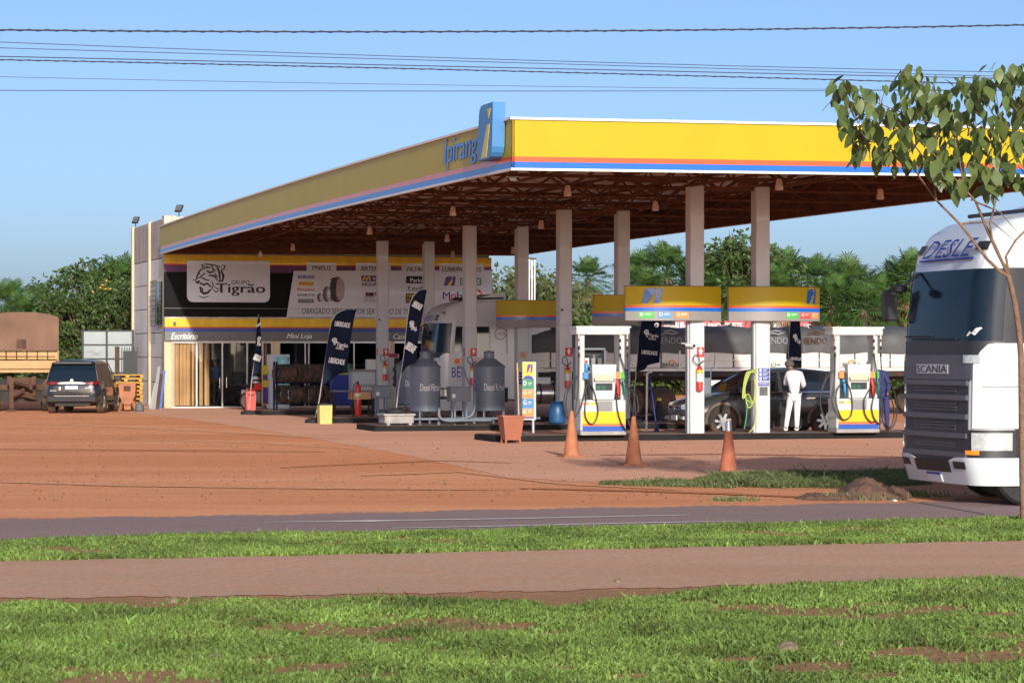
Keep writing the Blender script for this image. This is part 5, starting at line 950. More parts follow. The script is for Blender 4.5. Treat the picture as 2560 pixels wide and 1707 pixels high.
# ================================================================ LEFT YARD: hoarding, gate, pallets, cart, boards
X, Z = G(270, 1003); t = thing('hoarding', 'white sheet hoarding in a black frame left of the building', 'panel wall', Vector((X, 104, 0))); t.rotation_euler = (0,0,0)
def LX(x, Z): return (x-CX)/FOC*Z
def LZ(y, Z): return CAMH-(y-HOR)/FOC*Z
Z = 104; xs = [207, 267, 332]; ys = [827, 862, 897, 932, 990]; 
for a, b in zip(xs, xs[1:]):
    for c, d in zip(ys, ys[1:]): part('sheet_panel', MB().box(LX(a,Z)-X+.03, LX(b,Z)-X-.03, 0, .03, LZ(d,Z)+.03, LZ(c,Z)-.03), 'hoarding', t)
fm = MB()
for a in xs: fm.box(LX(a,Z)-X-.04, LX(a,Z)-X+.04, -.03, .06, 0, LZ(827,Z)+.04)
for c in ys[:-1]: fm.box(LX(207,Z)-X, LX(332,Z)-X, -.02, .05, LZ(c,Z)-.03, LZ(c,Z)+.03)
part('frame', fm, 'frame_black', t)
sc = MB(); sc.ribbon([(.3,LZ(880,Z)),(.5,LZ(878,Z)),(.7,LZ(884,Z)),(.9,LZ(879,Z))], .05, -.01).ribbon([(.5,LZ(886,Z)),(.9,LZ(887,Z))], .04, -.01); part('scrawl', sc, 'ink_grey', t)
Z = 98.5; X = LX(318,Z); t = thing('gate', 'black barred gate leaf between two brown posts at the building corner', 'gate', Vector((X, Z, 0))); t.rotation_euler = (0,0,0)
part('post', MB().box(LX(288,Z)-X, LX(297,Z)-X, -.1,.1,0,LZ(866,Z)), 'mud_steel', t)
gm_ = MB().box(LX(308,Z)-X, LX(342,Z)-X, -.02,.02, .25, LZ(877,Z)); part('leaf', gm_, 'frame_black', t)
for x in (298,305,312,318,324,330,336,343): part('bar', MB().box(LX(x,Z)-X-.015, LX(x,Z)-X+.015, -.05,-.02, .2, LZ(868,Z)), 'frame_black', t)
Z = 94; X = LX(311, Z)
t = thing('pallet_stack', 'tall stack of yellow wooden pallets against the building side', 'pallets', Vector((LX(318,Z), Z, 0)), .0)
for i in range(9):
    z = i*.145; o_ = random.uniform(-.04,.04); wd = 1.0
    part('pallet', MB().box(-.6*wd+o_,.55*wd+o_,0,1.0,z+.10,z+.135).box(-.6+o_,-.48+o_,0,1.0,z,z+.10).box(-.08+o_,.04+o_,0,1,z,z+.10).box(.44+o_,.55+o_,0,1,z,z+.10).box(-.6+o_,.55+o_,0,.1,z,z+.02), 'pallet_yellow', t)
Z = 92.5; X = LX(320,Z); t = thing('tipping_hopper', 'rusty brown hopper cart in front of the yellow pallets', 'hopper', Vector((X, Z, 0))); t.rotation_euler = (0,0,0)
part('body', MB().prism([(-.12,.25),(.12,.25),(.28,.55),(.30,1.0),(-.30,1.0),(-.28,.55)], -.2, .2), 'cart_rust', t); part('neck', MB().prism([(-.12,.06),(.10,.06),(.12,.3),(-.14,.3)], -.1, .1), 'cart_rust', t)
for a, b in ((-.30,-.14),(.30,.12)): part('leg', MB().bar((a,-.15,0),(b,-.15,.5),.06).bar((a,.15,0),(b,.15,.5),.06), 'cart_rust', t)
part('panel', MB().box(-.12,.12,-.21,-.2,.72,.9), 'mud_steel', t)
Z = 92.0; t = thing('sack', 'pale plastic sack on the ground beside the pallets', 'sack', Vector((LX(349,Z), Z, 0))); part('bag', MB().lathe([(.13,0),(.17,.08),(.14,.24),(.06,.34),(.02,.36)], 12), 'screen_grey', t)
for i, (xa, xb, yt, m, lab) in enumerate(((381,392,916,'ink_grey','bent pale board leaning lowest against the building side'),(390,398,934,'mud_steel','brown strip leaning against the building side'),(396,405,926,'pump_blue','blue edged board leaning nearest the front corner'),(374,384,958,'hoarding','short pale board leaning at the rear of the leaning scrap'))):
    Z = 96.0+i*.3; t = thing('leaning_board', lab, 'board', Vector((LX(xa,Z), Z, 0))); t.rotation_euler = (0,0,0)
    part('board', MB().add([(0,-.2,0),(.14,-.2,0),(.14,-.17,0),(0,-.17,0),(LX(xb,Z)-LX(xa,Z)+.02,.1,LZ(yt,Z)),(LX(xb,Z)-LX(xa,Z)+.12,.1,LZ(yt,Z)),(LX(xb,Z)-LX(xa,Z)+.12,.13,LZ(yt,Z)),(LX(xb,Z)-LX(xa,Z)+.02,.13,LZ(yt,Z))], [(0,1,5,4),(1,2,6,5),(2,3,7,6),(3,0,4,7),(4,5,6,7)]), m, t)

# ================================================================ snack bar and masts behind
Z = 124.0; t = thing('snack_bar', 'long white snack bar building with pink fascia lettered LANCHONETE behind the trailers', 'building', Vector((0, Z, 0))); t.rotation_euler = (0,0,0)
part('wall', MB().box(LX(1765,Z), LX(2075,Z), .1, 6, 0, LZ(803,Z)-.02), 'wall_white', t); part('fascia', MB().box(LX(1650,Z), LX(2080,Z), 0, .12, LZ(826,Z), LZ(802,Z)), 'sign_pink', t); part('white_patch', MB().box(LX(1931,Z), LX(1957,Z), -.01, 0, LZ(818,Z), LZ(805,Z)), 'wall_white', t)
lettering(t, 'RESTAURANTE E', LX(1660,Z), LZ(822,Z), LX(1752,Z), LZ(805,Z), -.02, 'ink_white', .05); lettering(t, 'LANCHONETE', LX(1762,Z), LZ(822,Z), LX(1856,Z), LZ(807,Z), -.02, 'ink_white', .06)
t = thing('shed', 'small white flat building seen under the shaded column sign', 'building', Vector((0, Z, 0))); t.rotation_euler = (0,0,0); part('wall', MB().box(LX(1490,Z), LX(1540,Z), 0, 4, 0, LZ(809,Z)), 'wall_white', t); part('roof', MB().box(LX(1488,Z), LX(1542,Z), -.1, 4.1, LZ(809,Z), LZ(807,Z)), 'rust_steel', t); part('door', MB().box(LX(1500,Z), LX(1512,Z), -.02, 0, 0, 2.1), 'ink_grey', t)
Z = 108.0
for i, (x, lab) in enumerate(((1323,'left one of the three thin white masts behind the canopy'),(1330,'middle one of the three thin white masts behind the canopy'),(1337,'right one of the three thin white masts behind the canopy'))):
    t = thing('mast', lab, 'mast', Vector((LX(x,Z), Z+i*.3, 0)), 0, 'three white masts'); part('pole', MB().tube([(0,0,0),(0,0,LZ(648+i%2*2,Z))], .035, 8), 'plate_white', t); part('cap', MB().box(-.06,.06,-.04,.04,LZ(648,Z),LZ(644,Z)), 'mud_steel', t)

# ================================================================ overhead cables
def wire(lab, pts, Z, r, strand=False):
    P = []
    xs = [p[0] for p in pts]; ys = [p[1] for p in pts]
    cs = np.polyfit(xs, ys, 2)
    X = lambda x: LX(x, Z+(x-1280)*.002)
    for x in range(-900, 3500, 40):
        Zx = Z+(x-1280)*.002; P.append((LX(x, Zx), Zx, LZ(float(np.polyval(cs, x)), Zx)))
    o = part('overhead_cable', MB().tube(P, r, 6), 'cable', None); tag(o, lab, 'cable', 'overhead cables')
    if strand:
        q = []
        for i in range(1100):
            x = -900+i*4; Zx = Z+(x-1280)*.002; a = i*.55; q.append((LX(x,Zx)+0, Zx+math.cos(a)*r*1.1, LZ(float(np.polyval(cs, x)), Zx)+math.sin(a)*r*1.1))
        tag(part('cable_twist', MB().tube(q, r*.55, 5), 'cable', o))
wire('topmost thick twisted cable across the sky', [(0,75),(640,79),(1280,80),(1920,72),(2560,63)], 36, .011, True)
wire('thick cable, lower of the close pair starting below the thin ones at left', [(0,150),(640,162),(1280,179),(1920,195),(2560,213)], 42, .009, True)
wire('cable just above the thick lower one at left', [(0,141),(640,156),(1280,170),(1920,183),(2560,198)], 42.5, .008)
wire('upper thin cable starting second from the top at left', [(0,107),(640,126),(1280,150),(1920,170),(2560,180)], 43, .006)
wire('thin cable starting third from the top at left', [(0,121),(640,136),(1280,158),(1920,176),(2560,192)], 43.5, .006)
wire('faint thin cable, second from the bottom at left', [(0,193),(640,203),(1280,217),(1920,222),(2560,226)], 44, .004)
wire('lowest thin cable, nearly level across the sky', [(0,226),(640,228),(1280,228),(1920,227),(2560,226)], 44.5, .006)
# ================================================================ PEOPLE
def skin_mesh(name, joints, edges, rad, m, parent, sub=2):
    ks = list(joints); me = bpy.data.meshes.new(name); me.from_pydata([joints[k] for k in ks], [(ks.index(a), ks.index(b)) for a, b in edges], [])
    ob = bpy.data.objects.new(name, me); col.objects.link(ob); md = ob.modifiers.new('k', 'SKIN'); md.use_smooth_shade = True; s = ob.modifiers.new('s', 'SUBSURF'); s.levels = sub; s.render_levels = sub
    for i, k in enumerate(ks): r = rad[k]; me.skin_vertices[0].data[i].radius = (r, r) if not isinstance(r, tuple) else r
    me.skin_vertices[0].data[0].use_root = True
    dg = bpy.context.evaluated_depsgraph_get(); dg.update(); nm = bpy.data.meshes.new_from_object(ob.evaluated_get(dg)); bpy.data.objects.remove(ob); nm.materials.clear(); nm.materials.append(M[m]); nm.polygons.foreach_set('use_smooth', [True]*len(nm.polygons))
    return part(name, nm, None, parent)
BR = dict(pel=.115, spine=.105, chest=.128, neck=.055, head0=.075, head=.105, crown=.085, shL=.065, shR=.065, elL=.045, elR=.045, wrL=.03, wrR=.03, haL=.035, haR=.035, hiL=.078, hiR=.078, knL=.055, knR=.06, anL=.04, anR=.04, toL=.04, toR=.04)
BE = [('pel','spine'),('spine','chest'),('chest','neck'),('neck','head0'),('head0','head'),('head','crown'),('chest','shL'),('chest','shR'),('shL','elL'),('shR','elR'),('elL','wrL'),('elR','wrR'),('wrL','haL'),('wrR','haR'),('pel','hiL'),('pel','hiR'),('hiL','knL'),('hiR','knR'),('knL','anL'),('knR','anR'),('anL','toL'),('anR','toR')]
def person(lab, pos, J, top, trousers, shoes='ink_black', cap=None, face=-1):
    t = thing('person', lab, 'person', pos, 0); t.rotation_euler = (0, 0, 0)
    skin_mesh('body', J, BE, BR, 'skin', t)
    ed = [e for e in BE if e[1] in ('spine','chest','shL','shR','elL','elR','wrL','wrR')] + [('chest','neck')]
    ks = ['pel','spine','chest','neck','shL','shR','elL','elR','wrL','wrR']; rr = {k: BR[k]*1.18+.012 for k in ks}; rr['neck'] = .05; rr['wrL'] = rr['wrR'] = .042; rr['pel'] = .135
    JJ = dict(J); JJ['pel'] = (J['pel'][0], J['pel'][1], J['pel'][2]-.07)
    skin_mesh('shirt', {k: JJ[k] for k in ks}, ed, rr, top, t)
    ks = ['pel','hiL','hiR','knL','knR','anL','anR']; ed = [e for e in BE if e[0] in ks and e[1] in ks]; rr = {k: BR[k]*1.12+.012 for k in ks}; rr['pel'] = .128
    skin_mesh('trousers', {k: J[k] for k in ks}, ed, rr, trousers, t)
    for s in 'LR':
        a, b = Vector(J['an'+s]), Vector(J['to'+s]); part('shoe', MB().tube([a+Vector((0,0,-.01)), (a+b)/2, b], [.05,.055,.04], 10), shoes, t)
    h = Vector(J['head']); c = Vector(J['crown'])
    hb = MB().lathe([(.088,-.01),(.118,.02),(.120,.06),(.10,.11),(.05,.145),(.005,.152)], 16, Matrix.Translation(h+Vector((0,-face*.02,-.01))))
    part('cap' if cap else 'hair', hb, cap or 'hair', t)
    if cap: part('cap_peak', MB().extr([(-.07,0),(.07,0),(.05,.11),(-.05,.11)], 0, .012, Matrix.Translation(h+Vector((0,.09 if face > 0 else -.19,.03)))), cap, t)
    d = Vector((0, face*.1, 0)); part('nose', MB().tube([h+d*.95+Vector((0,0,.0)), h+d*1.15+Vector((0,0,-.03))], [.010,.016], 6), 'skin', t)
    return t
# attendant in white, seen from behind, head bent to the car window
J = dict(pel=(.02,0,.92), spine=(.02,.02,1.08), chest=(.03,.10,1.33), neck=(-.03,.19,1.50), head0=(-.06,.22,1.56), head=(-.08,.25,1.62), crown=(-.08,.26,1.68), shL=(-.13,.12,1.40), shR=(.19,.10,1.40), elL=(-.17,.32,1.16), elR=(.27,.16,1.13), wrL=(-.12,.52,1.18), wrR=(.22,.40,1.08), haL=(-.10,.60,1.20), haR=(.18,.48,1.10),
         hiL=(-.07,0,.86), hiR=(.10,0,.86), knL=(-.13,.04,.48), knR=(.09,.03,.48), anL=(-.20,-.10,.09), anR=(.075,-.02,.09), toL=(-.22,.05,.04), toR=(.07,.14,.04))
ua = U_(1984, 9.25); person('attendant in white shirt and trousers with a grey cap, leaning to the dark car window', W(ua, 9.25, .15), J, 'cloth_white', 'cloth_trouser', 'plate_white', 'cap_grey', 1)
# person behind the right pump in navy, bent forward
J2 = dict(pel=(.10,0,.95), spine=(.08,-.02,1.10), chest=(-.02,-.06,1.36), neck=(-.14,-.12,1.50), head0=(-.18,-.14,1.55), head=(-.21,-.16,1.60), crown=(-.22,-.17,1.66), shL=(-.17,-.06,1.42), shR=(.15,-.06,1.42), elL=(-.34,-.14,1.26), elR=(.25,-.08,1.12), wrL=(-.50,-.20,1.34), wrR=(.20,-.22,.95), haL=(-.57,-.22,1.38), haR=(.18,-.26,.88),
          hiL=(.01,0,.90), hiR=(.18,0,.90), knL=(-.01,-.02,.48), knR=(.21,.02,.48), anL=(.0,.03,.09), anR=(.22,.06,.09), toL=(-.02,-.12,.04), toR=(.22,-.10,.04))
person('attendant in navy overalls bent over behind the right fuel pump', at(2196, 9.4, .15), J2, 'cloth_navy', 'cloth_navy')
J3 = dict(J2); J3 = dict(pel=(0,0,.95), spine=(0,0,1.10), chest=(0,0,1.38), neck=(0,0,1.52), head0=(0,-.01,1.58), head=(0,-.01,1.64), crown=(0,-.01,1.70), shL=(-.17,0,1.44), shR=(.17,0,1.44), elL=(-.22,.02,1.16), elR=(.22,-.02,1.16), wrL=(-.18,-.14,.98), wrR=(.16,-.16,1.0), haL=(-.15,-.2,.98), haR=(.12,-.22,1.0), hiL=(-.09,0,.90), hiR=(.09,0,.90), knL=(-.10,-.01,.48), knR=(.10,-.01,.48), anL=(-.10,.03,.09), anR=(.10,.03,.09), toL=(-.11,-.12,.04), toR=(.11,-.12,.04))
person('man in a blue shirt standing inside the office behind the glass door', W(U_(541, FV+1.6), FV+1.6, .05), J3, 'cloth_blue', 'cloth_dark')
# office furniture behind the glass
t = thing('office_desk', 'dark desk inside the office behind the glass', 'desk', W(U_(590, FV+2.6), FV+2.6, .05)); part('top', MB().box(-1.0,1.0,0,.7,.74,.78), 'grille_dark', t); part('front_panel', MB().box(-.95,.95,.02,.05,.1,.74), 'chassis', t); part('side_panel', MB().box(-1,-.95,.02,.7,0,.74).box(.95,1,.02,.7,0,.74), 'chassis', t)
t = thing('office_chair', 'dark office chair behind the desk inside', 'chair', W(U_(595, FV+3.5), FV+3.5, .05)); part('backrest', MB().prism(round_rect(-.24,.75,.24,1.3,.12), -.05, .03), 'grille_dark', t); part('seat', MB().bbox(-.25,.25,-.45,.0,.45,.55,.04), 'grille_dark', t); part('pedestal', MB().tube([(0,-.2,0),(0,-.2,.45)], .04, 8), 'chassis', t)

# ================================================================ MOTORCYCLE
def wheel_geo(parent, c, r, w_, m_t='dusty_rubber', m_r='aluminium', spokes=0, axis='Y', rim_k=.62):
    T = Matrix.Translation(c) @ (Matrix.Rotation(R(90), 4, 'X') if axis == 'Y' else Matrix.Rotation(R(90), 4, 'Y'))
    ty = part('tyre', MB().lathe([(r*rim_k,-w_*.42),(r*.78,-w_*.5),(r*.93,-w_*.5),(r,-w_*.36),(r,w_*.36),(r*.93,w_*.5),(r*.78,w_*.5),(r*rim_k,w_*.42),(r*rim_k,-w_*.42)], 28, T, caps=False), m_t, parent)
    rm = MB()
    if spokes:
        rm.lathe([(r*rim_k,-w_*.44),(r*rim_k*.93,-w_*.42),(r*rim_k*.90,-w_*.2),(r*rim_k,w_*.3)], 28, T, caps=False); rm.lathe([(.002,-w_*.40),(r*.16,-w_*.40),(r*.17,-w_*.3)], 14, T); rm.lathe([(.002,w_*.40),(r*.16,w_*.40),(r*.17,w_*.3)], 14, T)
        for s in (-1, 1):
            for k in range(spokes):
                a = 2*math.pi*k/spokes+.3; ca, sa = math.cos(a), math.sin(a); tx, ty2 = -sa, ca; w1, w2 = r*.11, r*.085; q = []
                for rr, ww in ((r*.12, w1), (r*rim_k*.94, w2)): q += [(ca*rr-tx*ww, sa*rr-ty2*ww), (ca*rr+tx*ww, sa*rr+ty2*ww)]
                z0 = s*w_*.40; z1 = s*w_*.30
                rm.add([(*q[0],z0),(*q[1],z0),(*q[3],z0),(*q[2],z0),(*q[0],z1),(*q[1],z1),(*q[3],z1),(*q[2],z1)], [(0,1,2,3),(0,4,5,1),(1,5,6,2),(2,6,7,3),(3,7,4,0)], False, T)
        bk = part('brake_disc', MB().lathe([(.002,-w_*.1),(r*rim_k*.9,-w_*.1),(r*rim_k*.9,w_*.1),(.002,w_*.1)], 20, T), 'chassis', parent)
    else: rm.lathe([(.003,-w_*.2),(r*.25,-w_*.25),(r*.28,-w_*.42),(r*rim_k*.9,-w_*.15),(r*rim_k,-w_*.44)], 24, T); rm.lathe([(.003,w_*.2),(r*.25,w_*.25),(r*.28,w_*.42),(r*rim_k*.9,w_*.15),(r*rim_k,w_*.44)], 24, T)
    part('rim', rm, m_r, parent)
t = thing('motorcycle', 'red and black motorcycle parked by the slim totem in front of the office', 'motorcycle', at(645, 44.0, 0), 2.1)
wheel_geo(t, Vector((-.65,0,.31)), .31, .10, rim_k=.72); wheel_geo(t, Vector((.65,0,.31)), .31, .12, rim_k=.72)
part('fuel_tank', MB().prism([(-.30,.72),(.10,.72),(.14,.86),(-.05,.98),(-.28,.95)], -.13, .13), 'red_paint', t); part('side_cover', MB().prism([(.08,.55),(.42,.62),(.5,.78),(.1,.78)], -.1, .1), 'red_paint', t); part('seat', MB().prism([(.08,.80),(.75,.84),(.78,.92),(.1,.88)], -.13, .13), 'rubber', t)
part('engine', MB().bbox(-.22,.14,-.14,.14,.28,.66,.04), 'steel_grey', t); part('exhaust', MB().tube([(-.2,-.16,.3),(.2,-.17,.25),(.8,-.17,.4)], [.03,.04,.05], 8), 'chrome', t)
part('fork', MB().tube([(-.65,-.07,.31),(-.38,-.07,1.0)], .022, 8).tube([(-.65,.07,.31),(-.38,.07,1.0)], .022, 8), 'chrome', t); part('handlebar', MB().tube([(-.30,-.36,1.08),(-.38,-.1,1.02),(-.38,.1,1.02),(-.30,.36,1.08)], .014, 6), 'dark_plastic', t)
part('headlight', MB().lathe([(.03,.10),(.09,.06),(.10,0),(.02,-.01)], 14, Matrix.Translation((-.50,0,.92)) @ Matrix.Rotation(R(-90), 4, 'Y')), 'lamp_clear', t); part('mudguard', MB().prism(arc(-.65,.31,.36,.36,20,140,8)+arc(-.65,.31,.34,.34,140,20,8), -.06, .06), 'red_paint', t)
part('frame', MB().tube([(-.38,0,.95),(-.1,0,.35),(.3,0,.35),(.65,0,.31)], .025, 6).tube([(-.3,0,.85),(.7,0,.8)], .025, 6), 'rubber', t); part('number_plate', MB().box(.80,.81,-.1,.1,.55,.72), 'plate_white', t)
for s in (-1,1): part('mirror', MB().tube([(-.33,s*.25,1.05),(-.36,s*.30,1.22)], .008, 5).tube([(-.36,s*.27,1.24),(-.36,s*.34,1.24)], .035, 8), 'dark_plastic', t)
h = thing('helmet', 'white helmet resting on the motorcycle', 'helmet', at(640, 43.7, .98)); part('shell', MB().lathe([(.10,-.02),(.14,.04),(.14,.14),(.10,.22),(.04,.255),(.003,.26)], 16), 'plate_white', h); part('visor', MB().lathe([(.142,.06),(.143,.13)], 16), 'glass_dark', h)

# ================================================================ CARS
def loft(sections, smooth=True, close_ends=True):
    n = len(sections[0][1]); mb = MB(); vs = []
    for x, pts in sections:
        for y, z in pts: vs.append((x, y, z))
        for y, z in pts[-2:0:-1]: vs.append((x, -y, z))
    m = 2*n-2; fs = []
    for k in range(len(sections)-1):
        for i in range(m): j = (i+1) % m; fs.append((k*m+i, k*m+m+i, k*m+m+j, k*m+j))
    if close_ends: fs.append(tuple(range(m))); fs.append(tuple(range((len(sections))*m-1, (len(sections)-1)*m-1, -1)))
    return mb.add(vs, fs, smooth)
def sec(zb, zm, zt, wb, wm, wt, cr=.03): return [(0, zb), (wb*.85, zb), (wb, zb+.05), (wm, zb+(zm-zb)*.5), (wm+.012, zm), (wt, zt-.03), (wt*.93, zt), (wt*.5, zt+cr*.8), (0, zt+cr)]
def side_poly(parent, name, pts, wf, m, t_=.012, out=.0, both=True, label=None):
    # pts in x,z on the car flank; wf(x,z) gives half width there
    os = []
    for s in ((-1, 1) if both else (-1,)):
        n = len(pts); vs = [(x, s*(wf(x,z)+out), z) for x, z in pts] + [(x, s*(wf(x,z)+out-t_), z) for x, z in pts]
        os.append(part(name, MB().add(vs, [tuple(range(n)), tuple(range(2*n-1,n-1,-1))] + [(i,i+n,(i+1)%n+n,(i+1)%n) for i in range(n)]), m, parent, label=label))
    return os
# --- dark grey estate car at the pump
s_ = 1.05; vC = 11.1; uF = U_(1808, vC)-.93*s_
t = thing('estate_car', 'dusty dark grey estate car parked at the pumps behind the two front columns', 'car', W(uF, vC+.93, 0)); t.scale = (s_, 1.0, 1.02)
CRV = [(0.02,.45,.62,.62,.50,.55,.50),(.10,.30,.60,.74,.66,.74,.66),(.30,.24,.62,.86,.78,.86,.74),(.62,.22,.66,.96,.82,.90,.80),(1.0,.22,.70,1.03,.82,.905,.82),(1.3,.22,.72,1.07,.82,.905,.85),(2.2,.22,.74,1.09,.82,.905,.87),(3.2,.22,.76,1.11,.82,.905,.87),(4.0,.24,.78,1.12,.81,.90,.86),(4.36,.30,.78,1.12,.78,.86,.80),(4.50,.42,.75,1.05,.68,.76,.70)]
part('body', loft([(x, sec(zb,zm,zt,wb,wm,wt)) for x,zb,zm,zt,wb,wm,wt in CRV]), 'car_grey', t, subsurf=1)
def cabw(x, z): return .86-(z-1.08)*.36 - max(0,(x-3.9))*.12
def csec(zb, zt, x): return [(0,zb),(cabw(x,zb),zb),(cabw(x,(zb+zt)/2),(zb+zt)/2),(cabw(x,zt)-.02,zt-.03),(cabw(x,zt)*.86,zt),(cabw(x,zt)*.5,zt+.018),(0,zt+.025)]
part('cabin_glass', loft([(1.10,csec(1.04,1.06,1.1)),(1.45,csec(1.04,1.31,1.45)),(1.90,csec(1.04,1.57,1.9)),(2.5,csec(1.04,1.615,2.5)),(3.3,csec(1.04,1.60,3.3)),(3.85,csec(1.04,1.52,3.85)),(4.28,csec(1.04,1.22,4.28)),(4.38,csec(1.04,1.08,4.38))], False), 'glass_dark', t)
rf = MB(); vs = []; xs = [1.84,2.1,2.6,3.2,3.7,3.95]; zt_ = [1.555,1.595,1.625,1.615,1.565,1.50]
part('roof', loft([(x, [(0,z-.03),(cabw(x,z)+.015,z-.055),(cabw(x,z)+.008,z-.02),(cabw(x,z)*.86,z+.015),(cabw(x,z)*.5,z+.035),(0,z+.042)]) for x, z in zip(xs, zt_)]), 'car_grey', t)
wf = lambda x, z: cabw(x, z)
side_poly(t, 'front_pillar', [(1.02,1.06),(1.22,1.06),(1.95,1.545),(1.84,1.565)], wf, 'car_grey', .02, .012); side_poly(t, 'centre_pillar', [(2.38,1.06),(2.48,1.06),(2.46,1.58),(2.38,1.58)], wf, 'rubber', .02, .008)
side_poly(t, 'rear_pillar', [(3.42,1.06),(3.52,1.06),(3.74,1.50),(3.66,1.53)], wf, 'rubber', .02, .008); side_poly(t, 'tail_pillar', [(3.9,1.06),(4.42,1.06),(4.28,1.24),(3.98,1.50),(3.88,1.52),(4.12,1.26)], wf, 'car_grey', .02, .012)
side_poly(t, 'window_trim', [(1.2,1.055),(3.95,1.06),(3.95,1.085),(1.2,1.08)], wf, 'chrome', .02, .016)
part('windscreen', MB().add([(1.14,-.74,1.085),(1.14,.74,1.085),(1.86,.60,1.565),(1.86,-.60,1.565)], [(0,1,2,3)]), 'glass_dark', t)
bw = lambda x, z: .93
for x0_, x1_ in ((1.28,2.42),(2.45,3.45)):
    side_poly(t, 'door_gap', [(x0_,.35),(x0_+.012,.35),(x0_+.012,1.03),(x0_,1.03)], lambda x, z: .905 if z < .9 else .88, 'ink_black', .02, .0)
    side_poly(t, 'door_handle', [(x1_-.38,.90),(x1_-.15,.91),(x1_-.15,.94),(x1_-.38,.93)], lambda x, z: .925, 'chrome', .03, .0)
side_poly(t, 'sill_cladding', [(1.35,.22),(3.1,.22),(3.05,.42),(1.38,.40)], lambda x, z: .91, 'rubber', .04, .0)
for x in (.93, 3.55):
    for s in (-1, 1):
        part('wheel_arch', MB().prism((arc(x,.37,.42,.42,-12,192,16)+arc(x,.35,.335,.335,192,-12,16))[::-1], s*.72, s*.925), 'chassis', t)
        ar = MB(); a = arc(x,.37,.46,.46,-10,190,18); b = arc(x,.37,.405,.405,190,-10,18); ar.prism((a+b)[::-1], s*.80, s*.94); part('arch_flare', ar, 'car_dusty_side', t)
        w_ = thing('wheel', None, None, (0,0,0)); w_.parent = t; w_.location = (x, s*.845, .345); w_.rotation_euler = (0,0,0); wheel_geo(w_, Vector((0,0,0)), .345, .225, 'dusty_rubber', 'aluminium', 7, rim_k=.66)
part('grille', MB().box(-.01,.06,-.40,.40,.62,.74), 'grille_dark', t, (0.02,0,0)); part('grille_bar', MB().box(-.02,.0,-.42,.42,.72,.745).box(-.02,.0,-.42,.42,.64,.655), 'chrome', t, (.02,0,0)); part('badge', MB().box(-.03,-.015,-.06,.06,.65,.72), 'chrome', t, (.02,0,0))
part('number_plate', MB().box(-.03,.0,-.20,.20,.38,.50), 'plate_white', t, (.02,0,0))
for s in (-1,1): part('headlight', MB().add([(.02,s*.46,.66),(.08,s*.70,.64),(.34,s*.80,.72),(.36,s*.80,.84),(.12,s*.68,.80),(.03,s*.46,.76)], [(0,1,2,3,4,5)]), 'lamp_clear', t); part('mirror', MB().bbox(1.28,1.42,s*.98-.09,s*.98+.09,1.06,1.20,.03), 'car_grey', t); part('tail_light', MB().box(4.18,4.44,s*.80-.02,s*.80+.02,1.0,1.30), 'tail_red', t); part('fog_lamp', MB().box(-.0,.05,s*.58-.07,s*.58+.07,.40,.48), 'lamp_clear', t)
part('bonnet_line', MB().box(.30,1.12,-.70,-.69,.99,1.0), 'ink_black', t); part('wiper', MB().bar((1.18,-.5,1.11),(1.30,.0,1.20),.02), 'rubber', t)
# driver
J4 = dict(J3); sh = (2.05, 0.0)
for k in J4: x, y, z = J4[k]; J4[k] = (x, y, z)
dj = dict(pel=(0,0,.45), spine=(.06,0,.62), chest=(.12,0,.88), neck=(.12,0,1.02), head0=(.11,0,1.08), head=(.10,0,1.15), crown=(.10,0,1.21), shL=(.12,-.19,.94), shR=(.12,.19,.94), elL=(-.02,-.24,.72), elR=(-.02,.24,.72), wrL=(-.24,-.16,.78), wrR=(-.24,.16,.78), haL=(-.31,-.14,.80), haR=(-.31,.14,.80), hiL=(0,-.10,.44), hiR=(0,.10,.44), knL=(-.42,-.12,.55), knR=(-.42,.12,.55), anL=(-.65,-.12,.22), anR=(-.65,.12,.22), toL=(-.76,-.12,.24), toR=(-.76,.12,.24))

# --- black SUV at left, rear towards us
X, Z = G(176, 1034); t = thing('parked_suv', 'muddy black SUV parked with its chrome trimmed tailgate towards us at left', 'car', Vector((X+.05, Z, 0))); t.rotation_euler = (0, 0, R(90)-R(1.5))
# local x: 0 = tail, increasing = forward (away)
SUV = [(0.0,.50,.70,.95,.66,.76,.70),(.06,.36,.72,1.10,.80,.88,.80),(.30,.32,.74,1.16,.86,.93,.84),(1.2,.30,.76,1.14,.86,.93,.87),(2.4,.30,.76,1.12,.86,.93,.87),(3.3,.30,.76,1.10,.86,.93,.86),(3.7,.30,.76,1.07,.86,.93,.84),(4.35,.32,.74,1.0,.84,.90,.78),(4.68,.40,.70,.86,.70,.78,.62),(4.78,.5,.66,.72,.5,.6,.5)]
part('body', loft([(x, sec(zb,zm,zt,wb,wm,wt)) for x,zb,zm,zt,wb,wm,wt in SUV]), 'car_black', t, subsurf=1)
def cw(x, z): return .87-(z-1.12)*.22
def cs2(zb, zt, x): return [(0,zb),(cw(x,zb),zb),(cw(x,(zb+zt)/2),(zb+zt)/2),(cw(x,zt)-.02,zt-.05),(cw(x,zt)*.88,zt),(cw(x,zt)*.5,zt+.02),(0,zt+.028)]
part('cabin_glass', loft([(.10,cs2(1.08,1.12,.1)),(.22,cs2(1.08,1.45,.2)),(.42,cs2(1.08,1.73,.42)),(1.2,cs2(1.08,1.79,1.2)),(2.3,cs2(1.08,1.77,2.3)),(2.75,cs2(1.08,1.66,2.75)),(3.25,cs2(1.08,1.30,3.25)),(3.55,cs2(1.04,1.08,3.55))], False), 'glass_blue', t)
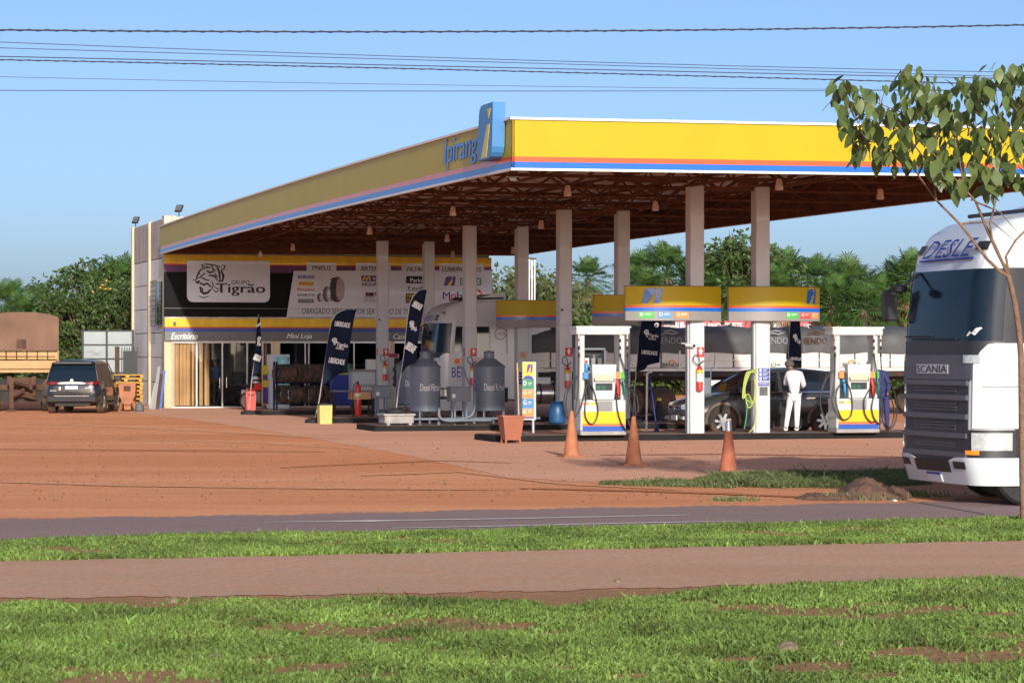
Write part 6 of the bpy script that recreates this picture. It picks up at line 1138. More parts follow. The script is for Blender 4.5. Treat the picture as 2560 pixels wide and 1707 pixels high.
part('roof', loft([(x, [(0,z-.04),(cw(x,z)+.02,z-.09),(cw(x,z)+.01,z-.03),(cw(x,z)*.88,z+.015),(cw(x,z)*.5,z+.038),(0,z+.045)]) for x, z in ((.30,1.755),(.5,1.775),(1.2,1.81),(2.2,1.79),(2.55,1.75))]), 'car_black', t)
side_poly(t, 'rear_pillar', [(.08,1.1),(.50,1.1),(.62,1.70),(.36,1.74),(.2,1.5)], lambda x, z: cw(x,z), 'car_dusty_side', .02, .015); side_poly(t, 'side_dirt_film', [(.5,1.12),(2.9,1.12),(2.55,1.68),(.62,1.70)], lambda x, z: cw(x,z), 'car_dusty_side', .01, .006, label='side windows under a film of dust')
side_poly(t, 'front_pillar', [(2.6,1.70),(3.5,1.08),(3.62,1.1),(2.7,1.73)], lambda x, z: cw(x,z), 'car_dusty_side', .02, .015); side_poly(t, 'front_door', [(1.9,.42),(2.95,.42),(2.95,1.08),(1.9,1.1)], lambda x, z: .935 if z < .9 else .90, 'car_dusty_side', .02, .0); side_poly(t, 'rear_door', [(.95,.5),(1.86,.42),(1.86,1.1),(.95,1.1)], lambda x, z: .935 if z < .9 else .90, 'car_dusty_side', .02, .0)
side_poly(t, 'running_board', [(1.1,.28),(2.9,.28),(2.9,.36),(1.1,.36)], lambda x, z: .95, 'car_dusty_side', .1, .0)
part('chrome_trim', MB().prism([(-.52,.0),(-.40,.055),(0,.075),(.40,.055),(.52,.0),(.40,-.012),(-.40,-.012)], -.02, .0, Matrix.Translation((-.015,0,1.02)) @ Matrix.Rotation(R(-90), 4, 'Z')), 'chrome', t)
BK = Matrix.Rotation(R(-90), 4, 'Z')      # text plane facing the tail; x' -> -y
for s in (-1,1):
    part('tail_light', MB().add([(-.035,s*.42,1.07),(-.02,s*.72,1.09),(.12,s*.90,1.12),(.22,s*.92,1.05),(.08,s*.90,1.0),(-.03,s*.72,.99),(-.045,s*.50,1.02)], [(0,1,2,3,4,5,6)]), 'tail_red', t)
    part('reflector', MB().box(-.03,.04,s*.72-.10,s*.72+.10,.46,.52), 'tail_red', t); part('mirror', MB().bbox(2.85,3.02,s*1.06-.12,s*1.06+.12,1.10,1.28,.03), 'dark_plastic', t)
part('number_plate', MB().box(-.055,-.03,-.22,.22,.84,.97), 'plate_white', t); part('plate_strip', MB().box(-.06,-.055,-.22,.22,.945,.97), 'ink_blue', t); part('emblem', MB().lathe([(.002,0),(.06,0),(.06,.01),(.002,.01)], 14, Matrix.Translation((-.03,0,1.13)) @ Matrix.Rotation(R(90), 4, 'Y')), 'chrome', t)
part('sticker', MB().box(-.05,-.035,.36,.44,.80,.92), 'canvas_cream', t); part('badge', MB().box(-.05,-.035,-.62,-.46,.86,.89), 'chrome', t); part('badge', MB().box(-.05,-.035,.52,.74,.78,.80), 'chrome', t)
part('rear_bumper', MB().bbox(-.06,.14,-.86,.86,.40,.62,.04), 'car_black', t); part('bumper_step', MB().box(-.065,-.05,-.6,.6,.60,.615), 'chrome', t); part('spoiler', MB().prism([(-.66,1.70),(.66,1.70),(.62,1.77),(-.62,1.77)], -.02, .16, Matrix.Translation((.18,0,0)) @ BK), 'car_black', t)
part('spare_wheel', MB().lathe([(.34,-.1),(.36,0),(.34,.1)], 20, Matrix.Translation((.65,0,.34))), 'rubber', t); part('underbody', MB().box(.1,4.5,-.6,.6,.26,.4), 'chassis', t)
for x in (.95, 3.70):
    for s in (-1, 1):
        part('wheel_arch', MB().prism((arc(x,.40,.46,.46,-12,192,16)+arc(x,.385,.37,.37,192,-12,16))[::-1], s*.74, s*.945), 'chassis', t)
        w_ = thing('wheel', None, None, (0,0,0)); w_.parent = t; w_.location = (x, s*.835, .385); w_.rotation_euler = (0,0,0); wheel_geo(w_, Vector((0,0,0)), .385, .265, 'dusty_rubber', 'aluminium', 6, rim_k=.6)

# ================================================================ TRUCK CABS
def cab_outline():
    P = [(.9-i*.1, 2.5) for i in range(6)]                      # far side, then corner, front, near corner, near side
    P += [(.38-.38*math.sin(R(a)), 2.5-.25*(1-math.cos(R(a)))) for a in range(0, 91, 15)]
    P += [(-.03*math.sin(math.pi*k/10), 2.25-k*.195) for k in range(1, 10)]
    P += [(.5-.5*math.cos(R(a)), .3-.3*math.sin(R(a))) for a in range(0, 91, 10)]
    P += [(.5+i*.1, 0) for i in range(1, 19)]
    out = [P[0]]; 
    for p in P[1:]:
        if math.dist(p, out[-1]) > .004: out.append(p)
    s = [0]; 
    for a, b in zip(out, out[1:]): s.append(s[-1]+math.dist(a, b))
    return out, s
OP, OS = cab_outline(); SF0 = OS[11]; 
def o_at(s):
    for i in range(len(OS)-1):
        if OS[i] <= s <= OS[i+1] or i == len(OS)-2:
            f = (s-OS[i])/(OS[i+1]-OS[i]); a, b = OP[i], OP[i+1]; dx, dy = b[0]-a[0], b[1]-a[1]; l = math.hypot(dx, dy); return (a[0]+dx*f, a[1]+dy*f, dy/l, -dx/l)
def s_front(y): return min(range(len(OP)), key=lambda i: abs(OP[i][1]-y) + (10 if OP[i][0] > .35 and y > .05 and y < 2.45 else 0)) 
def S_of(i): return OS[i]
iF = [i for i, p in enumerate(OP) if abs(p[1]-2.25) < .01][0]; iN = [i for i, p in enumerate(OP) if abs(p[1]-.3) < .01][0]; iE = [i for i, p in enumerate(OP) if p[1] == 0 or p[1] < .001][0]
sF, sN, sE, sEnd = OS[iF], OS[iN], OS[iE], OS[-1]                # start of flat front, end of flat front, start of side, back edge
def make_truck(lab, pos, rot, zk=1.0, w0=.28, side='grille_dark'):
    t = thing('semi_truck', lab, 'truck', pos, rot)
    prof = [(.28,.10,.03),(.60,.0,0),(1.05,.0,0),(2.2,.02,.0),(2.7,.06,.01),(3.25,.13,.02),(3.45,.17,.03),(3.75,.34,.08),(3.92,.60,.14),(4.0,.95,.22)]
    def pz(z):
        for (a, xa, ia), (b, xb, ib) in zip(prof, prof[1:]):
            if a <= z <= b: f = (z-a)/(b-a); return xa+(xb-xa)*f, ia+(ib-ia)*f
        return prof[0][1:] if z < .3 else prof[-1][1:]
    def pt(s, z, d=0):
        x, y, nx, ny = o_at(max(0, min(sEnd, s))); dx, ins = pz(z); y = 1.25+(y-1.25)*(1-ins/1.25); k = max(0, 1-(x)/2.3)
        return (x+dx*k-ny*0 + (-nx)*0 + d*N_(s)[0], y + d*N_(s)[1], z*zk)
    def N_(s):
        x, y, tx, ty = o_at(max(0, min(sEnd, s))); return (-abs(tx) if False else (tx if tx < 0 else -tx) if abs(ty) < 2 else 0, (ty)) if False else _n(s)
    def _n(s):
        a = o_at(max(0, s-.02)); b = o_at(min(sEnd, s+.02)); dx, dy = b[0]-a[0], b[1]-a[1]; l = math.hypot(dx, dy) or 1; return (dy/l, -dx/l)
    def skin(name, s0, s1, z0, z1, d, m, parent=t, ns=None, nz=None, th=.02, f=None, label=None):
        ns = ns or max(2, int((s1-s0)/.08)); nz = nz or max(1, int((z1-z0)/.15)); vs = []
        for dd in (d, d-th):
            for j in range(nz+1):
                for i in range(ns+1):
                    z = z0+(z1-z0)*j/nz; s = s0+(s1-s0)*i/ns
                    if f: s, z = f(i/ns, j/nz)
                    vs.append(pt(s, z, dd))
        n1 = ns+1; off = n1*(nz+1); fs = []; top = []
        for j in range(nz):
            for i in range(ns): a = j*n1+i; top.append((a, a+1, a+1+n1, a+n1)); fs.append((off+a, off+a+n1, off+a+1+n1, off+a+1))
        rim = [i for i in range(n1)] + [j*n1+ns for j in range(1, nz+1)] + [nz*n1+i for i in range(ns-1,-1,-1)] + [j*n1 for j in range(nz-1,0,-1)]
        for a, b in zip(rim, rim[1:]+rim[:1]): fs.append((a, off+a, off+b, b))
        return part(name, MB().add(vs[:off], top, True).add(vs, fs, False), m, parent, label=label)
    # shell
    zs_ = [.55,.8,1.05,1.4,1.8,2.2,2.45,2.7,2.95,3.25,3.45,3.6,3.75,3.85,3.92,4.0]; ss = [OS[i] for i in range(len(OS))]; vs = []; fs = []
    for z in zs_:
        for s in ss: vs.append(pt(s, z, -.015))
    n1 = len(ss)
    for j in range(len(zs_)-1):
        for i in range(n1-1): a = j*n1+i; fs.append((a, a+1, a+1+n1, a+n1))
    fs.append(tuple(range((len(zs_)-1)*n1, len(zs_)*n1)))
    fs.append(tuple(j*n1+0 for j in range(len(zs_))) + tuple(j*n1+n1-1 for j in range(len(zs_)-1,-1,-1)))
    part('cab', MB().add(vs, fs, True), 'truck_white', t)
    ws = skin('windscreen', sF-.30, sE-.12, 2.25, 3.24, .006, 'glass_blue')
    skin('pillar_trim', sE-.12, sE+w0, 2.2, 3.25, .008, side); skin('side_window', sE+w0+.04, sE+1.15, 2.22 if zk > .95 else 2.28, 3.12, .008, 'glass_dark')
    skin('wiper_panel', sF-.30, sE-.10, 2.05, 2.25, .012, 'grille_dark'); skin('wiper', sF+.2, sN-.3, 2.27, 2.295, .03, 'rubber'); skin('wiper', sF-.1, sF+.9, 2.31, 2.33, .03, 'rubber')
    skin('nose_panel', sF-.05, sN+.10, 1.72, 2.06, .03, 'grille_grey'); 
    skin('badge', sF+.45, sN-.50, 1.80, 1.93, .04, 'aluminium')
    mb = put_text(MB(), 'SCANIA', 0, 0, 1, 1, 0, 0); mb.v = [pt(sF+.47+(sN-sF-.99)*p[0], 1.815+.1*p[2], .045) for p in mb.v]; part('lettering', mb, 'grille_dark', t)
    skin('grille', sF-.02, sN+.02, .62, 1.74, .0, 'grille_dark')
    for z in (.66,.92,1.18,1.44,1.64): skin('grille_bar', sF-.02, sN+.03, z, z+.07, .045, 'grille_grey', th=.05)
    for z in (.80,.84,1.04,1.08,1.12,1.30,1.34,1.38,1.56,1.60): skin('grille_mesh', sF+.35, sN-.3, z, z+.012, .02, 'grille_grey', th=.02)
    skin('corner_panel', sF-.36, sF-.02, 1.02, 2.02, .02, 'truck_white')
    def wf_(i, j):                                               # big white near-side corner with curved top
        s = sN+.12+(sEnd-sN-.14)*i; top = 2.22-.30*max(0, 1-(s-sN-.12)/.25)**2; return s, 1.06+(top-1.06)*j
    skin('corner_panel', 0, 1, 0, 1, .022, 'truck_white', f=wf_, ns=24, nz=6)
    skin('top_lamp', sF-.30, sF-.02, 1.98, 2.06, .04, 'lamp_clear'); skin('top_lamp', sN-.05, sN+.22, 1.95, 2.06, .045, 'lamp_clear')
    skin('headlamp_band', sF-.34, sE+.08, .60, 1.04, .015, 'grille_dark'); skin('headlight', sN+.12, sE+.02, .76, 1.00, .04, 'lamp_clear'); skin('headlight', sF-.32, sF-.04, .76, 1.0, .035, 'lamp_clear'); skin('indicator', sN+.02, sN+.22, .70, .76, .04, 'amber')
    skin('step_panel', sE+.08, sEnd, .55, 1.05, .0, 'chassis')
    def bf(i, j): s = sF-.36+(sE+.45-sF+.36)*i; dip = .16*math.exp(-((s-(sF+sN)/2)/.55)**4); return s, .28+(.66-dip-.28)*j
    skin('bumper', 0, 1, 0, 1, .05, 'truck_white', f=bf, ns=36, nz=4, th=.07); skin('lower_grille', sF+.42, sN-.42, .44, .60, .055, 'grille_dark'); skin('fog_lamp', sN-.30, sN+.02, .50, .60, .06, 'grille_dark'); skin('fog_lamp', sF+.0, sF+.25, .50, .60, .06, 'grille_dark')
    p = skin('number_plate', (sF+sN)/2-.22, (sF+sN)/2+.22, .30, .42, .065, 'plate_white'); skin('plate_strip', (sF+sN)/2-.22, (sF+sN)/2+.22, .395, .42, .07, 'ink_blue')
    # roof lamps, mirror
    for s in (sF+.02, sN+.05): skin('roof_lamp', s-.12, s+.12, 3.50, 3.62, .02, 'grille_dark')
    part('mirror', MB().bbox(-.18,.02,2.55,2.72,2.55*zk,3.0*zk,.04).tube([(-.1,2.5,3.02*zk),(-.1,2.6,2.98*zk)], .03, 6), 'grille_dark', t); part('front_mirror', MB().lathe([(.0,-.05),(.11,-.02),(.12,.05),(.03,.08)], 12, Matrix.Translation((-.22,2.0,2.98*zk))).tube([(-.2,2.0,3.0*zk),(.1,2.0,3.22*zk)], .02, 6), 'ink_black', t)
    part('roof_bar', MB().tube([(1.0,.25,4.06*zk),(1.0,2.25,4.06*zk)], .03, 8).tube([(1.0,.25,4.06*zk),(2.2,.2,4.10*zk)], .03, 8), 'grille_dark', t); part('roof_fairing', MB().add([(1.15,.28,4.0*zk),(1.15,2.22,4.0*zk),(2.3,2.3,3.95*zk),(2.3,.2,3.95*zk),(1.9,.35,4.25*zk),(1.9,2.15,4.25*zk),(2.3,2.2,4.28*zk),(2.3,.3,4.28*zk)], [(0,1,5,4),(1,2,6,5),(2,3,7,6),(3,0,4,7),(4,5,6,7)]), 'truck_white', t)
    part('chassis_rail', MB().box(.4,5.0,.75,.95,.55,.85).box(.4,5.0,1.55,1.75,.55,.85).box(.3,2.2,.3,2.2,.45,.6), 'chassis', t)
    return t, skin, pt
X, Z = G(2441, 1271-35, 0.18)
u, v = UVW((2441-CX)/FOC*35.4, 35.4)
t, skin, pt = make_truck('white truck with dark grille at the right edge of the road behind the young tree', W(u, v, 0), 0)
mb = put_text(MB(), 'DESLE', 0, 0, 1, 1, 0, 0, .3); mb.v = [pt(sF+.25+(sN-sF-.35)*p[0], 3.42+.26*p[2], .03) for p in mb.v]; part('lettering', mb, 'ink_blue', t); skin('blue_line', sF+.15, sN-.05, 3.38, 3.405, .02, 'ink_blue')
skin('blue_mark', sE+.35, sE+.62, 1.50, 1.56, .04, 'pump_blue'); skin('blue_mark', sE+.45, sE+.60, 1.95, 2.0, .04, 'ink_blue'); skin('panel_seam', sN+.25, sEnd-.05, 1.62, 1.64, .026, 'ink_grey')
mk = MB(); mk.v = []; mk.ribbon([(0,0),(.3,.5),(.5,.2),(.8,.9),(1,1)], .35, 0); mk.v = [pt(sN-.02+.24*p[0], 2.32+.11*p[2], .012) for p in mk.v]; part('windscreen_sticker', mk, 'ink_white', t)
for x, y in ((.80, .20), (1.4, 2.30)):
    w_ = thing('wheel', None, None, (0,0,0)); w_.parent = t; w_.location = (x, y, .50); w_.rotation_euler = (0,0,0); wheel_geo(w_, Vector((0,0,0)), .50, .34, 'rubber', 'steel_grey', 0, rim_k=.55)
part('rear_body', MB().bbox(2.5, 9.5, .0, 2.5, 1.1, 3.9, .04), 'truck_white', t)
for x in (4.6, 5.9, 8.0):
    for y in (.25, 2.25): w_ = thing('wheel', None, None, (0,0,0)); w_.parent = t; w_.location = (x, y, .50); w_.rotation_euler = (0,0,0); wheel_geo(w_, Vector((0,0,0)), .50, .34, 'rubber', 'steel_grey', 0, rim_k=.55)

# --- BENDO tractor with two grain trailers
vT = 29.3; uT = U_(1094, vT)
t, skin, pt = make_truck('white haulage truck cab lettered BENDO standing behind the diesel tanks', W(uT, vT, 0), 0, .93, -.02, 'truck_white')
def ftext(s, s0, s1, z0, z1, m, bold=.05, shear=0, d=.03): mb = put_text(MB(), s, 0, 0, 1, 1, 0, 0, shear); mb.v = [pt(s0+(s1-s0)*p[0], z0+(z1-z0)*p[2], d) for p in mb.v]; return part('lettering', mb, m, t)
skin('visor', sF-.15, sN+.15, 3.26, 3.58, .03, 'truck_white'); ftext('BENDO', sF+.15, sF+1.25, 3.32, 3.52, 'ink_blue', .04, .2, .04); skin('visor_mark', sN-.45, sN-.1, 3.34, 3.52, .04, 'grille_dark')
ftext('BENDO', sE-.05, sE+.95, 1.40, 1.75, 'ink_blue', .07); ftext('TRANSPORTES', sE+.10, sE+.9, 1.28, 1.35, 'ink_red', .03)
mk = MB()
for q in range(3): mk.ribbon([(0,.12+q*.3),(.35,.3+q*.3),(.7,.18+q*.3),(1,.35+q*.3)], .16, 0)
mk.v = [pt(sE+.20+.75*p[0], 1.86+.24*p[2], .03) for p in mk.v]; part('red_streaks', mk, 'label_orange', t); skin('red_truck_mark', sE+.03, sE+.2, 1.86, 2.04, .03, 'label_orange')
part('sleeper_wall', MB().bbox(2.25,3.0,.02,2.48,.6,3.62,.05), 'truck_white', t); part('sleeper_hatch', MB().prism(round_rect(1.72,1.95,2.22,3.1,.12), -.02, .0), 'truck_white', t); rg = MB()
for i in range(26): a0, a1 = R(20+i*13), R(33+i*13); rg.add([(2.05+r_*math.cos(a), -.03, 2.68+r_*math.sin(a)) for r_, a in ((.20,a0),(.20,a1),(.17,a1),(.17,a0))], [(0,1,2,3)])
part('emblem_ring', rg, 'ink_grey', t); part('lettering', put_text(MB(), '1979', 1.92, 2.60, 2.20, 2.72, -.03, .01), 'ink_grey', t); part('side_deflector', MB().add([(3.0,.0,.9),(3.75,.12,.9),(3.75,.12,3.55),(3.0,.0,3.6),(3.0,.04,.9),(3.75,.16,.9),(3.75,.16,3.55),(3.0,.04,3.6)], [(0,1,2,3),(7,6,5,4),(0,4,5,1),(2,6,7,3)]), 'truck_white', t)
ta = U_(1338, vT)-uT; tb_ = U_(1396, vT)-uT; part('fuel_tank', MB().tube([(ta,.15,.78),(tb_,.15,.78)], .33, 24), 'brushed_tank', t); part('tank_strap', MB().tube([(ta+.12,.15,.78),(ta+.17,.15,.78)], .34, 24), 'chassis', t); part('tank_strap', MB().tube([(tb_-.2,.15,.78),(tb_-.15,.15,.78)], .34, 24), 'chassis', t)
part('roof_horns', MB().tube([(.7,.6,3.78),(1.2,.6,3.80)], .05, 8).tube([(.75,.9,3.78),(1.2,.9,3.80)], .05, 8), 'chassis', t)
def wheels(parent, xs, r=.50):
    for x in xs:
        for y in (.20, 2.30): w_ = thing('wheel', None, None, (0,0,0)); w_.parent = parent; w_.location = (x, y, r); w_.rotation_euler = (0,0,0); wheel_geo(w_, Vector((0,0,0)), r, .30, 'dusty_rubber', 'mud_steel', 0, rim_k=.55)
wheels(t, (1.35, 5.2, 6.4))
part('mudguard', MB().prism(arc(5.2,.5,.62,.62,20,160,10)+arc(5.2,.5,.59,.59,160,20,10), .05, .55), 'chassis', t)
def grain_trailer(lab, u0, u1, marks, wheel_x, tarpmarks):
    L = u1-u0; t = thing('grain_trailer', lab, 'trailer', W(u0, vT, 0)); fl, wt_, tp = 1.58, 2.12, 2.88
    part('floor_beam', MB().box(0,L,.0,2.5,fl-.10,fl), 'trailer_white', t); part('inner_box', MB().box(.03,L-.03,.07,2.43,fl,wt_+.2), 'chassis', t)
    n = max(4, int(L/.62)); w_ = L/n
    for k in range(n):
        part('side_panel', MB().bbox(k*w_+.025,(k+1)*w_-.025,.02,.07,fl+.02,fl+.24,.01), 'trailer_white', t); part('side_panel', MB().bbox(k*w_+.025,(k+1)*w_-.025,.02,.07,fl+.27,wt_,.01), 'trailer_white', t)
        if k % 2 == 0: part('stake', MB().box(k*w_-.03 if k else 0,k*w_+.03,-.015,.02,fl-.1,wt_+.02), 'trailer_white', t)
    part('rail', MB().box(0,L,-.01,.03,fl+.24,fl+.27), 'trailer_white', t)
    ns = 60; vs = []; prof = [(-.02,wt_-.06),(-.03,wt_+.25),(-.01,tp-.28),(.12,tp-.08),(.6,tp+.02),(1.25,tp+.06),(1.9,tp+.02),(2.4,tp-.08),(2.52,tp-.3),(2.52,wt_-.06)]
    for i in range(ns+1):
        x = i/ns*L; sag = .03*math.sin(x*2.1)+.02*math.sin(x*5.3+1)
        for y, z in prof: vs.append((x, y+(.03*math.sin(x*7+z*5) if z < tp-.1 else 0)*(1 if y < 1 else -1), z+(sag if z > wt_+.1 else 0)+ (.03*math.sin(x*3.3) if z <= wt_ else 0)))
    m_ = len(prof); fs = [(i*m_+k, i*m_+m_+k, i*m_+m_+k+1, i*m_+k+1) for i in range(ns) for k in range(m_-1)] + [tuple(range(m_)), tuple(range((ns+1)*m_-1, ns*m_-1, -1))]
    part('tarpaulin', MB().add(vs, fs, True), 'tarp_grey', t)
    for s, xc, sub, m in tarpmarks:
        part('lettering', put_text(MB(), s, xc-.42, 2.36, xc+.42, 2.58, -.085, .03), m, t); mk = MB().ribbon([(xc-.3,2.66),(xc-.1,2.72),(xc+.1,2.68),(xc+.3,2.74)], .05, -.085).ribbon([(xc-.2,2.76),(xc,2.80),(xc+.2,2.76)], .04, -.085); part('tarp_mark', mk, m, t)
    for s, xc, m in marks:
        part('lettering', put_text(MB(), s, xc-.32, fl+.04, xc+.32, fl+.17, -.012, .04), m, t)
        if s == 'BENDO': part('small_mark', MB().ribbon([(xc-.12,fl+.2),(xc,fl+.25),(xc+.12,fl+.2)], .07, -.012), 'label_orange', t)
    part('chassis_rail', MB().box(.1,L-.1,.6,.75,1.18,1.48).box(.1,L-.1,1.7,1.85,1.18,1.48), 'chassis', t); part('side_rail', MB().box(.1,L-.1,.05,.1,1.30,1.46), 'chassis', t); part('underrun_bar', MB().tube([(L-.4,.1,.7),(L-.4,2.4,.7)], .05, 8), 'mud_steel', t)
    for x in (.3*L, .3*L+1.2, .5*L): part('marker_light', MB().box(x-.06,x+.06,.03,.05,1.36,1.41), 'tail_red', t)
    part('landing_leg', MB().box(1.2,1.35,.5,.62,.1,1.3).box(1.1,1.45,.45,.67,.0,.1), 'mud_steel', t); wheels(t, wheel_x); return t
uA, uB = U_(1330, vT), U_(1968, vT); xm = lambda x, u0: U_(x, vT)-u0
grain_trailer('front grain trailer with grey tarpaulin right behind the white truck, left of the right flag', uA, uB, [('BENDO', xm(1680,uA), 'grille_dark'), ('ECO+', xm(1943,uA)-.2, 'grille_dark')], (xm(1565,uA), xm(1565,uA)+1.25), [('BENDO', xm(1672,uA), 1, 'ink_grey'), ('BENDO', xm(1955,uA)-.25, 1, 'ink_grey')])
uA2 = U_(2004, vT); grain_trailer('rear grain trailer with wrinkled grey tarpaulin behind the right fuel pump', uA2, uA2+7.6, [('BENDO', xm(2129,uA2), 'grille_dark')], (4.9, 6.2), [('BENDO', xm(2037,uA2), 1, 'mud_steel')])

# --- dirty trailer at far left, rear towards us
Zt = 92.0; t = thing('tipper_trailer', 'red dust covered trailer with a rounded tarpaulin, its rear cut by the left edge', 'trailer', Vector((LX(54,Zt), Zt, 0))); t.rotation_euler = (0,0,R(11.5))
hw = 1.29; z_ = lambda y: LZ(y, Zt)
part('tarpaulin', MB().prism([(-hw,z_(877)),(hw,z_(877)),(hw,z_(800))]+[(hw*math.cos(R(a)), z_(797)+.24*math.sin(R(a))) for a in range(6,180,12)]+[(-hw,z_(800))], 0, 7.5), 'tarp_dirty', t)
part('tarp_patch', MB().box(-.18,.16,-.01,0,z_(872),z_(848)), 'mud_steel', t)
for k in range(7): x = -hw+.05+k*.36; part('tailboard_slat', MB().bbox(x,x+.33,-.03,.04,z_(899),z_(880),.015), 'trailer_tan', t)
part('tailboard', MB().bbox(-hw,hw,-.05,.05,z_(922),z_(901),.02), 'trailer_tan', t); part('bar', MB().box(-hw,hw*.9,-.07,-.05,z_(892),z_(890)).box(-hw,hw*.9,-.07,-.05,z_(899),z_(897.5)), 'mud_steel', t); part('side_wall', MB().box(-hw,-hw+.05,.05,7.5,z_(922),z_(877)).box(hw-.05,hw,.05,7.5,z_(922),z_(877)), 'trailer_tan', t)
part('rear_crossbeam', MB().box(-hw,hw,-.05,.1,z_(931),z_(924)), 'trailer_tan', t); part('chassis_rail', MB().box(-.5,-.35,0,7,.95,1.25).box(.35,.5,0,7,.95,1.25), 'mud_steel', t); part('crossmember', MB().box(-.5,.5,.1,.25,.9,1.2).box(-.9,.9,.5,.62,.75,.95), 'mud_steel', t)
part('drawbar', MB().bar((-.3,-.1,1.1),(.25,-.2,.95),.14).bar((.1,-.1,1.1),(.35,-.15,.8),.10), 'mud_steel', t); part('support_leg', MB().box(-.42,-.28,-.2,-.06,.1,1.2).box(-.52,-.18,-.25,0,.0,.08).bar((-.35,-.15,.55),(.1,-.1,.8),.06), 'mud_steel', t)
for s in (-1,1): part('mud_flap', MB().box(s*.98-.24,s*.98+.24,.30,.32,.55,1.05), 'dusty_rubber', t); part('tail_lamp', MB().box(s*.98-.15,s*.98+.15,.28,.34,1.0,1.12), 'tail_red', t)
for y in (.95, 2.2):
    for s in (-1,1): w_ = thing('wheel', None, None, (0,0,0)); w_.parent = t; w_.location = (s*.98, y, .5); w_.rotation_euler = (0,0,0); wheel_geo(w_, Vector((0,0,0)), .50, .50, 'dusty_rubber', 'mud_steel', 0, 'X', rim_k=.55)
part('axle_frame', MB().box(-.75,.75,.6,2.6,.35,.95).box(-1.2,1.2,.7,.8,.95,1.15), 'chassis', t); part('air_tank', MB().tube([(-.3,.5,.62),(.5,.5,.62)], .14, 12).tube([(.1,.2,.55),(.5,.3,.45)], .05, 8), 'mud_steel', t)
# ================================================================ TREES
def leaf_quad(mb, p, d, n, l, w_):
    d = d.normalized(); s = d.cross(n); s = s.normalized() if s.length > 1e-4 else Vector((1,0,0)); o = p
    mb.add([o, o+d*l*.45+s*w_*.5, o+d*l, o+d*l*.45-s*w_*.5], [(0,1,2,3)])
def rv(r=random): 
    while True:
        v = Vector((r.uniform(-1,1), r.uniform(-1,1), r.uniform(-1,1)))
        if .01 < v.length < 1: return v
def crown_mesh(seed, H, Rr, nclump, nleaf, leaf=(.34,.16), droop=.2, low=.35):
    r = random.Random(seed); mb = MB(); limbs = MB(); top = Vector((0,0,H))
    limbs.tube([(0,0,0),(.1,0,H*.25),(r.uniform(-.3,.3),0,H*.5),(r.uniform(-.5,.5),.1,H*.8)], [.16,.13,.10,.04], 7)
    for c in range(nclump):
        a = r.uniform(0, 6.28); rr = Rr*math.sqrt(r.uniform(.02,1)); hz = H*(low+(1-low)*r.uniform(0,1)); k = math.sqrt(max(.06, 1-((hz/H-.62)/.46)**2)); cx = math.cos(a)*rr*k; cy = math.sin(a)*rr*k; cr = r.uniform(.30,.75)*Rr*.42
        limbs.tube([(0,0,hz*.55),(cx*.5,cy*.5,hz*.78),(cx,cy,hz)], [.05,.035,.015], 5)
        for q in range(nleaf):
            v = rv(r); v = v.normalized()*(v.length**.5); p = Vector((cx,cy,hz))+Vector((v.x*cr*1.15, v.y*cr*1.15, v.z*cr*.8)); d = v*.6+rv(r)*.8+Vector((0,0,-droop)); leaf_quad(mb, p, d, rv(r), leaf[0]*r.uniform(.6,1.2), leaf[1]*r.uniform(.7,1.2))
    return mb.mesh('foliage'), limbs.mesh('trunk')
BV = []
for i, (H, Rr, nc, nl, lf, dr) in enumerate(((6.2,2.6,64,120,(.30,.13),.2),(5.2,2.8,60,120,(.32,.12),.6),(6.8,2.4,62,120,(.28,.12),.3),(3.2,2.4,44,110,(.26,.11),.2))):
    f, tr = crown_mesh(40+i, H, Rr, nc, nl, lf, dr, .12 if i == 3 else .25); f.materials.append(M['leaf_olive' if i == 1 else 'leaf_broad']); tr.materials.append(M['bark']); BV.append((f, tr, H, Rr))
def palm_mesh(seed, nf=44, R0=1.5, bl=.95):
    r = random.Random(seed); mb = MB(); dry = MB()
    for k in range(nf):
        a = k*2.4; el = R(82-145*(k/nf)); dead = k > nf*.86; pl = R0*r.uniform(.7,1.1); d0 = Vector((math.cos(a)*math.cos(el), math.sin(a)*math.cos(el), math.sin(el))); hub = d0*pl+Vector((0,0,-.12*pl)); tgt = dry if dead else mb
        tgt.tube([(0,0,0), tuple(d0*pl*.5+Vector((0,0,.04))), tuple(hub)], [.03,.02,.012], 3, caps=False)
        side = d0.cross(Vector((0,0,1))); side = side.normalized() if side.length > .05 else Vector((1,0,0)); nrm = side.cross(d0).normalized(); fwd = (d0+Vector((0,0,-.25))).normalized()
        nl = 24; B = bl*r.uniform(.8,1.15)
        for q in range(nl):
            th = R(-140+280*q/(nl-1)); d = (fwd*math.cos(th)+side*math.sin(th)+nrm*.12).normalized(); L = B*(1-.25*abs(th)/2.5)*r.uniform(.9,1.08); s2 = d.cross(nrm).normalized()*.038
            p0 = hub; p1 = hub+d*L*.55; p2 = hub+d*L+Vector((0,0,-.28*L*r.uniform(.6,1.4)*(1.6 if dead else 1))); tgt.add([p0, p1+s2, p2, p1-s2], [(0,1,2,3)])
    return mb.mesh('crown'), dry.mesh('dead_fronds')
PV = []
for i in range(3): c, d = palm_mesh(80+i); c.materials.append(M['leaf_palm']); d.materials.append(M['leaf_dry']); PV.append((c, d))
TM = MB().lathe([(.22,0),(.17,.3),(.15,1.0)], 12).mesh('trunk'); TM.materials.append(M['palm_bark'])
def mk(name, me, parent, loc, sc, rz):
    o = bpy.data.objects.new(name, me); col.objects.link(o); o.parent = parent; o.location = loc; o.scale = sc; o.rotation_euler = (0,0,rz); return o
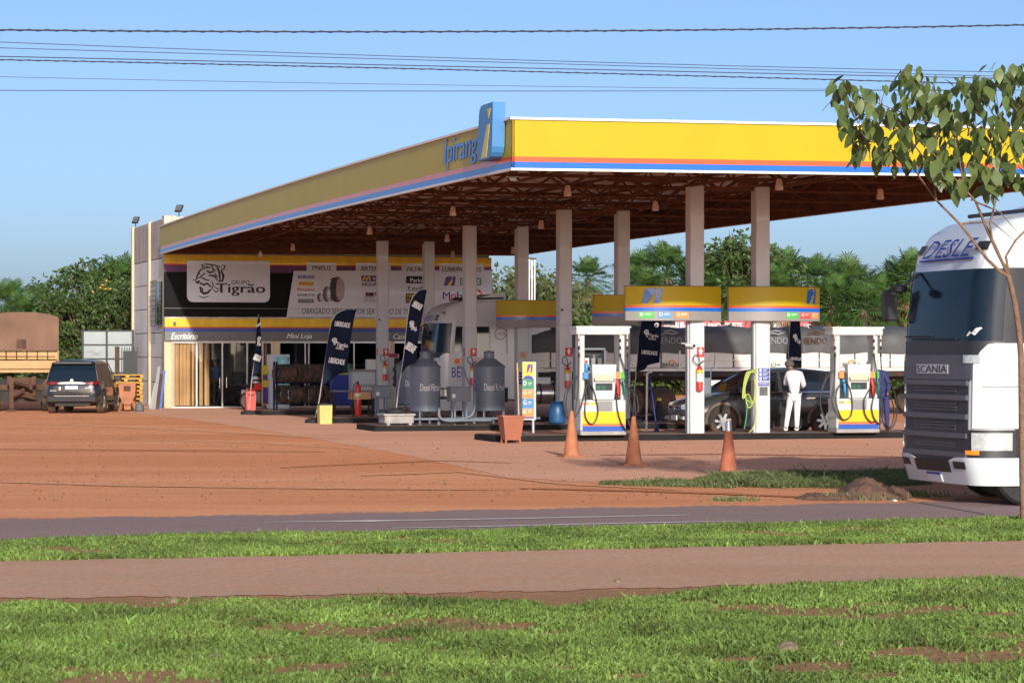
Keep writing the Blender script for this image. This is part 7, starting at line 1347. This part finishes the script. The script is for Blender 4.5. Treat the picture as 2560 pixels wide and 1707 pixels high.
def palm(lab, x, y, Z, s, grp='fan palms behind the station'):
    h = LZ(y, Z); t = thing('fan_palm', lab, 'palm tree', Vector((LX(x,Z), Z, 0)), 0, grp); c, d = PV[random.randrange(3)]; a = random.uniform(0,6)
    mk('trunk', TM, t, (0,0,0), (1,1,h), 0); mk('crown', c, t, (0,0,h), (s,s,s), a); mk('dead_fronds', d, t, (0,0,h), (s,s,s), a)
def tree(lab, x, ytop, Z, k, w_=1.0, grp='leafy trees behind the station'):
    f, tr, H, Rr = BV[k]; h = LZ(ytop, Z); s = h/(H*1.05); t = thing('leafy_tree' if k != 3 else 'bush', lab, 'tree' if k != 3 else 'bush', Vector((LX(x,Z), Z, 0)), random.uniform(0,6), grp); a = random.uniform(0, 6)
    mk('trunk', tr, t, (0,0,0), (s*w_,s*w_,s), a); mk('crown', f, t, (0,0,0), (s*w_,s*w_,s), a); return t
palm('fan palm with tall round crown behind the sign with E, D, G labels', 1668, 690, 128, 1.00); palm('second fan palm close behind the left column sign, lower', 1735, 712, 131, 0.90); palm('small distant fan palm standing alone between the second row columns', 1470, 700, 150, 0.75)
palm('fan palm right of the right front column with crown at column sign height', 1965, 700, 130, 0.90); palm('fan palm left of the passing truck, highest of the right group', 2120, 728, 128, 1.00); palm('fan palm between the right column and the highest right palm', 2035, 712, 134, 0.92); palm('low fan palm under the right end of the right column sign', 2085, 765, 124, 0.90)
palm('fan palm half hidden behind the passing truck', 2235, 735, 128, 0.90); palm('low fan palm just left of the passing truck windscreen', 2195, 770, 126, 0.90); palm('fan palm leaning over the left column sign from behind', 1600, 700, 132, .85); palm('fan palm between the two front columns, partly behind leaves', 1780, 735, 126, .85); palm('fan palm right of the tall leafy tree', 1925, 735, 124, .85); palm('fan palm low between the right palms above the rear trailer', 2160, 775, 123, .85); palm('fan palm beside the young tree stem behind the truck', 2280, 705, 127, .9); palm('fan palm low behind the left column sign bottom', 1610, 735, 127, 0.85); palm('pale fan palm peeking between the two yellow column signs', 1810, 700, 127, 0.80)
palm('fan palm at the far left edge of the picture', 20, 770, 140, 0.90); palm('fan palm second from the left edge', 100, 775, 142, 0.85); palm('fan palm rising right beside the grey building wall', 300, 715, 122, 0.85); palm('fan palm touching the parapet behind the grey building corner', 355, 700, 124, 0.80); palm('low bright fan palm above the dusty trailer', 62, 800, 125, 0.80)
tree('broad leafy tree left of the building with the tallest green dome', 232, 655, 122, 0, 1.15); tree('leafy tree with yellow blossom spots near the building wall', 290, 690, 117, 2, 1.0); tree('lower leafy tree behind the hoarding', 200, 735, 116, 0, 1.2); tree('leafy tree above the black SUV', 150, 770, 118, 2, 1.2); tree('leafy tree behind the dusty trailer', 60, 775, 130, 0, 1.5)
tree('olive leaved tree right of the signboard end', 1262, 672, 122, 1, 1.0); tree('olive leaved tree behind the three white masts', 1345, 700, 120, 1, 1.05); tree('drooping leafy tree between the first and second row columns', 1440, 735, 121, 1, 1.15); tree('dark leafy tree behind the left fuel pump top', 1520, 760, 123, 0, 1.2)
tree('tall leafy tree between the two front columns and the right palm group', 1858, 590, 127, 0, .95); tree('leafy tree leaning left behind the right front column', 1800, 640, 129, 2, 1.0); tree('leafy tree behind the right column sign', 1930, 680, 126, 2, 1.2); tree('leafy tree far right behind the passing truck cab', 2330, 700, 130, 0, 1.3); tree('leafy tree filling the gap left of the right palms', 2010, 740, 132, 2, 1.3)
for i, (x, y, Z, lab) in enumerate(((1250,800,118,'bush low behind the white truck cab deflector'),(1400,800,119,'bush behind the second row column foot'),(1560,790,126,'bush behind the shaded right column sign'),(1700,790,128,'bush above the snack bar fascia'),(1880,770,130,'bush between the column signs low down'),(2060,790,130,'bush above the rear trailer tarpaulin'),(2200,850,116,'bush seen low between the rear trailer and the passing truck'),(2260,850,117,'bush nearest the passing truck grille'),(2140,860,120,'bush beneath the rear trailer behind the right pump'),(170,870,113,'bush left of the hoarding above the SUV roof'),(120,840,120,'bush right of the dusty trailer tarpaulin'),(0,830,124,'bush at the left edge behind the trailer'),(2360,840,125,'bush hidden behind the truck windscreen'))): tree(lab, x, y, Z, 3, 1.3, 'bushes under the trees')
fl = thing('blossoms', 'cluster of yellow blossoms in the leafy tree near the building wall', 'flowers', Vector((LX(262,114), 114, LZ(712,114)))); fb = MB()
for i in range(6): p = Vector((random.uniform(-.55,.4), random.uniform(-.3,.3), random.uniform(-.35,.25))); fb.lathe([(.01,-.04),(.07,0),(.05,.04),(.01,.05)], 6, Matrix.Translation(p))
part('petals', fb, 'flower_yellow', fl)
# far wood, one mass that closes the view down to the ground
mb = MB(); r = random.Random(3)
for (x0, x1) in ((-1700, 420), (1180, 4300)):
    for i in range(int((x1-x0)*7)):
        Z = r.uniform(138, 160); x = r.uniform(x0, x1); h = (3.0+1.3*math.sin(x*.012)+.8*math.sin(x*.037+1))*math.sqrt(r.uniform(0,1)); leaf_quad(mb, Vector((LX(x,Z), Z, h)), rv(r)+Vector((0,0,.2)), rv(r), r.uniform(.4,.9), r.uniform(.25,.45))
o = part('far_wood', mb, 'leaf_broad', None); tag(o, 'far dark green wood closing the view behind the trees', 'wood', None, 'stuff')

# near tree at right edge with large leaves
X, Z = G(2556, 1304); Zn = Z; t = thing('young_tree', 'slim young tree with large drooping leaves at the right edge in front of the truck', 'tree', Vector((X, Z, 0))); t.rotation_euler = (0,0,0)
def LP(x, y, dy=0.0): Zq = Zn+dy; return Vector((LX(x,Zq)-X, dy, LZ(y,Zq)))
tr = MB(); tr.tube([LP(2560,1310),LP(2556,1150,.05),LP(2553,900),LP(2548,830),LP(2538,760,-.05),LP(2522,690)], [.05,.045,.04,.038,.036,.034], 8)
br = [([(2522,690,0),(2502,680,0),(2470,650,.1),(2400,560,.2),(2340,500,.25),(2290,430,.3),(2262,400,.3)], .030),([(2522,690,0),(2480,600,-.1),(2462,560,-.1),(2440,505,-.15),(2410,470,-.2),(2370,430,-.2),(2330,380,-.3),(2290,340,-.3)], .024),
      ([(2522,690,0),(2515,640,.1),(2540,600,.2),(2580,560,.3),(2640,500,.4),(2680,400,.4)], .022),([(2480,600,-.1),(2475,560,-.2),(2490,500,-.2),(2500,420,-.2),(2505,330,-.2),(2490,230,-.2)], .016),
      ([(2400,560,.2),(2480,555,.3),(2560,620,.4)], .014),([(2440,505,-.15),(2500,530,-.3),(2560,600,-.4)], .014),([(2410,470,-.2),(2400,400,-.1),(2380,320,0),(2350,250,.1),(2300,200,.1)], .015),
      ([(2340,500,.25),(2330,420,.2),(2260,330,.1),(2180,300,0),(2120,270,0)], .014),([(2262,400,.3),(2210,360,.2),(2150,350,.2),(2120,380,.2)], .010),([(2380,320,0),(2300,300,-.1),(2200,260,-.2),(2130,230,-.2)], .011),([(2500,420,-.2),(2560,380,-.2),(2600,300,-.2)], .012),([(2505,330,-.2),(2470,260,-.1),(2440,230,0)], .010)]
for pts, r0 in br: tr.tube([LP(*p) for p in pts], [r0*(1-.8*i/(len(pts)-1)) for i in range(len(pts))], 6)
rt = random.Random(21)
for x, y in ((2120,260),(2160,330),(2200,270),(2260,290),(2300,240),(2340,320),(2380,260),(2420,310),(2450,230),(2500,240),(2540,250),(2480,330),(2560,330),(2350,390),(2230,360)):
    for k in range(3):
        dx, dy = rt.uniform(-45,45), rt.uniform(-40,40); d = rt.uniform(-.4,.4); tr.tube([LP(x,y+30,0),LP(x+dx*.5,y+dy*.5,d*.5),LP(x+dx,y+dy,d)], [.009,.006,.003], 5)
part('trunk', tr, 'bark', t)
def leafm(seed):
    r = random.Random(seed); mb = MB(); n = 7; vs = []; L, w_ = 1.0, .52
    for i in range(n+1):
        f = i/n; ww = w_*math.sin(math.pi*f**.8)*.5+.01; z = -.30*f*f; 
        for s in (-1, 0, 1): vs.append((f*L, s*ww, z+abs(s)*.05*(1-f)+r.uniform(-.01,.01)))
    return mb.add(vs, [(i*3+k, i*3+3+k, i*3+4+k, i*3+1+k) for i in range(n) for k in (0,1)], True).mesh('leaf')
lm = [leafm(i) for i in range(3)]
mats3 = ['leaf_near', 'leaf_near2', 'leaf_near3']
mat('leaf_near2', (0.15, 0.20, 0.055), 0.42, var=0.15); mat('leaf_near3', (0.075, 0.12, 0.038), 0.45, var=0.15); leafy('leaf_near2', .3); leafy('leaf_near3')
for a, b in zip(lm, mats3): a.materials.append(M[b])
# leaf clusters placed over the crown as measured
cl = [(2110,245,40),(2140,300,45),(2105,215,30),(2150,370,35),(2175,240,40),(2190,290,40),(2230,250,50),(2260,300,55),(2270,210,45),(2235,330,50),(2290,260,55),(2320,220,45),(2330,300,60),(2300,350,55),(2240,390,40),(2200,375,35),(2350,250,50),(2380,220,40),(2395,290,55),(2370,350,55),(2420,250,50),(2440,210,45),(2470,195,45),(2510,190,45),(2545,215,45),
      (2455,270,55),(2500,270,50),(2540,260,45),(2420,330,55),(2470,340,55),(2520,330,55),(2560,320,50),(2330,390,50),(2390,400,45),(2440,400,50),(2490,400,50),(2540,395,50),(2590,250,60),(2600,340,60),(2360,430,25),(2400,460,25),(2480,470,25),(2550,440,30),(2275,180,30),(2535,175,30),(2160,330,25),(2620,400,60)]
r = random.Random(11); cnt = 0
while cnt < 296:
    cx_, cy_, cr = cl[cnt % len(cl)] if cnt < len(cl)*5 else r.choice(cl); a = r.uniform(0, 6.28); q = math.sqrt(r.uniform(0,1))*cr*.8
    p = LP(cx_+math.cos(a)*q, cy_+math.sin(a)*q*.8, r.uniform(-.7,.7)); o = bpy.data.objects.new('leaf', lm[r.choices((0,1,2),(5,3,3))[0]]); col.objects.link(o); o.parent = t; o.location = p; s = r.uniform(.15,.30); o.scale = (s,s*1.1,s)
    o.rotation_euler = (r.uniform(-.6,.6), R(r.uniform(15,80)), r.uniform(0,6.28)); cnt += 1

extra = MB()
for i in range(430):
    cx_, cy_, cr = r.choice(cl); a = r.uniform(0, 6.28); q = math.sqrt(r.uniform(0,1))*cr*1.05; p = LP(cx_+math.cos(a)*q, cy_+math.sin(a)*q*.8, r.uniform(-.8,.8)); s = r.uniform(.10,.20)
    T = Matrix.Translation(p) @ Matrix.Rotation(r.uniform(0,6.28), 4, 'Z') @ Matrix.Rotation(R(r.uniform(15,80)), 4, 'Y') @ Matrix.Scale(s, 4); me = lm[0]
    extra.add([v.co for v in me.vertices], [tuple(f.vertices) for f in me.polygons], True, T)
part('small_leaves', extra, 'leaf_near', t, kind='stuff')
